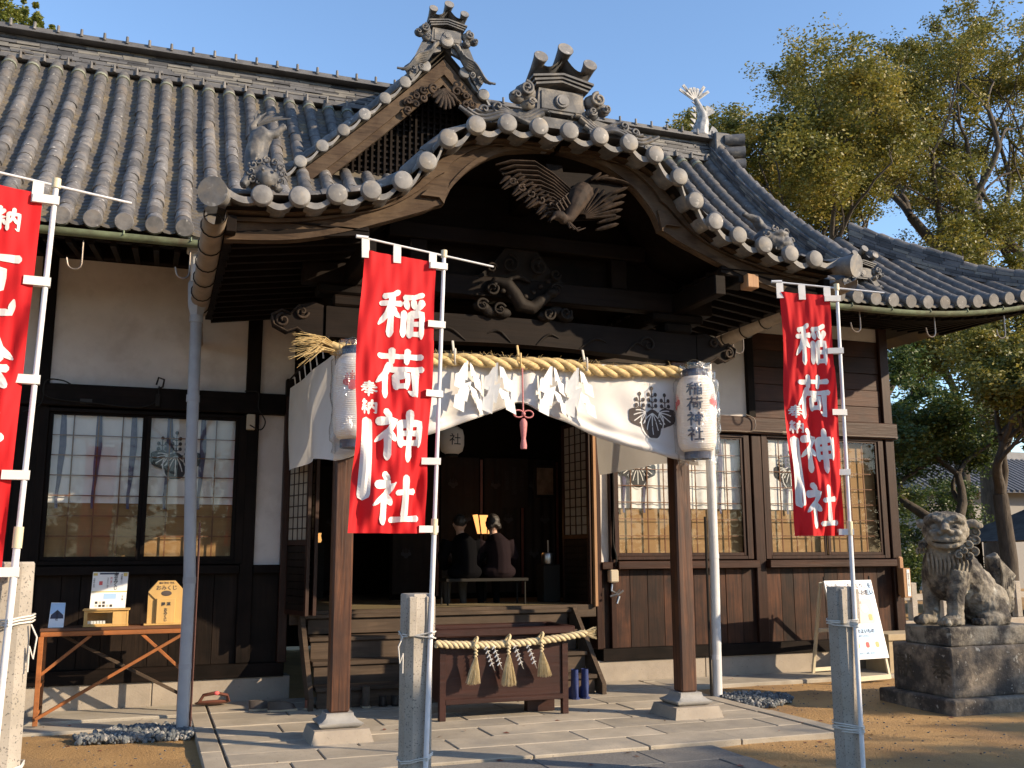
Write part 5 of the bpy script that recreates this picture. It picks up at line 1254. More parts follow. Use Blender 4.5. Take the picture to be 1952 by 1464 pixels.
def shide(px, py, pz_, s, parent, twist=0., name='paper_streamer', mat='paper', lean=1):
    """folded zigzag paper streamer"""
    b = MB(); w = .115*s; h = .13*s; x = 0; z = 0; T = Matrix.Translation((px, py, pz_)) @ Matrix.Rotation(twist, 4, 'Z')
    for k in range(4):
        wy = -.012*s*k-.01*s*(k % 2); a = [(x-w*.5, wy, z), (x+w*.5, wy+.012*s, z-.04*s*lean), (x+w*.5+w*.45*lean*(1 if k % 2 == 0 else .35), wy+.002, z-h-.05*s), (x-w*.5+w*.45*lean*(1 if k % 2 == 0 else .35), wy-.014*s, z-h)]
        if k == 0: a[0] = (x-w*.12, 0, z+.03*s); a[1] = (x+w*.12, 0, z+.03*s)
        vs = [T @ Vector(q) for q in a]+[T @ (Vector(q)+Vector((0, .0018, 0))) for q in a]
        b.add(vs, [(0, 1, 2, 3), (7, 6, 5, 4), (0, 4, 5, 1), (1, 5, 6, 2), (2, 6, 7, 3), (3, 7, 4, 0)])
        x += w*(.62*lean if k % 2 == 0 else -.52*lean); z -= h*.88
    return b.build(name, mt[mat], parent)
descr = ['white zigzag paper streamer under the golden rope, nearest the red banner', 'white zigzag paper streamer under the golden rope, left of the pink tassel', 'white zigzag paper streamer under the golden rope, right of the pink tassel', 'white zigzag paper streamer under the golden rope, furthest from the red banner']
for k, (x, tw) in enumerate(((2.74, .2), (3.04, -.3), (3.60, .1), (3.88, -.2))):
    for j, sg in enumerate((1, -1)):
        if j: par = o; 
        o2 = shide(x+.02*sg, RYY-.035-.015*j, 3.36, .90, o if j else None, tw+.25*sg, name='paper_streamer' if not j else 'second_fold', lean=sg)
        if not j: o = o2; tag(o, descr[k], 'paper streamer', 'paper streamers on the golden rope')
ts = thing('tassel', 'pink silk tassel with bow knot hanging on a red cord in the porch opening', 'tassel', (3.285, 8.72, 3.0))
b = MB(); b.tube([(3.285, 8.74, 3.42), (3.283, 8.73, 3.2), (3.285, 8.72, 2.93)], .008, 6); b.build('cord', mt['pink'], ts)
b = MB()
for sg in (-1, 1): b.tube([(3.285+sg*(.05-.05*cos(a))*1.0, 8.715, 2.905+.035*sin(a)) for a in np.linspace(0, 2*pi, 14)], .008, 6)
b.ell((3.285, 8.71, 2.905), .02); b.build('bow', mt['pink'], ts, smooth=60)
b = MB(); b.lathe([(.015, 0), (.034, -.03), (.036, -.06), (.024, -.17), (.020, -.19), (.024, -.21), (.032, -.26), (.03, -.29)], (3.285, 8.715, 2.86), 14); b.build('tassel_body', mt['pink'], ts, smooth=60)

# ================================================================== LANTERNS
def lantern(x, y, z0, label, rotz, front_text):
    L = thing('paper_lantern', label, 'lantern', (x, y, z0), 'long paper lanterns at the porch columns')
    R_, H0 = .198, .72
    pf = [(R_*.62, .085), (R_*.80, .11), (R_*.94, .16), (R_, .26), (R_, .64), (R_*.95, .76), (R_*.80, .83), (R_*.66, .855)]
    def rad(h):
        for i in range(len(pf)-1):
            if h <= pf[i+1][1]: t = (h-pf[i][1])/(pf[i+1][1]-pf[i][1]); return pf[i][0]*(1-t)+pf[i+1][0]*t
        return pf[-1][0]
    b = MB(); hh = np.linspace(.085, .855, 60); b.lathe([(rad(h)+.0022*(i % 2), h) for i, h in enumerate(hh)], (x, y, z0), 32); body = b.build('paper_body', mt['lantern'], L, smooth=30)
    for (h0, h1) in ((.02, .09), (.85, .93)): b = MB(); b.tube([(x, y, z0+h0), (x, y, z0+h1)], R_*.66, 28); b.build('end_ring', mt['inkblue'], L, smooth=50)
    b = MB(); b.tube([(x+.10*cos(a), y, z0+.94+.10*sin(a)) for a in np.linspace(0, pi, 9)], .006, 6); b.build('handle', mt['wire'], L)
    def sh(ax, ay, lf):
        h = .50-ay; a = rotz+ax/R_; r = rad(h)+.006+lf; return (x+r*sin(a), y-r*cos(a), z0+h)
    for k, ch in enumerate(front_text): g = MB(); put_glyphs(g, glyph(ch, -.080, -.28+k*.152, .160, .138, 11), sh); stuff(g.build('character', mt['inkblue'], body))
    for off in (-1.25, 1.25):
        d, l = MB(), MB(); crest(d, l, lambda sx, sy, lf: sh(sx+off*R_, sy-.10, lf), 0, 0, .085, .001); d.build('crest', mt['inkred'], body)
    # crumpled clear bag
    RR = random.Random(int(x*10))
    def bag(u, v):
        a = 2*pi*u; h = -.03+1.02*v; base = (R_+.022)*(1 if .1 < v < .82 else .88); 
        if v > .93: base = R_*.75
        n_ = mnoise.noise(Vector((cos(a)*2.2, sin(a)*2.2, h*5+x))); n2 = mnoise.noise(Vector((cos(a)*6, sin(a)*6, h*14)))
        r = base+.022*n_+.008*n2+(.05*max(0, cos(a-.2))**6 if .3 < v < .8 else 0); return (x+r*cos(a), y+r*sin(a), z0+h+.012*n_)
    b = MB(); b.grid(bag, 60, 44); b.build('plastic_cover', mt['plastic'], L, smooth=80)
    return L
lantern(5.14, 8.66, 2.50, 'clear-bagged white paper lantern lettered in dark blue at the right porch column', -.60, '稲荷神社')
lantern(1.66, 8.66, 2.50, 'clear-bagged paper lantern with red crest half hidden by the middle red banner', .9, '稲荷神社')

# ================================================================== BANNERS AND STONE POSTS
def banner(label, top, bot, L_, W_, yaw, letters, side, seed, skew=0, zt_off=.06, small=True, bulge=.082, top_pair=False):
    """nobori: pole from bot to top, cloth hangs to the -x side"""
    T0, B0 = Vector(top), Vector(bot); ax = (B0-T0).normalized(); root = thing('banner', label, 'banner', bot, 'red votive banners')
    b = MB(); m_ = T0.lerp(B0, .5); b.tube([T0, m_], .0135, 12); b.tube([m_, B0], .0165, 12); pole = b.build('pole', mt['pole'], root, smooth=50)
    b = MB(); b.tube([m_-ax*.03, m_+ax*.07], .022, 12); b.build('pole_joint', mt['ivory'], pole, smooth=50)
    b = MB(); b.tube([T0-ax*.03, T0+ax*.02], .021, 12); b.build('pole_cap', mt['ivory'], pole, smooth=50)
    dx = Vector((-cos(yaw), -sin(yaw), 0)); side_n = Vector((dx.y, -dx.x, 0))
    if side_n.y > 0: side_n = -side_n
    cr0 = T0+dx*(W_+.10)+Vector((0, 0, .055)); cr1 = T0-dx*.36-Vector((0, 0, .045)); b = MB(); b.tube([cr0, cr1], .0075, 8); b.build('crossbar', mt['pole'], root, smooth=50)
    b = MB(); b.tube([cr0-dx*.07, cr0+dx*.01], .012, 8); b.build('crossbar_end', mt['pole'], root, smooth=50)
    rr = random.Random(seed); ph_ = [rr.uniform(0, 6) for _ in range(6)]
    def cl(u, v, lf=0):     # u 0..1 from free edge to pole edge, v 0..1 down
        s = (1-u)*W_; p = T0+dx*(s+.055)+ax*(zt_off+v*L_)+dx*skew*v*(1-u*.4)*.5; p.z += .03*(1-u)*(1-v)
        f = bulge*(sin(2.2*v*pi*.8+ph_[0])*.35*(1-u)+.42*sin((u*2.1+v*2.6)*pi+ph_[1])*v+.22*sin((u*5-v*5)*pi+ph_[2])*(.2+v)*(1-u*.3)+.12*sin((u*9+v*7)*pi+ph_[3])*(.25+v)+.05*sin((u*17-v*4)*pi+ph_[4])*(.3+v*.7))
        f += .02*math.exp(-((u-.08-.5*v)**2)/.004)*(1-v)*.8+.012*math.exp(-((u-.95+.45*(v-.45))**2)/.003)*(v > .3)
        g_ = -.03*sin(pi*v)*u*0
        return p+side_n*(f+lf)+dx*(.012*sin(v*9+ph_[4])*(1-u)+g_)
    b = MB(); b.grid(lambda u, v: cl(u, v), 40, 120); cloth = b.build('cloth', mt['red'], root, smooth=80)
    def sheet(ax_, ay_, lf): return cl(ax_/W_, ay_/L_, lf)
    gw = W_*.62; gh = .325
    def chars(ch, a, b_, c_, d_, w_):
        g = MB(); put_glyphs(g, glyph(ch, a, b_, c_, d_, w_), sheet, .004); stuff(g.build('character', mt['white'], cloth))
    for k, ch in enumerate(letters): chars(ch, W_*.26, (.17 if top_pair else .12)*L_+k*(.205 if top_pair else .222)*L_+.01, gw, gh, 12.0)
    if top_pair:
        for k, ch in enumerate(side): chars(ch, W_*(.26+.34*k), .055*L_, .115, .12, 12)
    if small:
        s0 = .105
        for k, ch in enumerate(side): chars(ch, W_*.07, .475*L_+k*.115, s0, .095, 12)
        vs = []; w0 = .075; cx0 = W_*.15; y0, y1 = .60*L_, .89*L_; N = 30
        g = MB()
        for i in range(N+1):
            t = i/N; y = y0+(y1-y0)*t; e = min(t, 1-t)*(y1-y0); hw = w0/2 if e > w0/2 else sqrt(max(0, (w0/2)**2-(w0/2-e)**2))
            for q in range(5): vs.append(sheet(cx0-hw+2*hw*q/4, y, .004))
        g.add(vs, [(i*5+q, i*5+q+1, (i+1)*5+q+1, (i+1)*5+q) for i in range(N) for q in range(4)]); g.build('white_stripe', mt['white'], cloth)
    # white loops
    for s in (.985, .55, .05):
        p = cl(1-s, 0); b = MB(); w = .026; top_ = T0+dx*(W_*s+.055)+Vector((0, 0, (.055+.045)*(W_*s+.055+.36)/(W_+.46)-.045)); b.strip([(0, 0)], [(0, 0)], 0, 0) if 0 else None
        q = [p-dx*w+ax*.05, p+dx*w+ax*.05, top_+dx*w, top_-dx*w]; vs = [v+side_n*.006 for v in q]+[v-side_n*.006 for v in q]
        b.add(vs, [(0, 1, 2, 3), (7, 6, 5, 4), (2, 3, 7, 6), (0, 4, 5, 1)]); b.build('loop', mt['white'], cloth)
    for v in (.015, .24, .50, .745, .985):
        p = cl(1.0, v); pp = T0+ax*(zt_off+v*L_); b = MB(); h = .022; q0 = p+dx*.045
        pts = [q0-ax*h, q0+ax*h, pp-dx*.022+ax*h, pp-dx*.022-ax*h]; vs = [k_+side_n*.020 for k_ in pts]+[k_-side_n*.022 for k_ in pts]
        b.add(vs, [(0, 1, 2, 3), (7, 6, 5, 4), (0, 3, 7, 4), (1, 2, 6, 5), (2, 3, 7, 6)]); b.build('loop', mt['white'], cloth)
    return root
banner('red banner with white shrine lettering in front of the left porch column', (1.775, 6.22, 3.60), (1.64, 6.10, -.03), 1.82, .50, .05, '稲荷神社', '奉納', 5, skew=.01)
banner('red banner with white shrine lettering by the right-hand windows', (4.865, 6.05, 3.60), (4.76, 5.95, -.03), 1.83, .385, -.38, '稲荷神社', '奉納', 11, skew=-.06, bulge=.07)
banner('red banner cut by the left picture edge, lettered against misfortune', (-.545, 5.25, 3.45), (-.635, 5.22, -.05), 1.90, .50, .10, '厄除祈願', '奉納', 21, skew=.0, small=False, top_pair=True)
def stone_post(label, x, y, w, h, yaw, groove=True):
    root = thing('stone_post', label, 'stone post', (x, y, -.05), 'short granite fence posts carrying the banners')
    T = Matrix.Translation((x, y, 0)) @ Matrix.Rotation(yaw, 4, 'Z'); b = MB(); c_ = w*.22; a = w/2
    oct_ = [(-a+c_, -a), (a-c_, -a), (a, -a+c_), (a, a-c_), (a-c_, a), (-a+c_, a), (-a, a-c_), (-a, -a+c_)]
    zs = [-.3, .2, .5, .8, h-.27, h-.01, h]; sc = [1.02, 1.01, 1.0, 1.0, .99, .985, .94]; vs = []
    for z, s in zip(zs, sc):
        for (px, py) in oct_: vs.append(T @ Vector((px*s, py*s, z)))
    n = 8; b.add(vs, [(i*n+k, i*n+(k+1) % n, (i+1)*n+(k+1) % n, (i+1)*n+k) for i in range(len(zs)-1) for k in range(n)]+[tuple(range(n)), tuple((len(zs)-1)*n+k for k in range(n))])
    sh_ = b.build('shaft', mt['stone'], root, smooth=25)
    if groove:
        b = MB()
        for (x0, x1) in ((-a*.98, -a*.35), (a*.30, a*1.0)): b.box(x0, x1, -a-.010, -a+.02, h-.26, h-.015, .006, T)
        b.box(a-.01, a+.010, -a*.7, a*.7, h-.26, h-.015, .006, T)
        b.build('carved_band', mt['stone'], sh_)
    return root
stone_post('granite post with pole tied on, in front of the offering box', 1.615, 6.235, .180, 1.345, .12)
stone_post('granite post with pole tied on, in front of the white notice stand', 4.765, 6.09, .175, 1.345, .10)
stone_post('tall granite post at the bottom left corner under the left banner', -.65, 5.42, .25, 1.565, .10, False)
def lashing(label, cx_, cy_, z, w, turns, px, py, seed, loop=True):
    root = None; rr = random.Random(seed); b = MB()
    a = w/2+.010; P = []
    for t in range(turns):
        z0 = z+(.011*t); tl_ = rr.uniform(-.02, .02)
        ring = [(-a, -a*.5), (-a*.5, -a), (px-cx_-.03, -a-.004), (px-cx_, py-cy_-.028), (px-cx_+.03, -a-.004), (a*.6, -a), (a, -a*.5), (a, a*.5), (a*.5, a), (-a*.5, a), (-a, a*.5)]
        ring = [(p[0], min(p[1], 10)) for p in ring]
        P += [Vector((cx_+p[0], cy_+p[1], z0+tl_*p[0]/a+.011*i/len(ring))) for i, p in enumerate(ring)]
    b.tube(P, .0048, 6)
    if loop:
        q = Vector((cx_+a*(1 if loop == 1 else -1), cy_-a*.6, z)); b.tube([q, q+Vector((.03*loop, -.01, -.06)), q+Vector((.02*loop, -.01, -.16)), q+Vector((-.0, -.01, -.10)), q+Vector((.0, -.005, -.22))], .0045, 5)
    o = b.build('rope_lashing', mt['twine'], None, smooth=60); tag(o, label, 'rope', 'pale twine lashings holding the poles'); return o
lashing('pale twine tied round the granite post below the middle banner, upper lashing', 1.615, 6.235, 1.085, .180, 2, 1.685, 6.13, 1, -1)
lashing('pale twine tied round the granite post below the middle banner, lower lashing', 1.615, 6.235, .345, .180, 2, 1.655, 6.115, 2, 0)
lashing('several turns of pale twine round the right granite post, upper lashing', 4.765, 6.09, 1.065, .175, 5, 4.795, 5.98, 3, 0)
lashing('several turns of pale twine round the right granite post, lower lashing', 4.765, 6.09, .335, .175, 5, 4.77, 5.965, 4, 0)
lashing('pale twine with hanging loop round the tall left granite post, upper lashing', -.65, 5.42, 1.27, .25, 3, -.60, 5.235, 5, 1)
lashing('pale twine round the tall left granite post, lower lashing', -.65, 5.42, .59, .25, 3, -.62, 5.225, 6, 0)

# ================================================================== OFFERING BOX
ob = thing('offering_box', 'red-brown wooden offering box on legs with straw rope and tassels', 'offering box', (3.40, 9.78, 0))
def P_(par, name, x0, x1, y0, y1, z0, z1, mat, bv=.004): b = MB(); b.box(x0, x1, y0, y1, z0, z1, bv); return b.build(name, mt[mat], par)
ox0, ox1, oy0, oy1 = 2.70, 4.05, 9.50, 10.08
P_(ob, 'front_board', ox0+.06, ox1-.06, oy0+.02, oy0+.045, .17, .78, 'boxred'); P_(ob, 'back_board', ox0+.06, ox1-.06, oy1-.045, oy1-.02, .17, .78, 'boxred')
P_(ob, 'side_board', ox0+.01, ox0+.035, oy0+.06, oy1-.06, .17, .78, 'boxred'); P_(ob, 'side_board', ox1-.035, ox1-.01, oy0+.06, oy1-.06, .17, .78, 'boxred')
P_(ob, 'bottom_rail', ox0+.06, ox1-.06, oy0-.004, oy0+.018, .15, .20, 'boxred')
for x in (ox0, ox1-.065):
    for y in (oy0, oy1-.065): P_(ob, 'leg', x, x+.065, y, y+.065, 0, .80, 'boxred')
P_(ob, 'rim', ox0-.06, ox1+.06, oy0-.05, oy0+.03, .79, .865, 'boxred', .008); P_(ob, 'rim', ox0-.06, ox1+.06, oy1-.03, oy1+.05, .79, .865, 'boxred', .008)
P_(ob, 'rim', ox0-.06, ox0+.02, oy0+.032, oy1-.032, .79, .865, 'boxred', .008); P_(ob, 'rim', ox1-.02, ox1+.06, oy0+.032, oy1-.032, .79, .865, 'boxred', .008)
P_(ob, 'sloping_board', ox0+.03, ox1-.03, oy0+.10, oy1-.04, .70, .72, 'boxred'); P_(ob, 'inner_block', 3.7, 4.0, 9.75, 9.85, -.0, .15, 'boxred')
br = thing('offering_box_rope', 'pale twisted straw rope tied along the front of the offering box', 'rope', (3.4, 9.44, .72))
rope('strand', (2.64, 9.435, .735), (4.22, 9.43, .79), .05, .036, .16, br, 'strawpale')
e = MB()
for k in range(60):
    a, b_ = RS2.uniform(-1, 1), RS2.uniform(-1, 1); p = Vector((4.20, 9.43+.012*a, .79+.012*b_)); e.tube([p, p+Vector((.05, .02*a, .02*b_)), p+Vector((.12, .045*a, .05*b_))], [.003, .003, .0015], 3, cap=False)
stuff(e.build('frayed_end', mt['strawpale'], br))
tl_ = ['straw tassel on the offering box rope, nearest the stone post', 'largest straw tassel in the middle of the offering box rope', 'straw tassel on the offering box rope, nearest the blue boots']
for k, (x, L, w) in enumerate(((3.03, .36, .075), (3.37, .42, .085), (3.72, .34, .080))):
    t = thing('straw_tassel', tl_[k], 'straw tassel', (x, 9.41, .55), 'straw tassels on the offering box'); z = .71+.012*k
    b = MB(); b.tube([(x+.026*cos(a), 9.425-.045*sin(a)*1.0, z+.03-.05*0+.045*cos(a)) for a in np.linspace(0, 2*pi, 12)], .012, 6)
    for q in range(7): b.ell((x+.006*(1 if q % 2 else -1), 9.385, z-.005-.016*q), (.016, .015, .013), n=7, m=5)
    b.build('braid', mt['strawpale'], t, smooth=60)
    b = MB(); lx = .03*(k-1)
    for q in range(150):
        a = RS2.uniform(0, 2*pi); r = sqrt(RS2.random()); p = Vector((x+.012*r*cos(a), 9.385+.012*r*sin(a), z-.11)); qd = Vector((x+w*r*cos(a)+lx, 9.385+w*.7*r*sin(a), z-.11-L*.72*RS2.uniform(.93, 1.02)+.012*r))
        b.tube([p, p.lerp(qd, .5)+Vector((.004*cos(a), .004*sin(a), 0)), qd], [.0035, .0035, .0022], 3, cap=False)
    stuff(b.build('straw_skirt', mt['strawpale'], t))
sl_ = ['small white paper streamer on the offering box, first from the stone post', 'small white paper streamer on the offering box, left beside the middle tassel', 'small white paper streamer on the offering box, right beside the middle tassel', 'small white paper streamer on the offering box, fourth from the stone post']
for k, x in enumerate((3.16, 3.24, 3.46, 3.60)):
    b = MB(); zz = .68; xx = x-.02
    for q in range(5):
        a = Vector((xx+.012*q, 9.395-.006*q, zz-.038*q)); b.tube([a+Vector((.02, 0, .012)), a+Vector((-.005, -.01, .014)), a+Vector((-.025, -.012, -.012))], [.010, .012, .010], 5, sq=.2); b.tube([a+Vector((-.005, -.01, .010)), a+Vector((.028, -.008, -.055))], [.011, .009], 5, sq=.2)
    tag(b.build('paper_streamer', mt['paper'], None, smooth=60), sl_[k], 'paper streamer', 'small paper streamers on the offering box')

# ================================================================== LEFT BENCH WITH FORTUNE BOXES
bn = thing('folding_bench', 'orange-stained folding stand with crossed legs below the left window', 'stand', (-.28, 11.0, 0))
P_(bn, 'table_top', -.965, .40, 10.82, 11.20, .855, .885, 'benchtop', .004)
P_(bn, 'front_rail', -.955, .39, 10.80, 10.818, .81, .853, 'bench', .003); P_(bn, 'rear_rail', -.955, .39, 11.16, 11.18, .79, .852, 'bench', .003)
def barP(par, name, p0, p1, w, h, mat, upv=(0, 1, 0)): b = MB(); b.bar(p0, p1, w, h, .003, upv); return b.build(name, mt[mat], par)
for y in (10.80, 11.17): barP(bn, 'leg', (-.945, y, -.02), (-.945, y, .81), .045, .03, 'bench')
for y in (10.80, 11.17): barP(bn, 'leg', (.37, y, -.02), (.37, y, .81), .045, .03, 'bench')
barP(bn, 'end_rail', (-.945, 10.82, .35), (-.945, 11.17, .35), .03, .05, 'bench'); barP(bn, 'end_rail', (-.945, 10.82, .10), (-.945, 11.17, .10), .03, .05, 'bench')
barP(bn, 'brace', (-.945, 10.775, .045), (.36, 10.775, .80), .03, .055, 'bench', (0, 1, 0)); barP(bn, 'brace', (-.80, 11.205, .80), (.36, 11.205, .17), .03, .05, 'step', (0, 1, 0))
barP(bn, 'brace', (-.93, 10.84, .45), (-.50, 10.84, .81), .03, .04, 'bench', (0, 1, 0)); barP(bn, 'brace', (.36, 10.84, .45), (-.03, 10.84, .81), .03, .04, 'bench', (0, 1, 0))
# omikuji box (octagonal upright with chamfered head)
om = thing('fortune_slip_box', 'pale pine fortune-slip box with cut corners and a round hole', 'fortune box', (.185, 10.95, .885))
x0, x1, zb = .01, .36, .887
b = MB(); b.box(x0-.03, x1+.03, 10.86, 11.12, zb, zb+.016, .004); b.build('base', mt['pine'], om)
b = MB(); b.plate([(x0, zb+.016), (x1, zb+.016), (x1, zb+.34), (x1-.09, zb+.44), (x0+.09, zb+.44), (x0, zb+.34)], 10.93, 11.10); bd = b.build('body', mt['pine'], om)
b = MB(); b.plate([(x0+.075, zb+.016), (x1-.075, zb+.016), (x1-.075, zb+.255), (x1-.0, zb+.33), (x1-.085, zb+.435), (x0+.085, zb+.435), (x0, zb+.33), (x0+.075, zb+.255)], 10.915, 10.929); b.build('front_face', mt['pine'], om)
b = MB(); b.box(x0+.085, x1-.085, 10.895, 10.913, zb+.016, zb+.265, .004); fp = b.build('front_block', mt['pine'], om)
b = MB(); b.ell(((x0+x1)/2, 10.914, zb+.315), (.052, .004, .028), n=20); b.build('hole', mt['inkbrown'], om)
tx = lambda px, py, z: (lambda x, y: (px+x, py, z+y))
text('lettering', 'おみくじ', mt['inkbrown'], .052, tx((x0+x1)/2, 10.913, zb+.368), om, .0010); text('lettering', '稲荷神社 守札', mt['inkbrown'], .024, tx((x0+x1)/2, 10.913, zb+.418), om, .0005)
text('lettering', '開 運', mt['ink'], .040, tx((x0+x1)/2, 10.893, zb+.205), om, .0015); text('lettering', 'お\nみ\nく\nじ', mt['ink'], .038, tx((x0+x1)/2, 10.893, zb+.10), om, .0015, line=.88)
# box with window and poster stand
wb = thing('slip_dispenser', 'low pine box with an open window and white slips', 'box', (-.37, 10.98, .885))
b = MB(); b.box(-.585, -.165, 10.87, 11.10, zb-.002+.002, zb+.012, .003); b.box(-.58, -.565, 10.88, 11.09, zb+.013, zb+.155, .002); b.box(-.185, -.17, 10.88, 11.09, zb+.013, zb+.155, .002); b.box(-.565, -.185, 11.075, 11.09, zb+.013, zb+.155, .002)
b.build('carcass', mt['pine'], wb); b = MB(); b.box(-.595, -.155, 10.862, 11.10, zb+.157, zb+.172, .003); b.build('lid', mt['pine'], wb)
b = MB(); b.box(-.315, -.186, 10.882, 10.893, zb+.013, zb+.155, .002); b.box(-.564, -.316, 10.882, 10.893, zb+.013, zb+.028, .002); b.box(-.564, -.316, 10.882, 10.893, zb+.138, zb+.155, .002); b.box(-.564, -.548, 10.882, 10.893, zb+.03, zb+.137, .001); b.build('front_frame', mt['pine'], wb)
b = MB(); b.box(-.545, -.32, 10.884, 10.887, zb+.03, zb+.137); b.build('window_pane', mt['glass'], wb)
for k in range(6): b = MB(); b.box(-.545+.028*k, -.522+.028*k, 10.90, 10.96, zb+.014, zb+.055); b.build('slip', mt['paper'], wb)
ps = thing('poster', 'upright printed fortune poster standing on the low pine box', 'poster', (-.37, 11.02, 1.06))
def psheet(x, y): return (-.365+x+.02*(y-.17)*1, 10.985+.10*(y)*0+.0, zb+.175+y)
b = MB(); b.add([Vector(psheet(*p))+Vector((0, d, 0)) for d in (0, .004) for p in ((-.17, 0), (.165, 0), (.17, .355), (-.165, .36))], [(0, 1, 2, 3), (7, 6, 5, 4), (0, 4, 5, 1), (1, 5, 6, 2), (2, 6, 7, 3), (3, 7, 4, 0)]); sheetp = b.build('sheet', mt['paper'], ps)
def patch(par, name, x0_, x1_, y0_, y1_, mat, fn, d=.0012):
    b = MB(); b.add([Vector(fn(*p))+Vector((0, -d, 0)) for p in ((x0_, y0_), (x1_, y0_), (x1_, y1_), (x0_, y1_))], [(0, 1, 2, 3)]); return b.build(name, mt[mat], par)
patch(sheetp, 'blue_panel', -.05, .07, .09, .145, 'bluep', psheet); patch(sheetp, 'top_band', -.10, .08, .335, .352, 'inkblue', psheet); patch(sheetp, 'seal', -.10, -.068, .23, .268, 'inkred', psheet); patch(sheetp, 'gold_corner', .125, .163, .315, .35, 'goldp', psheet); patch(sheetp, 'gold_corner', -.16, -.12, .325, .35, 'goldp', psheet); patch(sheetp, 'gold_band', -.165, .167, .158, .168, 'goldp', psheet)
for k in range(8): patch(sheetp, 'thumbnail', -.125+(k % 5)*.035, -.10+(k % 5)*.035, .012+.032*(k//5), .036+.032*(k//5), 'trousers' if k % 3 else 'pinkp', psheet)
pf2 = lambda ox_, oy_: (lambda x, y: tuple(Vector(psheet(ox_+x, oy_+y))+Vector((0, -.0018, 0))))
text('lettering', '幸\nせ\nみ\nく\nじ', mt['ink'], .042, pf2(.055, .265), sheetp, .0012, line=.80); text('lettering', '水\n御\n籤\n入\nり', mt['inkbrown'], .022, pf2(.11, .29), sheetp, line=.9)
text('lettering', '今\nあ\nな\nた\nに\n届\nく', mt['inkbrown'], .018, pf2(-.02, .25), sheetp, line=.85); text('lettering', '願\nい\n事\nに', mt['inkred'], .022, pf2(.012, .27), sheetp, line=.85); text('lettering', '初\n穂\n料\n二\n百\n円', mt['ink'], .018, pf2(-.148, .25), sheetp, line=.9)
text('lettering', '全\n八\n種', mt['inkbrown'], .018, pf2(.13, .10), sheetp, line=.9)
bc = thing('leaflet_holder', 'small blue leaflet standing at the left end of the stand', 'leaflet', (-.83, 10.95, .885))
bs = lambda x, y: (-.835+x+.03*y, 10.95+.15*y, zb+y)
b = MB(); b.add([Vector(bs(*p))+Vector((0, d, 0)) for d in (0, .03) for p in ((-.07, 0), (.07, 0), (.065, .235), (-.065, .24))], [(0, 1, 2, 3), (7, 6, 5, 4), (0, 4, 5, 1), (1, 5, 6, 2), (2, 6, 7, 3), (3, 7, 4, 0)]); lf_ = b.build('leaflet', mt['board'], bc)
patch(lf_, 'sky_print', -.064, .064, .13, .233, 'bluep', bs); b = MB(); b.add([Vector(bs(*p))+Vector((0, -.0018, 0)) for p in ((-.06, .085), (.06, .085), (.055, .12), (.0, .17), (-.055, .12))], [(0, 1, 2, 3, 4)]); b.build('roof_print', mt['inkblue'], lf_)
text('lettering', '稲\n荷\n神\n社', mt['ink'], .026, (lambda x, y: tuple(Vector(bs(x, .11+y))+Vector((0, -.003, 0)))), lf_, .0006, line=.85)

# ================================================================== RIGHT: A-FRAME NOTICE, BOXES, NOTICE BOX
af = thing('notice_stand', 'cream A-frame notice stand with white, pink and blue printed board', 'notice stand', (8.9, 10.9, 0))
fl, frr, tl2, tr2 = Vector((8.30, 10.56, -.02)), Vector((9.03, 10.66, -.02)), Vector((8.20, 10.80, 1.22)), Vector((8.97, 10.87, 1.22))
rl, rrr = Vector((8.42, 11.42, .0)), Vector((9.18, 11.50, .0))
for (p, q) in ((fl, tl2), (frr, tr2)): barP(af, 'front_leg', p, q, .035, .03, 'cream', (0, 1, 0))
for (p, q) in ((rl, tl2+Vector((-.02, .04, -.02))), (rrr, tr2+Vector((0, .04, -.02)))): barP(af, 'rear_leg', p, q, .045, .03, 'cream', (0, 1, 0))
for (p, q, t) in ((fl, frr, .02), ): barP(af, 'bottom_rail', fl+Vector((0, 0, .03)), frr+Vector((0, 0, .03)), .06, .03, 'cream')
barP(af, 'rear_rail', rl+Vector((0, 0, .04)), rrr+Vector((0, 0, .04)), .05, .03, 'cream'); barP(af, 'rear_rail', rl.lerp(tl2, .47), rrr.lerp(tr2, .47), .05, .03, 'cream')
U = (tr2-tl2); U_l = U.length; Ud = U.normalized(); Dd = (fl-tl2).lerp(frr-tr2, .5); Dl = Dd.length; Dd.normalize(); Nn = Ud.cross(Dd).normalized()
if Nn.y > 0: Nn = -Nn
def bsh(x, y): return tuple(tl2+Ud*(x*1.0)+Dd*y+Nn*.022)     # x right, y down, metres
bw, bh = U_l, 1.0
b = MB(); b.add([Vector(bsh(*p))-Nn*d for d in (0, .012) for p in ((-.015, 0), (bw+.015, 0), (bw+.015, bh), (-.015, bh))], [(0, 1, 2, 3), (7, 6, 5, 4), (0, 4, 5, 1), (1, 5, 6, 2), (2, 6, 7, 3), (3, 7, 4, 0)]); pnl = b.build('board', mt['board'], af)
def pr_(name, x0, x1, y0, y1, mat, lf=.002, r=0):
    cor = []
    if r:
        for (cx_, cy_, a0) in ((x0+r, y0+r, pi), (x1-r, y0+r, 1.5*pi), (x1-r, y1-r, 0), (x0+r, y1-r, .5*pi)):
            for q in range(5): a = a0+q*pi/8; cor.append((cx_+r*cos(a), cy_+r*sin(a)))
    else: cor = [(x0, y0), (x1, y0), (x1, y1), (x0, y1)]
    b = MB(); b.add([Vector(bsh(*p))+Nn*lf for p in cor], [tuple(range(len(cor)))]); return b.build(name, mt[mat], pnl)
pr_('side_tint', bw-.10, bw, .02, .60, 'bluep', .001); pr_('pink_panel', .04, bw-.07, .24, .56, 'pinkp', .003, .04); pr_('blue_panel', .04, bw-.05, .60, .97, 'bluep', .003, .05)
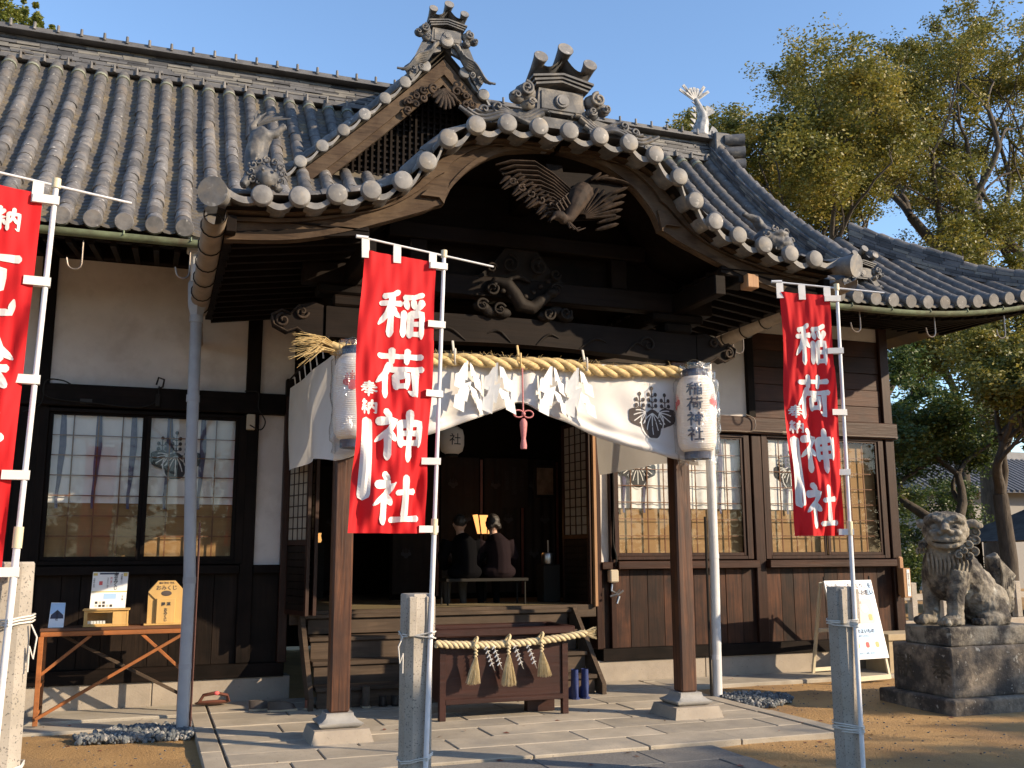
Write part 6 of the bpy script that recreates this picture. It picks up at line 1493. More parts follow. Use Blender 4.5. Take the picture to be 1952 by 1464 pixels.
for k in range(4): pr_('picture_card', .07+k*.165, .21+k*.165, .76, .90, 'paper', .005); pr_('charm_picture', .11+k*.165, .17+k*.165, .79, .86, 'orangep' if k % 2 else 'inkred', .007, .02)
pr_('tea_cup_picture', .50, .62, .32, .42, 'paper', .005, .05); pr_('fox_picture', .60, .66, .44, .52, 'orangep', .006, .02)
bt = lambda ox_, oy_: (lambda x, y: tuple(Vector(bsh(ox_+x, oy_-y))+Nn*.006))
text('lettering', '「おふだ」「おまもり」を', mt['inkblue'], .070, bt(bw*.44, .075), pnl, .0008); text('lettering', 'お受けの皆様へお願い', mt['inkblue'], .075, bt(bw*.52, .165), pnl, .0012)
text('lettering', 'お守り・おふだは', mt['inkred'], .045, bt(bw*.45, .29), pnl); text('lettering', 'ご自由にどうぞ', mt['inkred'], .035, bt(bw*.4, .52), pnl)
text('lettering', 'おすすめのよいもの', mt['inkblue'], .060, bt(bw*.48, .655), pnl, .001); text('lettering', '社務所にてお受けください', mt['inkblue'], .030, bt(bw*.46, .715), pnl); text('lettering', 'お守り   おみくじ   絵馬   おふだ', mt['inkblue'], .024, bt(bw*.5, .93), pnl)
for q in (tl2, tr2): b = MB(); b.ell(q+Vector((0, 0, .03)), (.012, .012, .03)); b.build('hinge', mt['wire'], af)
cb = thing('cardboard_box', 'tall cardboard box with tape behind the notice stand', 'box', (9.75, 11.2, 0))
P_(cb, 'body', 9.35, 10.15, 11.02, 11.50, -.02, .50, 'card', .006); P_(cb, 'flap', 9.33, 10.17, 10.99, 11.015, .42, .50, 'card', .002); P_(cb, 'tape', 9.62, 9.70, 10.984, 10.989, -.0, .44, 'sandal', 0); P_(cb, 'label', 9.80, 10.08, 10.982, 10.988, .27, .40, 'paper', 0)
nb = thing('wooden_notice_box', 'small pale wooden box with paper strip hung on the corner post', 'wooden box', (10.15, 11.5, 1.2))
b = MB(); b.box(10.06, 10.15, 11.53, 11.60, .98, 1.52, .02); b.build('back_board', mt['sign'], nb); b = MB(); b.box(10.045, 10.17, 11.44, 11.528, .95, 1.36, .004); b.build('case', mt['sign'], nb)
b = MB(); b.box(10.10, 10.15, 11.434, 11.438, .97, 1.34); b.build('paper_strip', mt['paper'], nb); text('lettering', '御\n自\n由\nに\nお\n取\n下\nさ\nい', mt['ink'], .034, (lambda x, y: (10.125+x, 11.431, 1.155+y)), nb, line=.9)

# ================================================================== FOOTWEAR AND SMALL THINGS ON THE PAVING
def shoe(name, label, x, y, yaw, mat, L=.27, kind='shoe', z=.0, group='footwear left by the steps', sole='sole'):
    r = thing(name, label, 'shoe' if kind == 'shoe' else kind, (x, y, z), group); T = Matrix.Translation((x, y, z)) @ Matrix.Rotation(yaw, 4, 'Z')
    b = MB(); n = 14; pr0 = []
    for i in range(n):
        t = i/(n-1); w = .048*(1-.25*math.exp(-((t-.42)/.16)**2)) if t > .0 else .03; w *= sqrt(max(.05, 1-((t-.5)/.52)**6)); pr0.append((L*(t-.5), w))
    out = [(px, w) for px, w in pr0]+[(px, -w) for px, w in pr0[::-1]]
    vs = [T @ Vector((px, w, zz)) for zz in (.002, .022) for px, w in out]; N = len(out)
    b.add(vs, [tuple(range(N)), tuple(range(2*N-1, N-1, -1))]+[(k, (k+1) % N, N+(k+1) % N, N+k) for k in range(N)]); b.build('sole', mt[sole], r)
    u_ = MB(); H = {'shoe': .085, 'boot': .20, 'rubber boot': .30, 'sandal': .05}[kind]; rows = []
    for j in range(6):
        zz = j/5
        ring = []
        for q in range(20):
            a = 2*pi*q/20; cx_ = cos(a); 
            if kind in ('boot', 'rubber boot'):
                full = .95-.0*zz; back = -.5*L
                xs_ = L*(.5*cx_) if zz < .25 else L*(-.26+.20*cx_)
                if .2 < zz < .3: xs_ = L*(-.10+.38*cx_)
                h = .02+(H)*zz
            else:
                xs_ = L*(.49*cx_)*(1-.10*zz)-.02*zz; front = max(0, (xs_/L+.1)); h = .02+H*zz*(1-.55*front*1.6 if front > 0 else 1)
            ring.append(T @ Vector((xs_, .047*sin(a)*(1-.22*zz), max(h, .022))))
        rows += ring
    fs = [(j*20+q, j*20+(q+1) % 20, (j+1)*20+(q+1) % 20, (j+1)*20+q) for j in range(5) for q in range(20)]
    if kind == 'sandal': fs = fs[:40]
    u_.add(rows, fs); up1 = u_.build('upper', mt[mat], r, smooth=50)
    c = MB(); top = rows[-20:]; c.add([p-Vector((0, 0, .012)) for p in top], [tuple(range(20))]); c.build('opening', mt['wire'], r)
    if kind == 'shoe':
        l = MB()
        for q in range(3): p = T @ Vector((.02+.02*q, -.02, .075-.008*q)); p2 = T @ Vector((.02+.02*q, .02, .075-.008*q)); l.tube([p, p.lerp(p2, .5)+Vector((0, 0, .006)), p2], .003, 4)
        l.build('lace', mt['sole'], r)
    return r
shoe('shoe', 'dark lace-up shoe, left one of the pair beside the stair stringer', 1.18, 10.86, .1, 'shoe'); shoe('shoe', 'dark lace-up shoe, right one of the pair beside the stair stringer', 1.37, 10.72, .05, 'shoe', .30)
shoe('shoe', 'rust-coloured shoe just left of the left porch column', 1.66, 10.80, 1.2, 'shoered', .25)
shoe('boot', 'tall brown suede boot next to the left porch column', 2.02, 10.66, 1.5, 'shoebrown', .27, 'boot'); shoe('boot', 'tall brown suede boot further from the left porch column', 2.22, 10.70, 1.55, 'shoebrown', .27, 'boot')
shoe('shoe', 'black low shoe beside the brown boots, left one', 2.42, 10.75, 1.5, 'shoe', .25, sole='wire'); shoe('shoe', 'black low shoe beside the brown boots, nearest the stone post', 2.55, 10.72, 1.5, 'shoe', .25, sole='wire')
shoe('rubber_boot', 'blue rubber boot right of the offering box, left one of the pair', 4.50, 10.45, 1.6, 'blue', .26, 'rubber boot', sole='blue'); shoe('rubber_boot', 'blue rubber boot right of the offering box, right one of the pair', 4.63, 10.46, 1.55, 'blue', .26, 'rubber boot', sole='blue')
sdl = thing('sandal', 'brown sandals with a red strap leaning on the foundation left of the steps', 'sandal', (.72, 11.3, 0))
b = MB(); b.ell((.72, 11.38, .035), (.19, .09, .025), (-.2, 0, .05), 22, 8); b.build('sole', mt['sandal'], sdl, smooth=60)
b = MB(); b.tube([(.58, 11.34, .05), (.62, 11.32, .12), (.74, 11.30, .14), (.86, 11.32, .11), (.88, 11.34, .05)], [.03, .035, .04, .035, .03], 8, sq=.5); st2 = b.build('strap', mt['sandal'], sdl, smooth=60)
b = MB(); b.ell((.75, 11.275, .14), (.03, .02, .022)); b.build('red_knot', mt['inkred'], sdl)
# gravel beds under the downpipes
def gravel(name, poly, n, label_seed):
    b = MB(); rr = random.Random(label_seed); xs_ = [p[0] for p in poly]; ys_ = [p[1] for p in poly]
    def inside(x, y):
        c = False; j = len(poly)-1
        for i in range(len(poly)):
            if (poly[i][1] > y) != (poly[j][1] > y) and x < (poly[j][0]-poly[i][0])*(y-poly[i][1])/(poly[j][1]-poly[i][1])+poly[i][0]: c = not c
            j = i
        return c
    k = 0
    while k < n:
        x, y = rr.uniform(min(xs_), max(xs_)), rr.uniform(min(ys_), max(ys_))
        if not inside(x, y): continue
        r = rr.uniform(.012, .03); z = -.045+rr.uniform(0, .045); b.cur = rr.choice((0, 0, 0, 0, 1)); b.ell((x, y, z), (r*rr.uniform(.8, 1.3), r, r*.7), (rr.uniform(0, 3), rr.uniform(0, 3), rr.uniform(0, 3)), 6, 4); k += 1
    o = b.build(name, [mt['gravel'], mt['base']]); stuff(o); return o
gravel('gravel_bed', [(-.50, 9.82), (-.2, 9.74), (.46, 9.72), (.46, 10.44), (.1, 10.40), (-.2, 10.44), (-.30, 10.18), (-.55, 10.02)], 1700, 1); gravel('gravel_bed', [(6.10, 10.15), (6.10, 9.45), (6.35, 9.35), (6.8, 9.6), (6.95, 9.9), (6.7, 10.15), (6.4, 10.25)], 1300, 2)

rr = random.Random(12); b = MB()
for k in range(2600):
    x, y = rr.uniform(-2, 12), rr.uniform(5.2, 10.9)
    if 0.44 < x < 6.1 and y > 7.65 or 1.95 < x < 4.65 and y <= 7.7: continue
    r = rr.uniform(.003, .010); b.ell((x, y, gz(x, y)+r*.3), (r*1.3, r, r*.7), (0, 0, rr.uniform(0, 3)), 5, 3)
stuff(b.build('grit', mt['gravel'])); b = MB()
for k in range(420):
    x, y = rr.uniform(-2, 12), rr.uniform(5.2, 11.5); z = .004 if (0.5 < x < 6.0 and y > 7.8) else gz(x, y)+.004; 
    if 1.95 < x < 4.65 and y <= 7.75: z = -.012
    if (.5 < x < 6 and y > 7.8) and rr.random() < .8: continue
    if y > 10.4 and not (.5 < x < 6): z = .006 if y > 10.95 else -.02
    a = rr.uniform(0, 6); L = rr.uniform(.015, .035); c, s_ = cos(a), sin(a); h = rr.uniform(.002, .012)
    b.add([(x-c*L, y-s_*L, z), (x+s_*L*.4, y-c*L*.4, z+h), (x+c*L, y+s_*L, z+h*.3), (x-s_*L*.4, y+c*L*.4, z)], [(0, 1, 2, 3)])
stuff(b.build('fallen_leaves', mt['sandal']))
# ================================================================== GUARDIAN LION ON ITS PLINTH (right)
kp = thing('guardian_lion_statue', 'weathered granite guardian lion seated on a stained stone plinth', 'statue', (8.6, 8.75, -.05))
def rbox(name, x0, x1, y0, y1, z0, z1, mat, par, n=10, amp=.006):
    """slightly uneven stone block"""
    b = MB(); b.box(x0, x1, y0, y1, z0, z1, .014); me, c = b.mesh(name, mt[mat]); bm = bmesh.new(); bm.from_mesh(me); bmesh.ops.subdivide_edges(bm, edges=bm.edges, cuts=n, use_grid_fill=True)
    for v in bm.verts: v.co += v.normal*mnoise.fractal((v.co+c)*4.5, 1.0, 2.0, 4)*amp
    bm.to_mesh(me); bm.free(); me.shade_smooth(); me.set_sharp_from_angle(angle=radians(50)); return link(name, me, c, par)
rbox('plinth_step', 7.76, 9.70, 8.24, 9.36, -.14, .095, 'plinth', kp); blk = rbox('plinth_block', 7.88, 9.58, 8.36, 9.24, .093, .602, 'plinth', kp); rbox('statue_base', 7.95, 9.22, 8.43, 9.10, .60, .80, 'lion', kp)
g = MB(); put_glyphs(g, glyph('奉', .15, .10, .25, .27, 9), lambda ax, ay, lf: (7.874-lf, 9.24-.88+.88-.0-( .88-ax) if 0 else 8.36+ .42-ax, .60-ay), .001); put_glyphs(g, glyph('献', .0, .10, .25, .27, 9), lambda ax, ay, lf: (7.874-lf, 8.36+.80-ax, .60-ay), .001)
stuff(g.build('carved_inscription', mt['joint'], blk))
V3 = Vector; b = MB()
b.ell((8.20, 8.76, 1.38), (.25, .25, .34), (0, -.15, 0), 16, 12); b.ell((8.62, 8.76, 1.14), (.34, .25, .30), (0, .5, 0), 16, 12); b.tube([(8.22, 8.76, 1.50), (8.42, 8.76, 1.34), (8.74, 8.76, 1.05)], [.24, .25, .24], 14)
b.ell((8.78, 8.60, 1.00), (.25, .12, .25), (0, 0, .1), 14, 10); b.ell((8.78, 8.92, 1.00), (.25, .12, .25), (0, 0, -.1), 14, 10); b.ell((8.92, 8.76, .93), (.16, .22, .16))
for yy in (8.565, 8.915):
    b.tube([(8.16, yy, 1.38), (8.11, yy, 1.12), (8.09, yy, .96), (8.08, yy, .82)], [.13, .095, .085, .095], 12); b.ell((8.03, yy, .86), (.13, .095, .065)); 
    for k in (-1, 0, 1): b.ell((7.93, yy+k*.055, .845), (.045, .032, .045))
    b.tube([(8.85, yy, .90), (8.62, yy-.02*(1 if yy < 8.7 else -1), .86), (8.48, yy, .85)], [.12, .10, .08], 10)
    for k in (-1, 0, 1): b.ell((8.42, yy+k*.05, .84), (.05, .03, .04))
b.tube([(9.02, 8.82, .90), (9.14, 8.80, 1.10), (9.12, 8.80, 1.35), (9.04, 8.80, 1.55)], [.10, .15, .14, .07], 12); b.ell((9.20, 8.72, 1.25), (.09, .08, .16)); b.ell((9.20, 8.74, 1.02), (.07, .07, .12))
b.v = [(8.3+(p[0]-8.3)*.80 if p[0] > 8.3 else p[0], p[1], p[2]) for p in b.v]
HC = V3((8.13, 8.66, 1.80)); HF = V3((-.69, -.72, -.02)).normalized(); HR = V3((-HF.y, HF.x, 0)).normalized()   # HR: to the right as seen from the front
HR = V3((.72, -.69, 0)).normalized()
def hp(r, u, f): return HC+HR*r+V3((0, 0, u))+HF*f
hrot = (0, 0, atan2(HR.y, HR.x))
b.ell(hp(0, .02, 0), (.245, .22, .20), hrot, 16, 12); b.ell(hp(0, -.07, .12), (.205, .14, .13), hrot, 16, 10); b.ell(hp(0, .14, .02), (.22, .19, .09), hrot); b.ell(hp(0, -.12, -.03), (.235, .2, .13), hrot)
for sg in (-1, 1):
    b.tube([hp(sg*.035, .11, .21), hp(sg*.11, .155, .19), hp(sg*.20, .10, .12)], [.034, .042, .028], 8); b.ell(hp(sg*.10, -.01, .21), (.075, .06, .05), hrot)
b.tube([hp(0, .09, .20), hp(0, .04, .27), hp(0, .01, .28)], [.035, .045, .06], 10); b.ell(hp(.055, .0, .26), (.035, .035, .03)); b.ell(hp(-.055, .0, .26), (.035, .035, .03))
b.tube([hp(-.17, -.055, .15), hp(-.10, -.075, .245), hp(0, -.08, .27), hp(.10, -.075, .245), hp(.17, -.055, .15)], [.02, .024, .026, .024, .02], 8)
b.tube([hp(-.16, -.115, .15), hp(-.09, -.14, .23), hp(0, -.145, .25), hp(.09, -.14, .23), hp(.16, -.115, .15)], [.022, .03, .034, .03, .022], 8)
b.ell(hp(.27, .09, -.02), (.075, .05, .05), hrot); b.ell(hp(.33, .07, -.03), (.05, .04, .04), hrot); b.ell(hp(-.25, .10, -.02), (.05, .05, .05))
b.ell(hp(0, -.24, -.02), (.22, .2, .16), hrot)
st = organic(b, 'lion_body', mt['lion'], .0115, kp, 1); roughen(st, .009, 18)
c = MB()
for (r, u, f, R_) in ((.22, -.13, .10, .06), (.27, -.20, .02, .065), (.22, -.25, .08, .055), (.29, -.08, .0, .06), (.17, -.19, .17, .045), (-.23, -.13, .08, .05), (-.26, -.2, .0, .05), (.30, .0, -.08, .055), (.12, -.24, .18, .045)):
    c.ell(hp(r, u, f), R_*.72, n=10, m=7); spiral(c, hp(r, u, f+R_*.45), R_, 1.4, .016, HR, (0, 0, 1), start=r*9, sgn=1 if r > 0 else -1, dep=HF*.008)
for k in range(11):
    r = -.20+.04*k; c.tube([hp(r, -.22, .16-abs(r)*.3), hp(r*1.05+.015, -.34, .18-abs(r)*.35), hp(r*.95, -.46, .165-abs(r)*.4)], [.018, .022, .006], 6, sq=.6)
for k in range(6): c.tube([(8.86+.032*k, 8.66, 1.12+.03*k), (8.885+.028*k, 8.64, 1.32), (8.86+.02*k, 8.66, 1.52-.02*k)], [.02, .026, .008], 6)
mn = stuff(c.build('mane_and_tail_curls', mt['lion'], st, smooth=60))
for sg in (-1, 1):
    e = MB(); e.ell(hp(sg*.105, .055, .185), (.045, .03, .034), hrot); e.build('eye', mt['lion'], st, smooth=60)
e = MB(); e.tube([hp(-.15, -.092, .20), hp(-.08, -.108, .262), hp(0, -.112, .28), hp(.08, -.108, .262), hp(.15, -.092, .20)], [.006, .009, .010, .009, .006], 6); e.build('mouth_line', mt['wire'], st)

st.location.x += .09

# ================================================================== INSIDE THE HALL: people, bench, lamps, stand
bch = thing('bench', 'low dark bench inside the hall with two people seated on it', 'bench', (4.0, 12.2, .95))
b = MB(); b.box(3.50, 4.60, 12.05, 12.40, 1.24, 1.28, .005); b.build('seat', mt['wire'], bch)
for x in (3.53, 4.56):
    for y in (12.08, 12.37): b = MB(); b.tube([(x, y, .95), (x, y, 1.24)], .012, 8); b.build('leg', mt['wire'], bch)
def person(label, x, y, mat, lean, hairy, tr):
    r = thing('person', label, 'person', (x, y, .95)); b = MB(); z = 1.27
    b.ell((x, y-.02, z+.09), (.235, .18, .12)); b.tube([(x, y, z+.08), (x, y-.01, z+.28), (x+lean*.4, y+.01, z+.44), (x+lean*.8, y+.05, z+.55)], [.215, .205, .215, .11], 14, sq=.75)
    for sg in (-1, 1):
        b.tube([(x+lean*.7+sg*.18, y+.03, z+.49), (x+lean*.5+sg*.25, y+.05, z+.28), (x+sg*.21, y+.22, z+.16), (x+sg*.08, y+.34, z+.18)], [.085, .075, .06, .042], 10)
    body = organic(b, 'coat', mt[mat], .015, r, 3)
    b = MB()
    for sg in (-1, 1): b.tube([(x+sg*.09, y, z+.06), (x+sg*.11, y+.40, z+.08), (x+sg*.11, y+.42, z-.15), (x+sg*.11, y+.38, z-.34)], [.085, .075, .055, .042], 10); b.ell((x+sg*.11, y+.44, z-.345), (.045, .12, .035))
    organic(b, 'legs', mt[tr], .014, r, 2)
    b = MB(); hx, hy, hz = x+lean, y+.08, z+.70; b.tube([(x+lean*.8, y+.05, z+.52), (hx, hy, hz-.06)], [.055, .05], 10); b.ell((hx, hy, hz), (.078, .095, .115)); b.ell((hx, hy+.09, hz-.02), (.014, .022, .02)); b.ell((hx-.08, hy, hz-.01), (.012, .02, .03)); b.ell((hx+.08, hy, hz-.01), (.012, .02, .03))
    for sg in (-1, 1):
        for k in range(4): b.tube([(x+sg*(.03+.018*k), y+.36, z+.17), (x+sg*(.02+.018*k), y+.42, z+.165), (x+sg*(.015+.016*k), y+.45, z+.15)], [.011, .010, .007], 6)
        b.ell((x+sg*.055, y+.35, z+.175), (.04, .045, .02))
    hd = organic(b, 'head_and_hands', mt['skin'], .008, r, 2)
    b = MB(); b.ell((hx, hy-.02, hz+.03), (.092 if hairy else .084, .098, .105 if hairy else .095)); 
    if hairy:
        for k in range(14): a = k*2*pi/14; b.ell((hx+.075*cos(a), hy-.03+.06*sin(a), hz-.02+.02*sin(3*a)), .035, n=8, m=6)
    o = organic(b, 'hair', mt['hair'], .010, hd, 2); roughen(o, .006, 30)
    return r
person('person in a black coat seated with back to the door, left of the lit lamp', 3.78, 12.20, 'coat', -.04, False, 'trousers'); person('person in a mauve-grey coat with curly dark hair, seated under the lit lamp', 4.24, 12.20, 'coat2', -.05, True, 'coat')
ld = thing('paper_lamp', 'lit orange paper floor lamp inside the hall between the seated people', 'lamp', (4.33, 13.1, .95))
b = MB(); z0, z1 = 1.86, 2.12; w0, w1 = .085, .14; cx_, cy_ = 4.36, 13.1
b.add([(cx_-w0, cy_-w0, z0), (cx_+w0, cy_-w0, z0), (cx_+w0, cy_+w0, z0), (cx_-w0, cy_+w0, z0), (cx_-w1, cy_-w1, z1), (cx_+w1, cy_-w1, z1), (cx_+w1, cy_+w1, z1), (cx_-w1, cy_+w1, z1)], [(0, 1, 5, 4), (1, 2, 6, 5), (2, 3, 7, 6), (3, 0, 4, 7), (0, 1, 2, 3)]); b.build('paper_shade', mt['lamp'], ld)
b = MB()
for (sx, sy) in ((-1, -1), (1, -1), (1, 1), (-1, 1)): b.tube([(cx_+sx*w0*1.03, cy_+sy*w0*1.03, z0-.02), (cx_+sx*w1*1.03, cy_+sy*w1*1.03, z1+.02)], .010, 6)
b.tube([(cx_, cy_-w0*1.04, z0), (cx_, cy_-w1*1.04, z1)], .008, 6); b.tube([(cx_-w1*1.1, cy_-w1*1.05, z1), (cx_+w1*1.1, cy_-w1*1.05, z1)], .012, 6); b.build('lamp_frame', mt['wire'], ld)
b = MB(); b.tube([(cx_, cy_, .95), (cx_, cy_, 1.86)], .02, 8); b.build('stem', mt['wire'], ld)
hl = thing('hanging_lantern', 'round paper lantern hanging in the doorway behind the white curtain', 'lantern', (3.62, 12.25, 2.9))
b = MB(); b.lathe([(.08, 0), (.14, .04), (.16, .12), (.16, .24), (.14, .32), (.08, .36)], (3.62, 12.25, 2.86), 20); hb = b.build('paper_body', mt['lantern'], hl, smooth=50); b = MB(); b.tube([(3.62, 12.25, 2.83), (3.62, 12.25, 2.88)], .085, 16); b.tube([(3.62, 12.25, 3.2), (3.62, 12.25, 4.4)], .006, 5); b.build('ring_and_cord', mt['wire'], hl)
text('lettering', '社', mt['ink'], .16, lambda x, y: (3.62+x, 12.25-sqrt(max(0, .166**2-x*x))-.004, 3.03+y), hb)
fr_ = thing('framed_picture', 'dark framed picture on the right-hand wall inside the hall', 'picture', (5.5, 13.74, 2.4))
b = MB(); b.box(5.34, 5.68, 13.72, 13.76, 2.40, 2.90, .01); b.build('frame', mt['wire'], fr_); b = MB(); b.box(5.38, 5.64, 13.71, 13.718, 2.45, 2.85); b.build('print', mt['picture'], fr_)
sc_ = thing('notice_scroll', 'pale hanging paper with columns of writing inside the hall', 'notice', (5.0, 13.72, 2.3)); b = MB(); b.box(4.82, 5.24, 13.72, 13.725, 2.25, 2.98); b.build('sheet', mt['incloth'], sc_)
for k in range(3): text('lettering', ['奉\n納\n御\n神\n前', '家\n内\n安\n全\n祈\n願', '厄\n除\n開\n運'][k], mt['ink'], .075, (lambda k: (lambda x, y: (5.14-.12*k+x, 13.712, 2.64+y)))(k), sc_, line=.9)
std = thing('stand', 'small black stand with a metal pot and ladle inside the right of the doorway', 'stand', (5.05, 12.5, .95))
b = MB(); b.box(4.93, 5.17, 12.35, 12.6, .95, 1.44, .01); b.build('cabinet', mt['wire'], std); b = MB(); b.lathe([(.08, 0), (.09, .02), (.09, .13), (.08, .15)], (5.03, 12.45, 1.445), 18); b.build('pot', mt['metal'], std, smooth=40); b = MB(); b.tube([(5.03, 12.43, 1.60), (5.02, 12.41, 1.76)], .012, 6); b.build('ladle', mt['metal'], std)
gl_ = thing('gold_ornament', 'small gilt ornament with an added glow deep inside the hall left of the doorway', 'ornament', (2.3, 15.0, 1.9)); b = MB(); b.box(2.05, 2.45, 14.9, 15.2, .95, 1.75, .01); b.build('table', mt['wire'], gl_)
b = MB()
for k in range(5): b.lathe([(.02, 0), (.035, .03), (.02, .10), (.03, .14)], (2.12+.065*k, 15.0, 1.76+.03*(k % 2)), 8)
b.build('gilt_fittings', mt['giltglow'], gl_, smooth=50)

# ================================================================== TREES AND BACKGROUND
def leaf_mesh(name, cen, rad, n_per, size, mat, parent, seed, squash=.7, dark=0.):
    rs = np.random.RandomState(seed); cen = np.array(cen); rad = np.array(rad); 
    SUB = 6 if n_per > 120 else 1; sc_ = rs.normal(size=(len(cen)*SUB, 3)); sc_ /= np.linalg.norm(sc_, axis=1)[:, None]; cen = np.repeat(cen, SUB, 0); rad = np.repeat(rad, SUB)
    if SUB > 1: cen = cen+sc_*(rs.rand(len(cen))**.5*rad*.85)[:, None]*np.array([1, 1, squash]); rad = rad*.44*(.6+.8*rs.rand(len(cen))); n_per = n_per//SUB
    N = len(cen)*n_per; ci = np.repeat(np.arange(len(cen)), n_per); d = rs.normal(size=(N, 3)); d /= np.linalg.norm(d, axis=1)[:, None]+1e-9
    r = rs.rand(N)**.45; P = cen[ci]+d*(r*rad[ci])[:, None]*np.array([1, 1, squash])
    a = rs.normal(size=(N, 3)); a /= np.linalg.norm(a, axis=1)[:, None]; a[:, 2] *= .6
    u_ = np.cross(a, rs.normal(size=(N, 3))); u_ /= np.linalg.norm(u_, axis=1)[:, None]+1e-9; s = size*(.6+.8*rs.rand(N))[:, None]
    v0 = P-a*s; v1 = P+u_*s*.45; v2 = P+a*s; v3 = P-u_*s*.45
    vs = np.stack([v0, v1, v2, v3], 1).reshape(-1, 3); c = vs.mean(0); me = bpy.data.meshes.new(name)
    me.vertices.add(4*N); me.vertices.foreach_set('co', (vs-c).ravel()); me.loops.add(4*N); me.loops.foreach_set('vertex_index', np.arange(4*N)); me.polygons.add(N); me.polygons.foreach_set('loop_start', np.arange(0, 4*N, 4)); me.polygons.foreach_set('loop_total', np.full(N, 4))
    me.materials.append(mt[mat]); tone = np.clip(rs.rand(len(cen))[ci]*.55+rs.rand(N)*.45-dark, 0, 1); at = me.attributes.new('tone', 'FLOAT', 'FACE'); at.data.foreach_set('value', tone.astype(np.float32)); me.update(calc_edges=True)
    return link(name, me, Vector(c), parent)
def tree(label, base, fork_h, H, spread, seed, mat, n_tip=70, n_per=420, size=.085, crad=1.0, trunk_r=.32, lean=(0, 0), name='camphor_tree', group='trees behind the shrine', low=.35, dark=0., bark=True, lev=3, stems=2, flat=1.0, cap=False):
    rr = random.Random(seed); root = thing(name, label, 'tree', base, group); B0 = Vector(base); segs = MB(); tips = []
    def branch(p, d, L, r, lev):
        n = 5; Q = [p]; R = [r]; dd = d.copy()
        for i in range(n):
            dd = (dd+Vector((rr.gauss(0, .16), rr.gauss(0, .16), rr.gauss(0.03, .10)))).normalized(); Q.append(Q[-1]+dd*L/n); R.append(r*(1-.42*(i+1)/n))
        segs.tube(Q, R, 8 if lev > 1 else 5, cap=False)
        if lev == 0: tips.append(Q[-1]); tips.append(Q[3]); return
        for k in range(3 if lev > 1 else rr.choice((2, 3, 3))):
            a = rr.uniform(0, 2*pi); sp = rr.uniform(.45, .85); nd = (dd+Vector((cos(a)*sp*spread, sin(a)*sp*spread, rr.uniform(-.1, .35)*flat))).normalized(); branch(Q[-1 if k < 2 else 3], nd, L*rr.uniform(.62, .85), R[-1]*.82 if k < 2 else R[3]*.6, lev-1)
    tp = B0+Vector((lean[0], lean[1], fork_h)); P = [B0, B0.lerp(tp, .5)+Vector((.1, 0, 0)), tp]; segs.tube([B0-Vector((0, 0, .3))]+P, [trunk_r*1.3, trunk_r*1.1, trunk_r*.95, trunk_r*.85], 12, cap=False)
    for k in range(stems):
        a = rr.uniform(0, 2*pi)+k*2*pi/stems; branch(tp, Vector((cos(a)*.42*spread, sin(a)*.42*spread, 1)).normalized(), (H-fork_h)*.42, trunk_r*.66, lev)
    segs.build('trunk', mt['bark'], root, smooth=60)
    tips = [t for t in tips if B0.z+H*low < t.z < B0.z+H*(1.0 if cap else 9)]; rr.shuffle(tips); tips = tips[:n_tip]
    rad = [crad*rr.uniform(.55, 1.15) for _ in tips]
    stuff(leaf_mesh('crown', [tuple(t) for t in tips], rad, n_per, size, mat, root, seed, dark=dark))
    return root
tree('tall camphor tree with dense olive crown behind the silver fish ornament', (17.6, 25.5, -.1), 7.0, 15.6, 1.05, 3, 'leafgold', n_tip=95, n_per=720, size=.062, crad=1.2, trunk_r=.28, low=.50, lean=(-.3, 0))
tree('shorter dense olive tree whose crown starts right beside the silver fish', (17.3, 27.5, -.1), 7.4, 14.4, .95, 53, 'leafgold', n_tip=85, n_per=640, size=.062, crad=1.1, trunk_r=.24, low=.5, dark=.1)
tree('camphor tree filling the gap behind the forked trunks', (25.0, 29.5, -.1), 6.5, 15.5, 1.15, 61, 'leafgold', n_tip=110, n_per=560, size=.068, crad=1.35, trunk_r=.26, low=.30, dark=.1)
tree('low olive tree just over the eave, left of the lower golden crown', (20.2, 25.0, -.1), 4.4, 9.8, 1.3, 67, 'leafgold', n_tip=90, n_per=520, size=.062, crad=1.15, trunk_r=.2, low=.40)
tree('tall camphor tree with thin bronze top, middle of the group right of the fish ornament', (22.4, 26.5, -.1), 7.6, 17.6, .95, 9, 'leafgold', n_tip=95, n_per=600, size=.062, crad=1.1, trunk_r=.30, low=.42)
tree('tallest camphor tree with forked dark trunks at the right edge', (26.8, 26.0, -.1), 9.6, 20.5, 1.0, 14, 'leafgold', n_tip=110, n_per=640, size=.066, crad=1.3, trunk_r=.42, low=.58, stems=3)
tree('camphor tree half outside the right edge beside the tallest one', (31.5, 27.5, -.1), 9.0, 21.5, .9, 5, 'leafgold', n_tip=60, n_per=450, size=.08, crad=1.35, trunk_r=.35, low=.45)
tree('lower golden crown showing just above the right eave corner', (23.6, 24.0, -.1), 5.4, 11.0, 1.3, 23, 'leafgold', n_tip=70, n_per=430, size=.07, crad=1.1, trunk_r=.22, low=.55)
tree('broad dark green tree behind the guardian lion statue', (18.8, 19.8, -.1), 1.9, 6.6, 1.35, 31, 'leafgreen', n_tip=110, n_per=620, size=.06, crad=.95, trunk_r=.24, low=.16, dark=.08, lean=(.2, 0), flat=.6)
tree('yellowing tree reaching from the right edge above the lion statue', (18.7, 17.9, -.1), 3.0, 6.6, 1.3, 37, 'leafgold', n_tip=90, n_per=480, size=.06, crad=.95, trunk_r=.2, low=.40, dark=.05, flat=.6)
tree('low dense green tree between the hall corner and the lion statue', (15.6, 18.9, -.1), 1.2, 5.0, 1.1, 44, 'leafgreen', n_tip=90, n_per=560, size=.055, crad=.8, trunk_r=.16, low=.12, dark=.1, flat=.5)
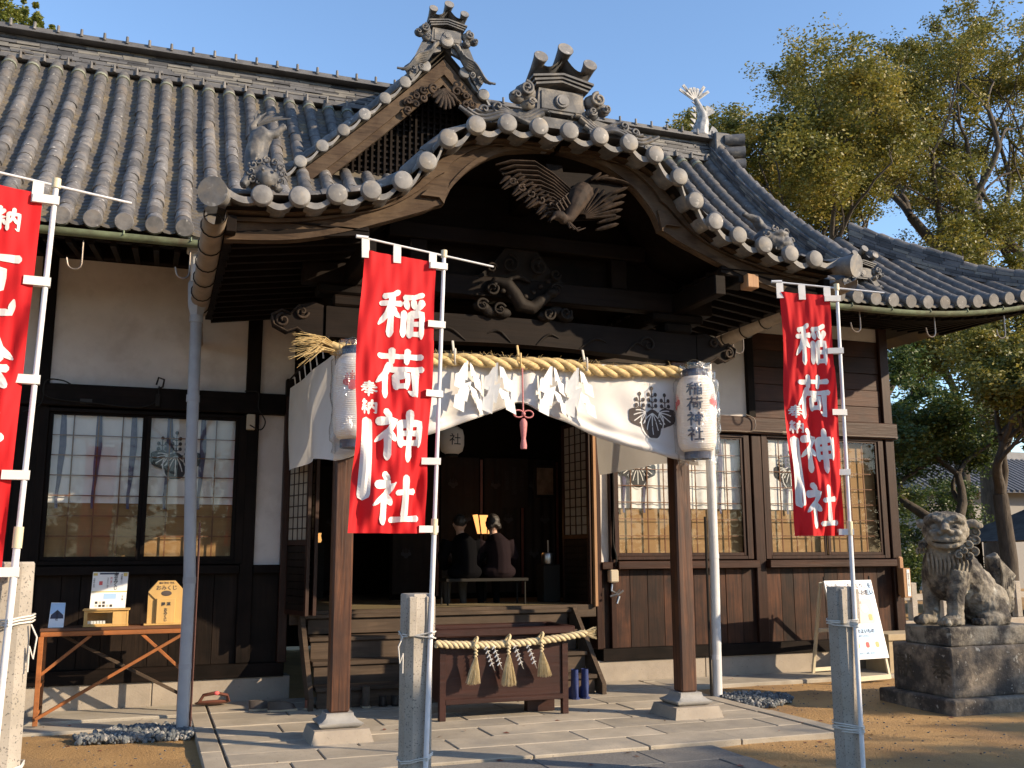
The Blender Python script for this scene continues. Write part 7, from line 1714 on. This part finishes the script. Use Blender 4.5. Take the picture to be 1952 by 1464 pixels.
# shrubs behind the lion
for k, (x, y, h) in enumerate(((15.2, 20.5, 4.3), (17.0, 21.5, 4.9), (19.2, 22.5, 4.7), (22.6, 24.0, 3.6))):
    rt_ = thing('shrub', ['dark evergreen shrub just right of the hall corner', 'dark evergreen shrub behind the lion statue, second from the hall', 'dark evergreen shrub behind the lion statue, third from the hall', 'dark evergreen shrub in front of the far house'][k], 'shrub', (x, y, -.1), 'shrubs behind the lion statue')
    rr = random.Random(k); cen = [(x+rr.uniform(-1.3, 1.3), y+rr.uniform(-.8, .8), rr.uniform(.5, h)) for _ in range(26)]
    stuff(leaf_mesh('foliage', cen, [.8]*26, 560, .055, 'leafgreen', rt_, 60+k, dark=.12)); b = MB(); b.tube([(x, y, -.1), (x, y, h*.7)], [.08, .03], 6); b.build('stem', mt['bark'], rt_)
# conifer tips over the main ridge at top left
cf = thing('conifer', 'pointed conifer tops rising above the main roof ridge at top left', 'tree', (-3.3, 30, -.1)); b = MB(); b.tube([(-3.3, 30, -.1), (-3.3, 30, 15)], [.4, .1], 10); b.build('trunk', mt['bark'], cf)
cen, rad = [], []
for (x, zt_) in ((-6.4, 19.2), (-5.8, 18.9), (-5.3, 18.4), (-4.8, 18.2), (-4.4, 17.8), (-4.0, 17.5), (-3.55, 17.1)):
    for k in range(15): cen.append((x+.03*k*(k % 3-1), 30+random.uniform(-.3, .3), zt_-.24*k)); rad.append(.09+.055*k)
stuff(leaf_mesh('foliage', cen, rad, 420, .05, 'leafpine', cf, 91, squash=1.5))
# far wood, house and pavilion
rs_ = random.Random(5); cen = []
for k in range(150): a = rs_.uniform(0, 1); cen.append((10+70*a, 52-18*a+rs_.uniform(-3, 3), rs_.uniform(0, 5.5)))
fwd = leaf_mesh('far_wood', cen, [2.6]*150, 260, .22, 'leafgreen', None, 77, dark=.15); stuff(fwd)
hs = thing('house', 'distant white-walled house with grey tiled roof beyond the trees at the right edge', 'house', (36, 33, 0))
b = MB(); b.box(31.5, 46, 34, 40, -.1, 4.2); b.build('wall', mt['farwall'], hs)
b = MB(); b.add([(30.6, 33.2, 4.1), (47, 33.2, 4.1), (47, 37, 6.0), (30.6, 37, 6.0), (30.6, 41, 4.1), (47, 41, 4.1)], [(0, 1, 2, 3), (3, 2, 5, 4), (0, 3, 4)]); rf_ = b.build('roof', mt['fartile'], hs)
b = MB()
for k in range(50): x = 30.7+k*.32; b.tube([(x, 33.2, 4.16), (x, 37, 6.06)], .07, 5)
stuff(b.build('roof_tile_rows', mt['fartile'], rf_)); b = MB(); b.box(30.5, 47.1, 36.8, 37.2, 5.95, 6.35); b.build('roof_ridge', mt['fartile'], rf_)
pvn = thing('pavilion', 'small dark roofed pavilion among the trees at the right edge', 'pavilion', (23.5, 21, 0))
for (x, y) in ((22.6, 19.8), (25.8, 19.8), (22.6, 22.6), (25.8, 22.6)): b = MB(); b.box(x-.08, x+.08, y-.08, y+.08, -.1, 2.0); b.build('post', mt['dark'], pvn)
b = MB(); n = 10
def pvf(u, v, x0=20.9, x1=26.0, y0=18.9, y1=23.4):
    t = v; cx_, cy_ = (x0+x1)/2, (y0+y1)/2; k = 1-t; z = 1.85+1.35*t**1.5+.18*k*abs(2*u-1)**3
    return k, z
for s_ in range(4):
    def q(u, v, s_=s_):
        k, z = pvf(u, v); hx, hy = 2.55*k, 2.25*k; w = 2*u-1; return [(24.2+w*hx, 21.15-hy, z), (24.2+hx, 21.15+w*hy, z), (24.2-w*hx, 21.15+hy, z), (24.2-hx, 21.15-w*hy, z)][s_]
    b.grid(q, 12, 8)
pr2 = b.build('roof', mt['pavtile'], pvn)
b = MB()
for k in range(20): w = -1+k/9.5; b.tube([(24.2+w*2.5*(1-t), 21.15-2.25*(1-t)-.02, 1.9+1.35*t**1.5+.18*(1-t)*abs(w)**3) for t in (0, .3, .6, .9)], .085, 6)
stuff(b.build('roof_tile_rows', mt['pavtile'], pr2)); b = MB(); b.box(22.6, 25.8, 19.85, 19.9, -.1, 1.95); b.build('board_wall', mt['dark'], pvn); b = MB(); b.ell((24.2, 21.15, 3.3), (.2, .2, .25)); b.build('roof_finial', mt['pavtile'], pr2)
# low stone fence behind the lion
sf = thing('stone_fence', 'low grey stone fence under the trees behind the lion statue', 'fence', (17, 17.5, 0))
b = MB(); b.box(11.5, 34, 17.4, 17.7, -.1, .12, .02); b.build('kerb', mt['stonewall'], sf)
for k in range(46): b = MB(); x = 13.0+k*.42; b.box(x, x+.16, 17.47, 17.63, .12, .92, .015); b.build('picket', mt['stone'], sf)
b = MB(); b.box(11.6, 33, 17.5, 17.6, .55, .68); b.build('rail', mt['stone'], sf)
# unseen grove: right trees cast dappled shade, others added to dim sky and reflections
gl2 = ['nearest the right of the view', 'second from the right of the view', 'third from the right of the view', 'fourth from the right of the view', 'far to the right of the yard', 'right behind the viewer', 'straight behind the viewer', 'left behind the viewer', 'further left behind the viewer', 'far to the left of the yard', 'at the far right end of the yard']
for k, (x, y, h) in enumerate(((16.5, -8.0, 8.6), (21.5, -7.0, 8.9), (26.0, -5.0, 8.6), (31.0, -4.0, 8.8), (36.5, -1.0, 9.0), (9.0, -12.0, 11.5), (2.0, -13.0, 11.0), (-5.5, -11.0, 11.0), (-12.0, -8.0, 12.0), (-17.0, -1.0, 12.0), (40.0, 5.0, 9.6))):
    tree('grove tree outside the picture, '+gl2[k], (x, y, -.1), 2.2, h, 1.25, 100+k, 'leafgreen', n_tip=60, n_per=190, size=.12, crad=.9, trunk_r=.24, low=.30, group='trees around the yard', flat=.5, cap=True)
cen = []; rs_ = random.Random(8)
for k in range(260): a = radians(rs_.uniform(-205, 25)); d = rs_.uniform(52, 60); cen.append((d*cos(a)+6, d*sin(a)+6, rs_.uniform(0, 8.5)))
stuff(leaf_mesh('added_wood_ring', cen, [3.4]*260, 330, .30, 'leafgreen', None, 78, dark=.1))  # unseen ring of foliage, added to block horizon glow mirrored in the windows

bpy.data.scenes.remove(TMP)
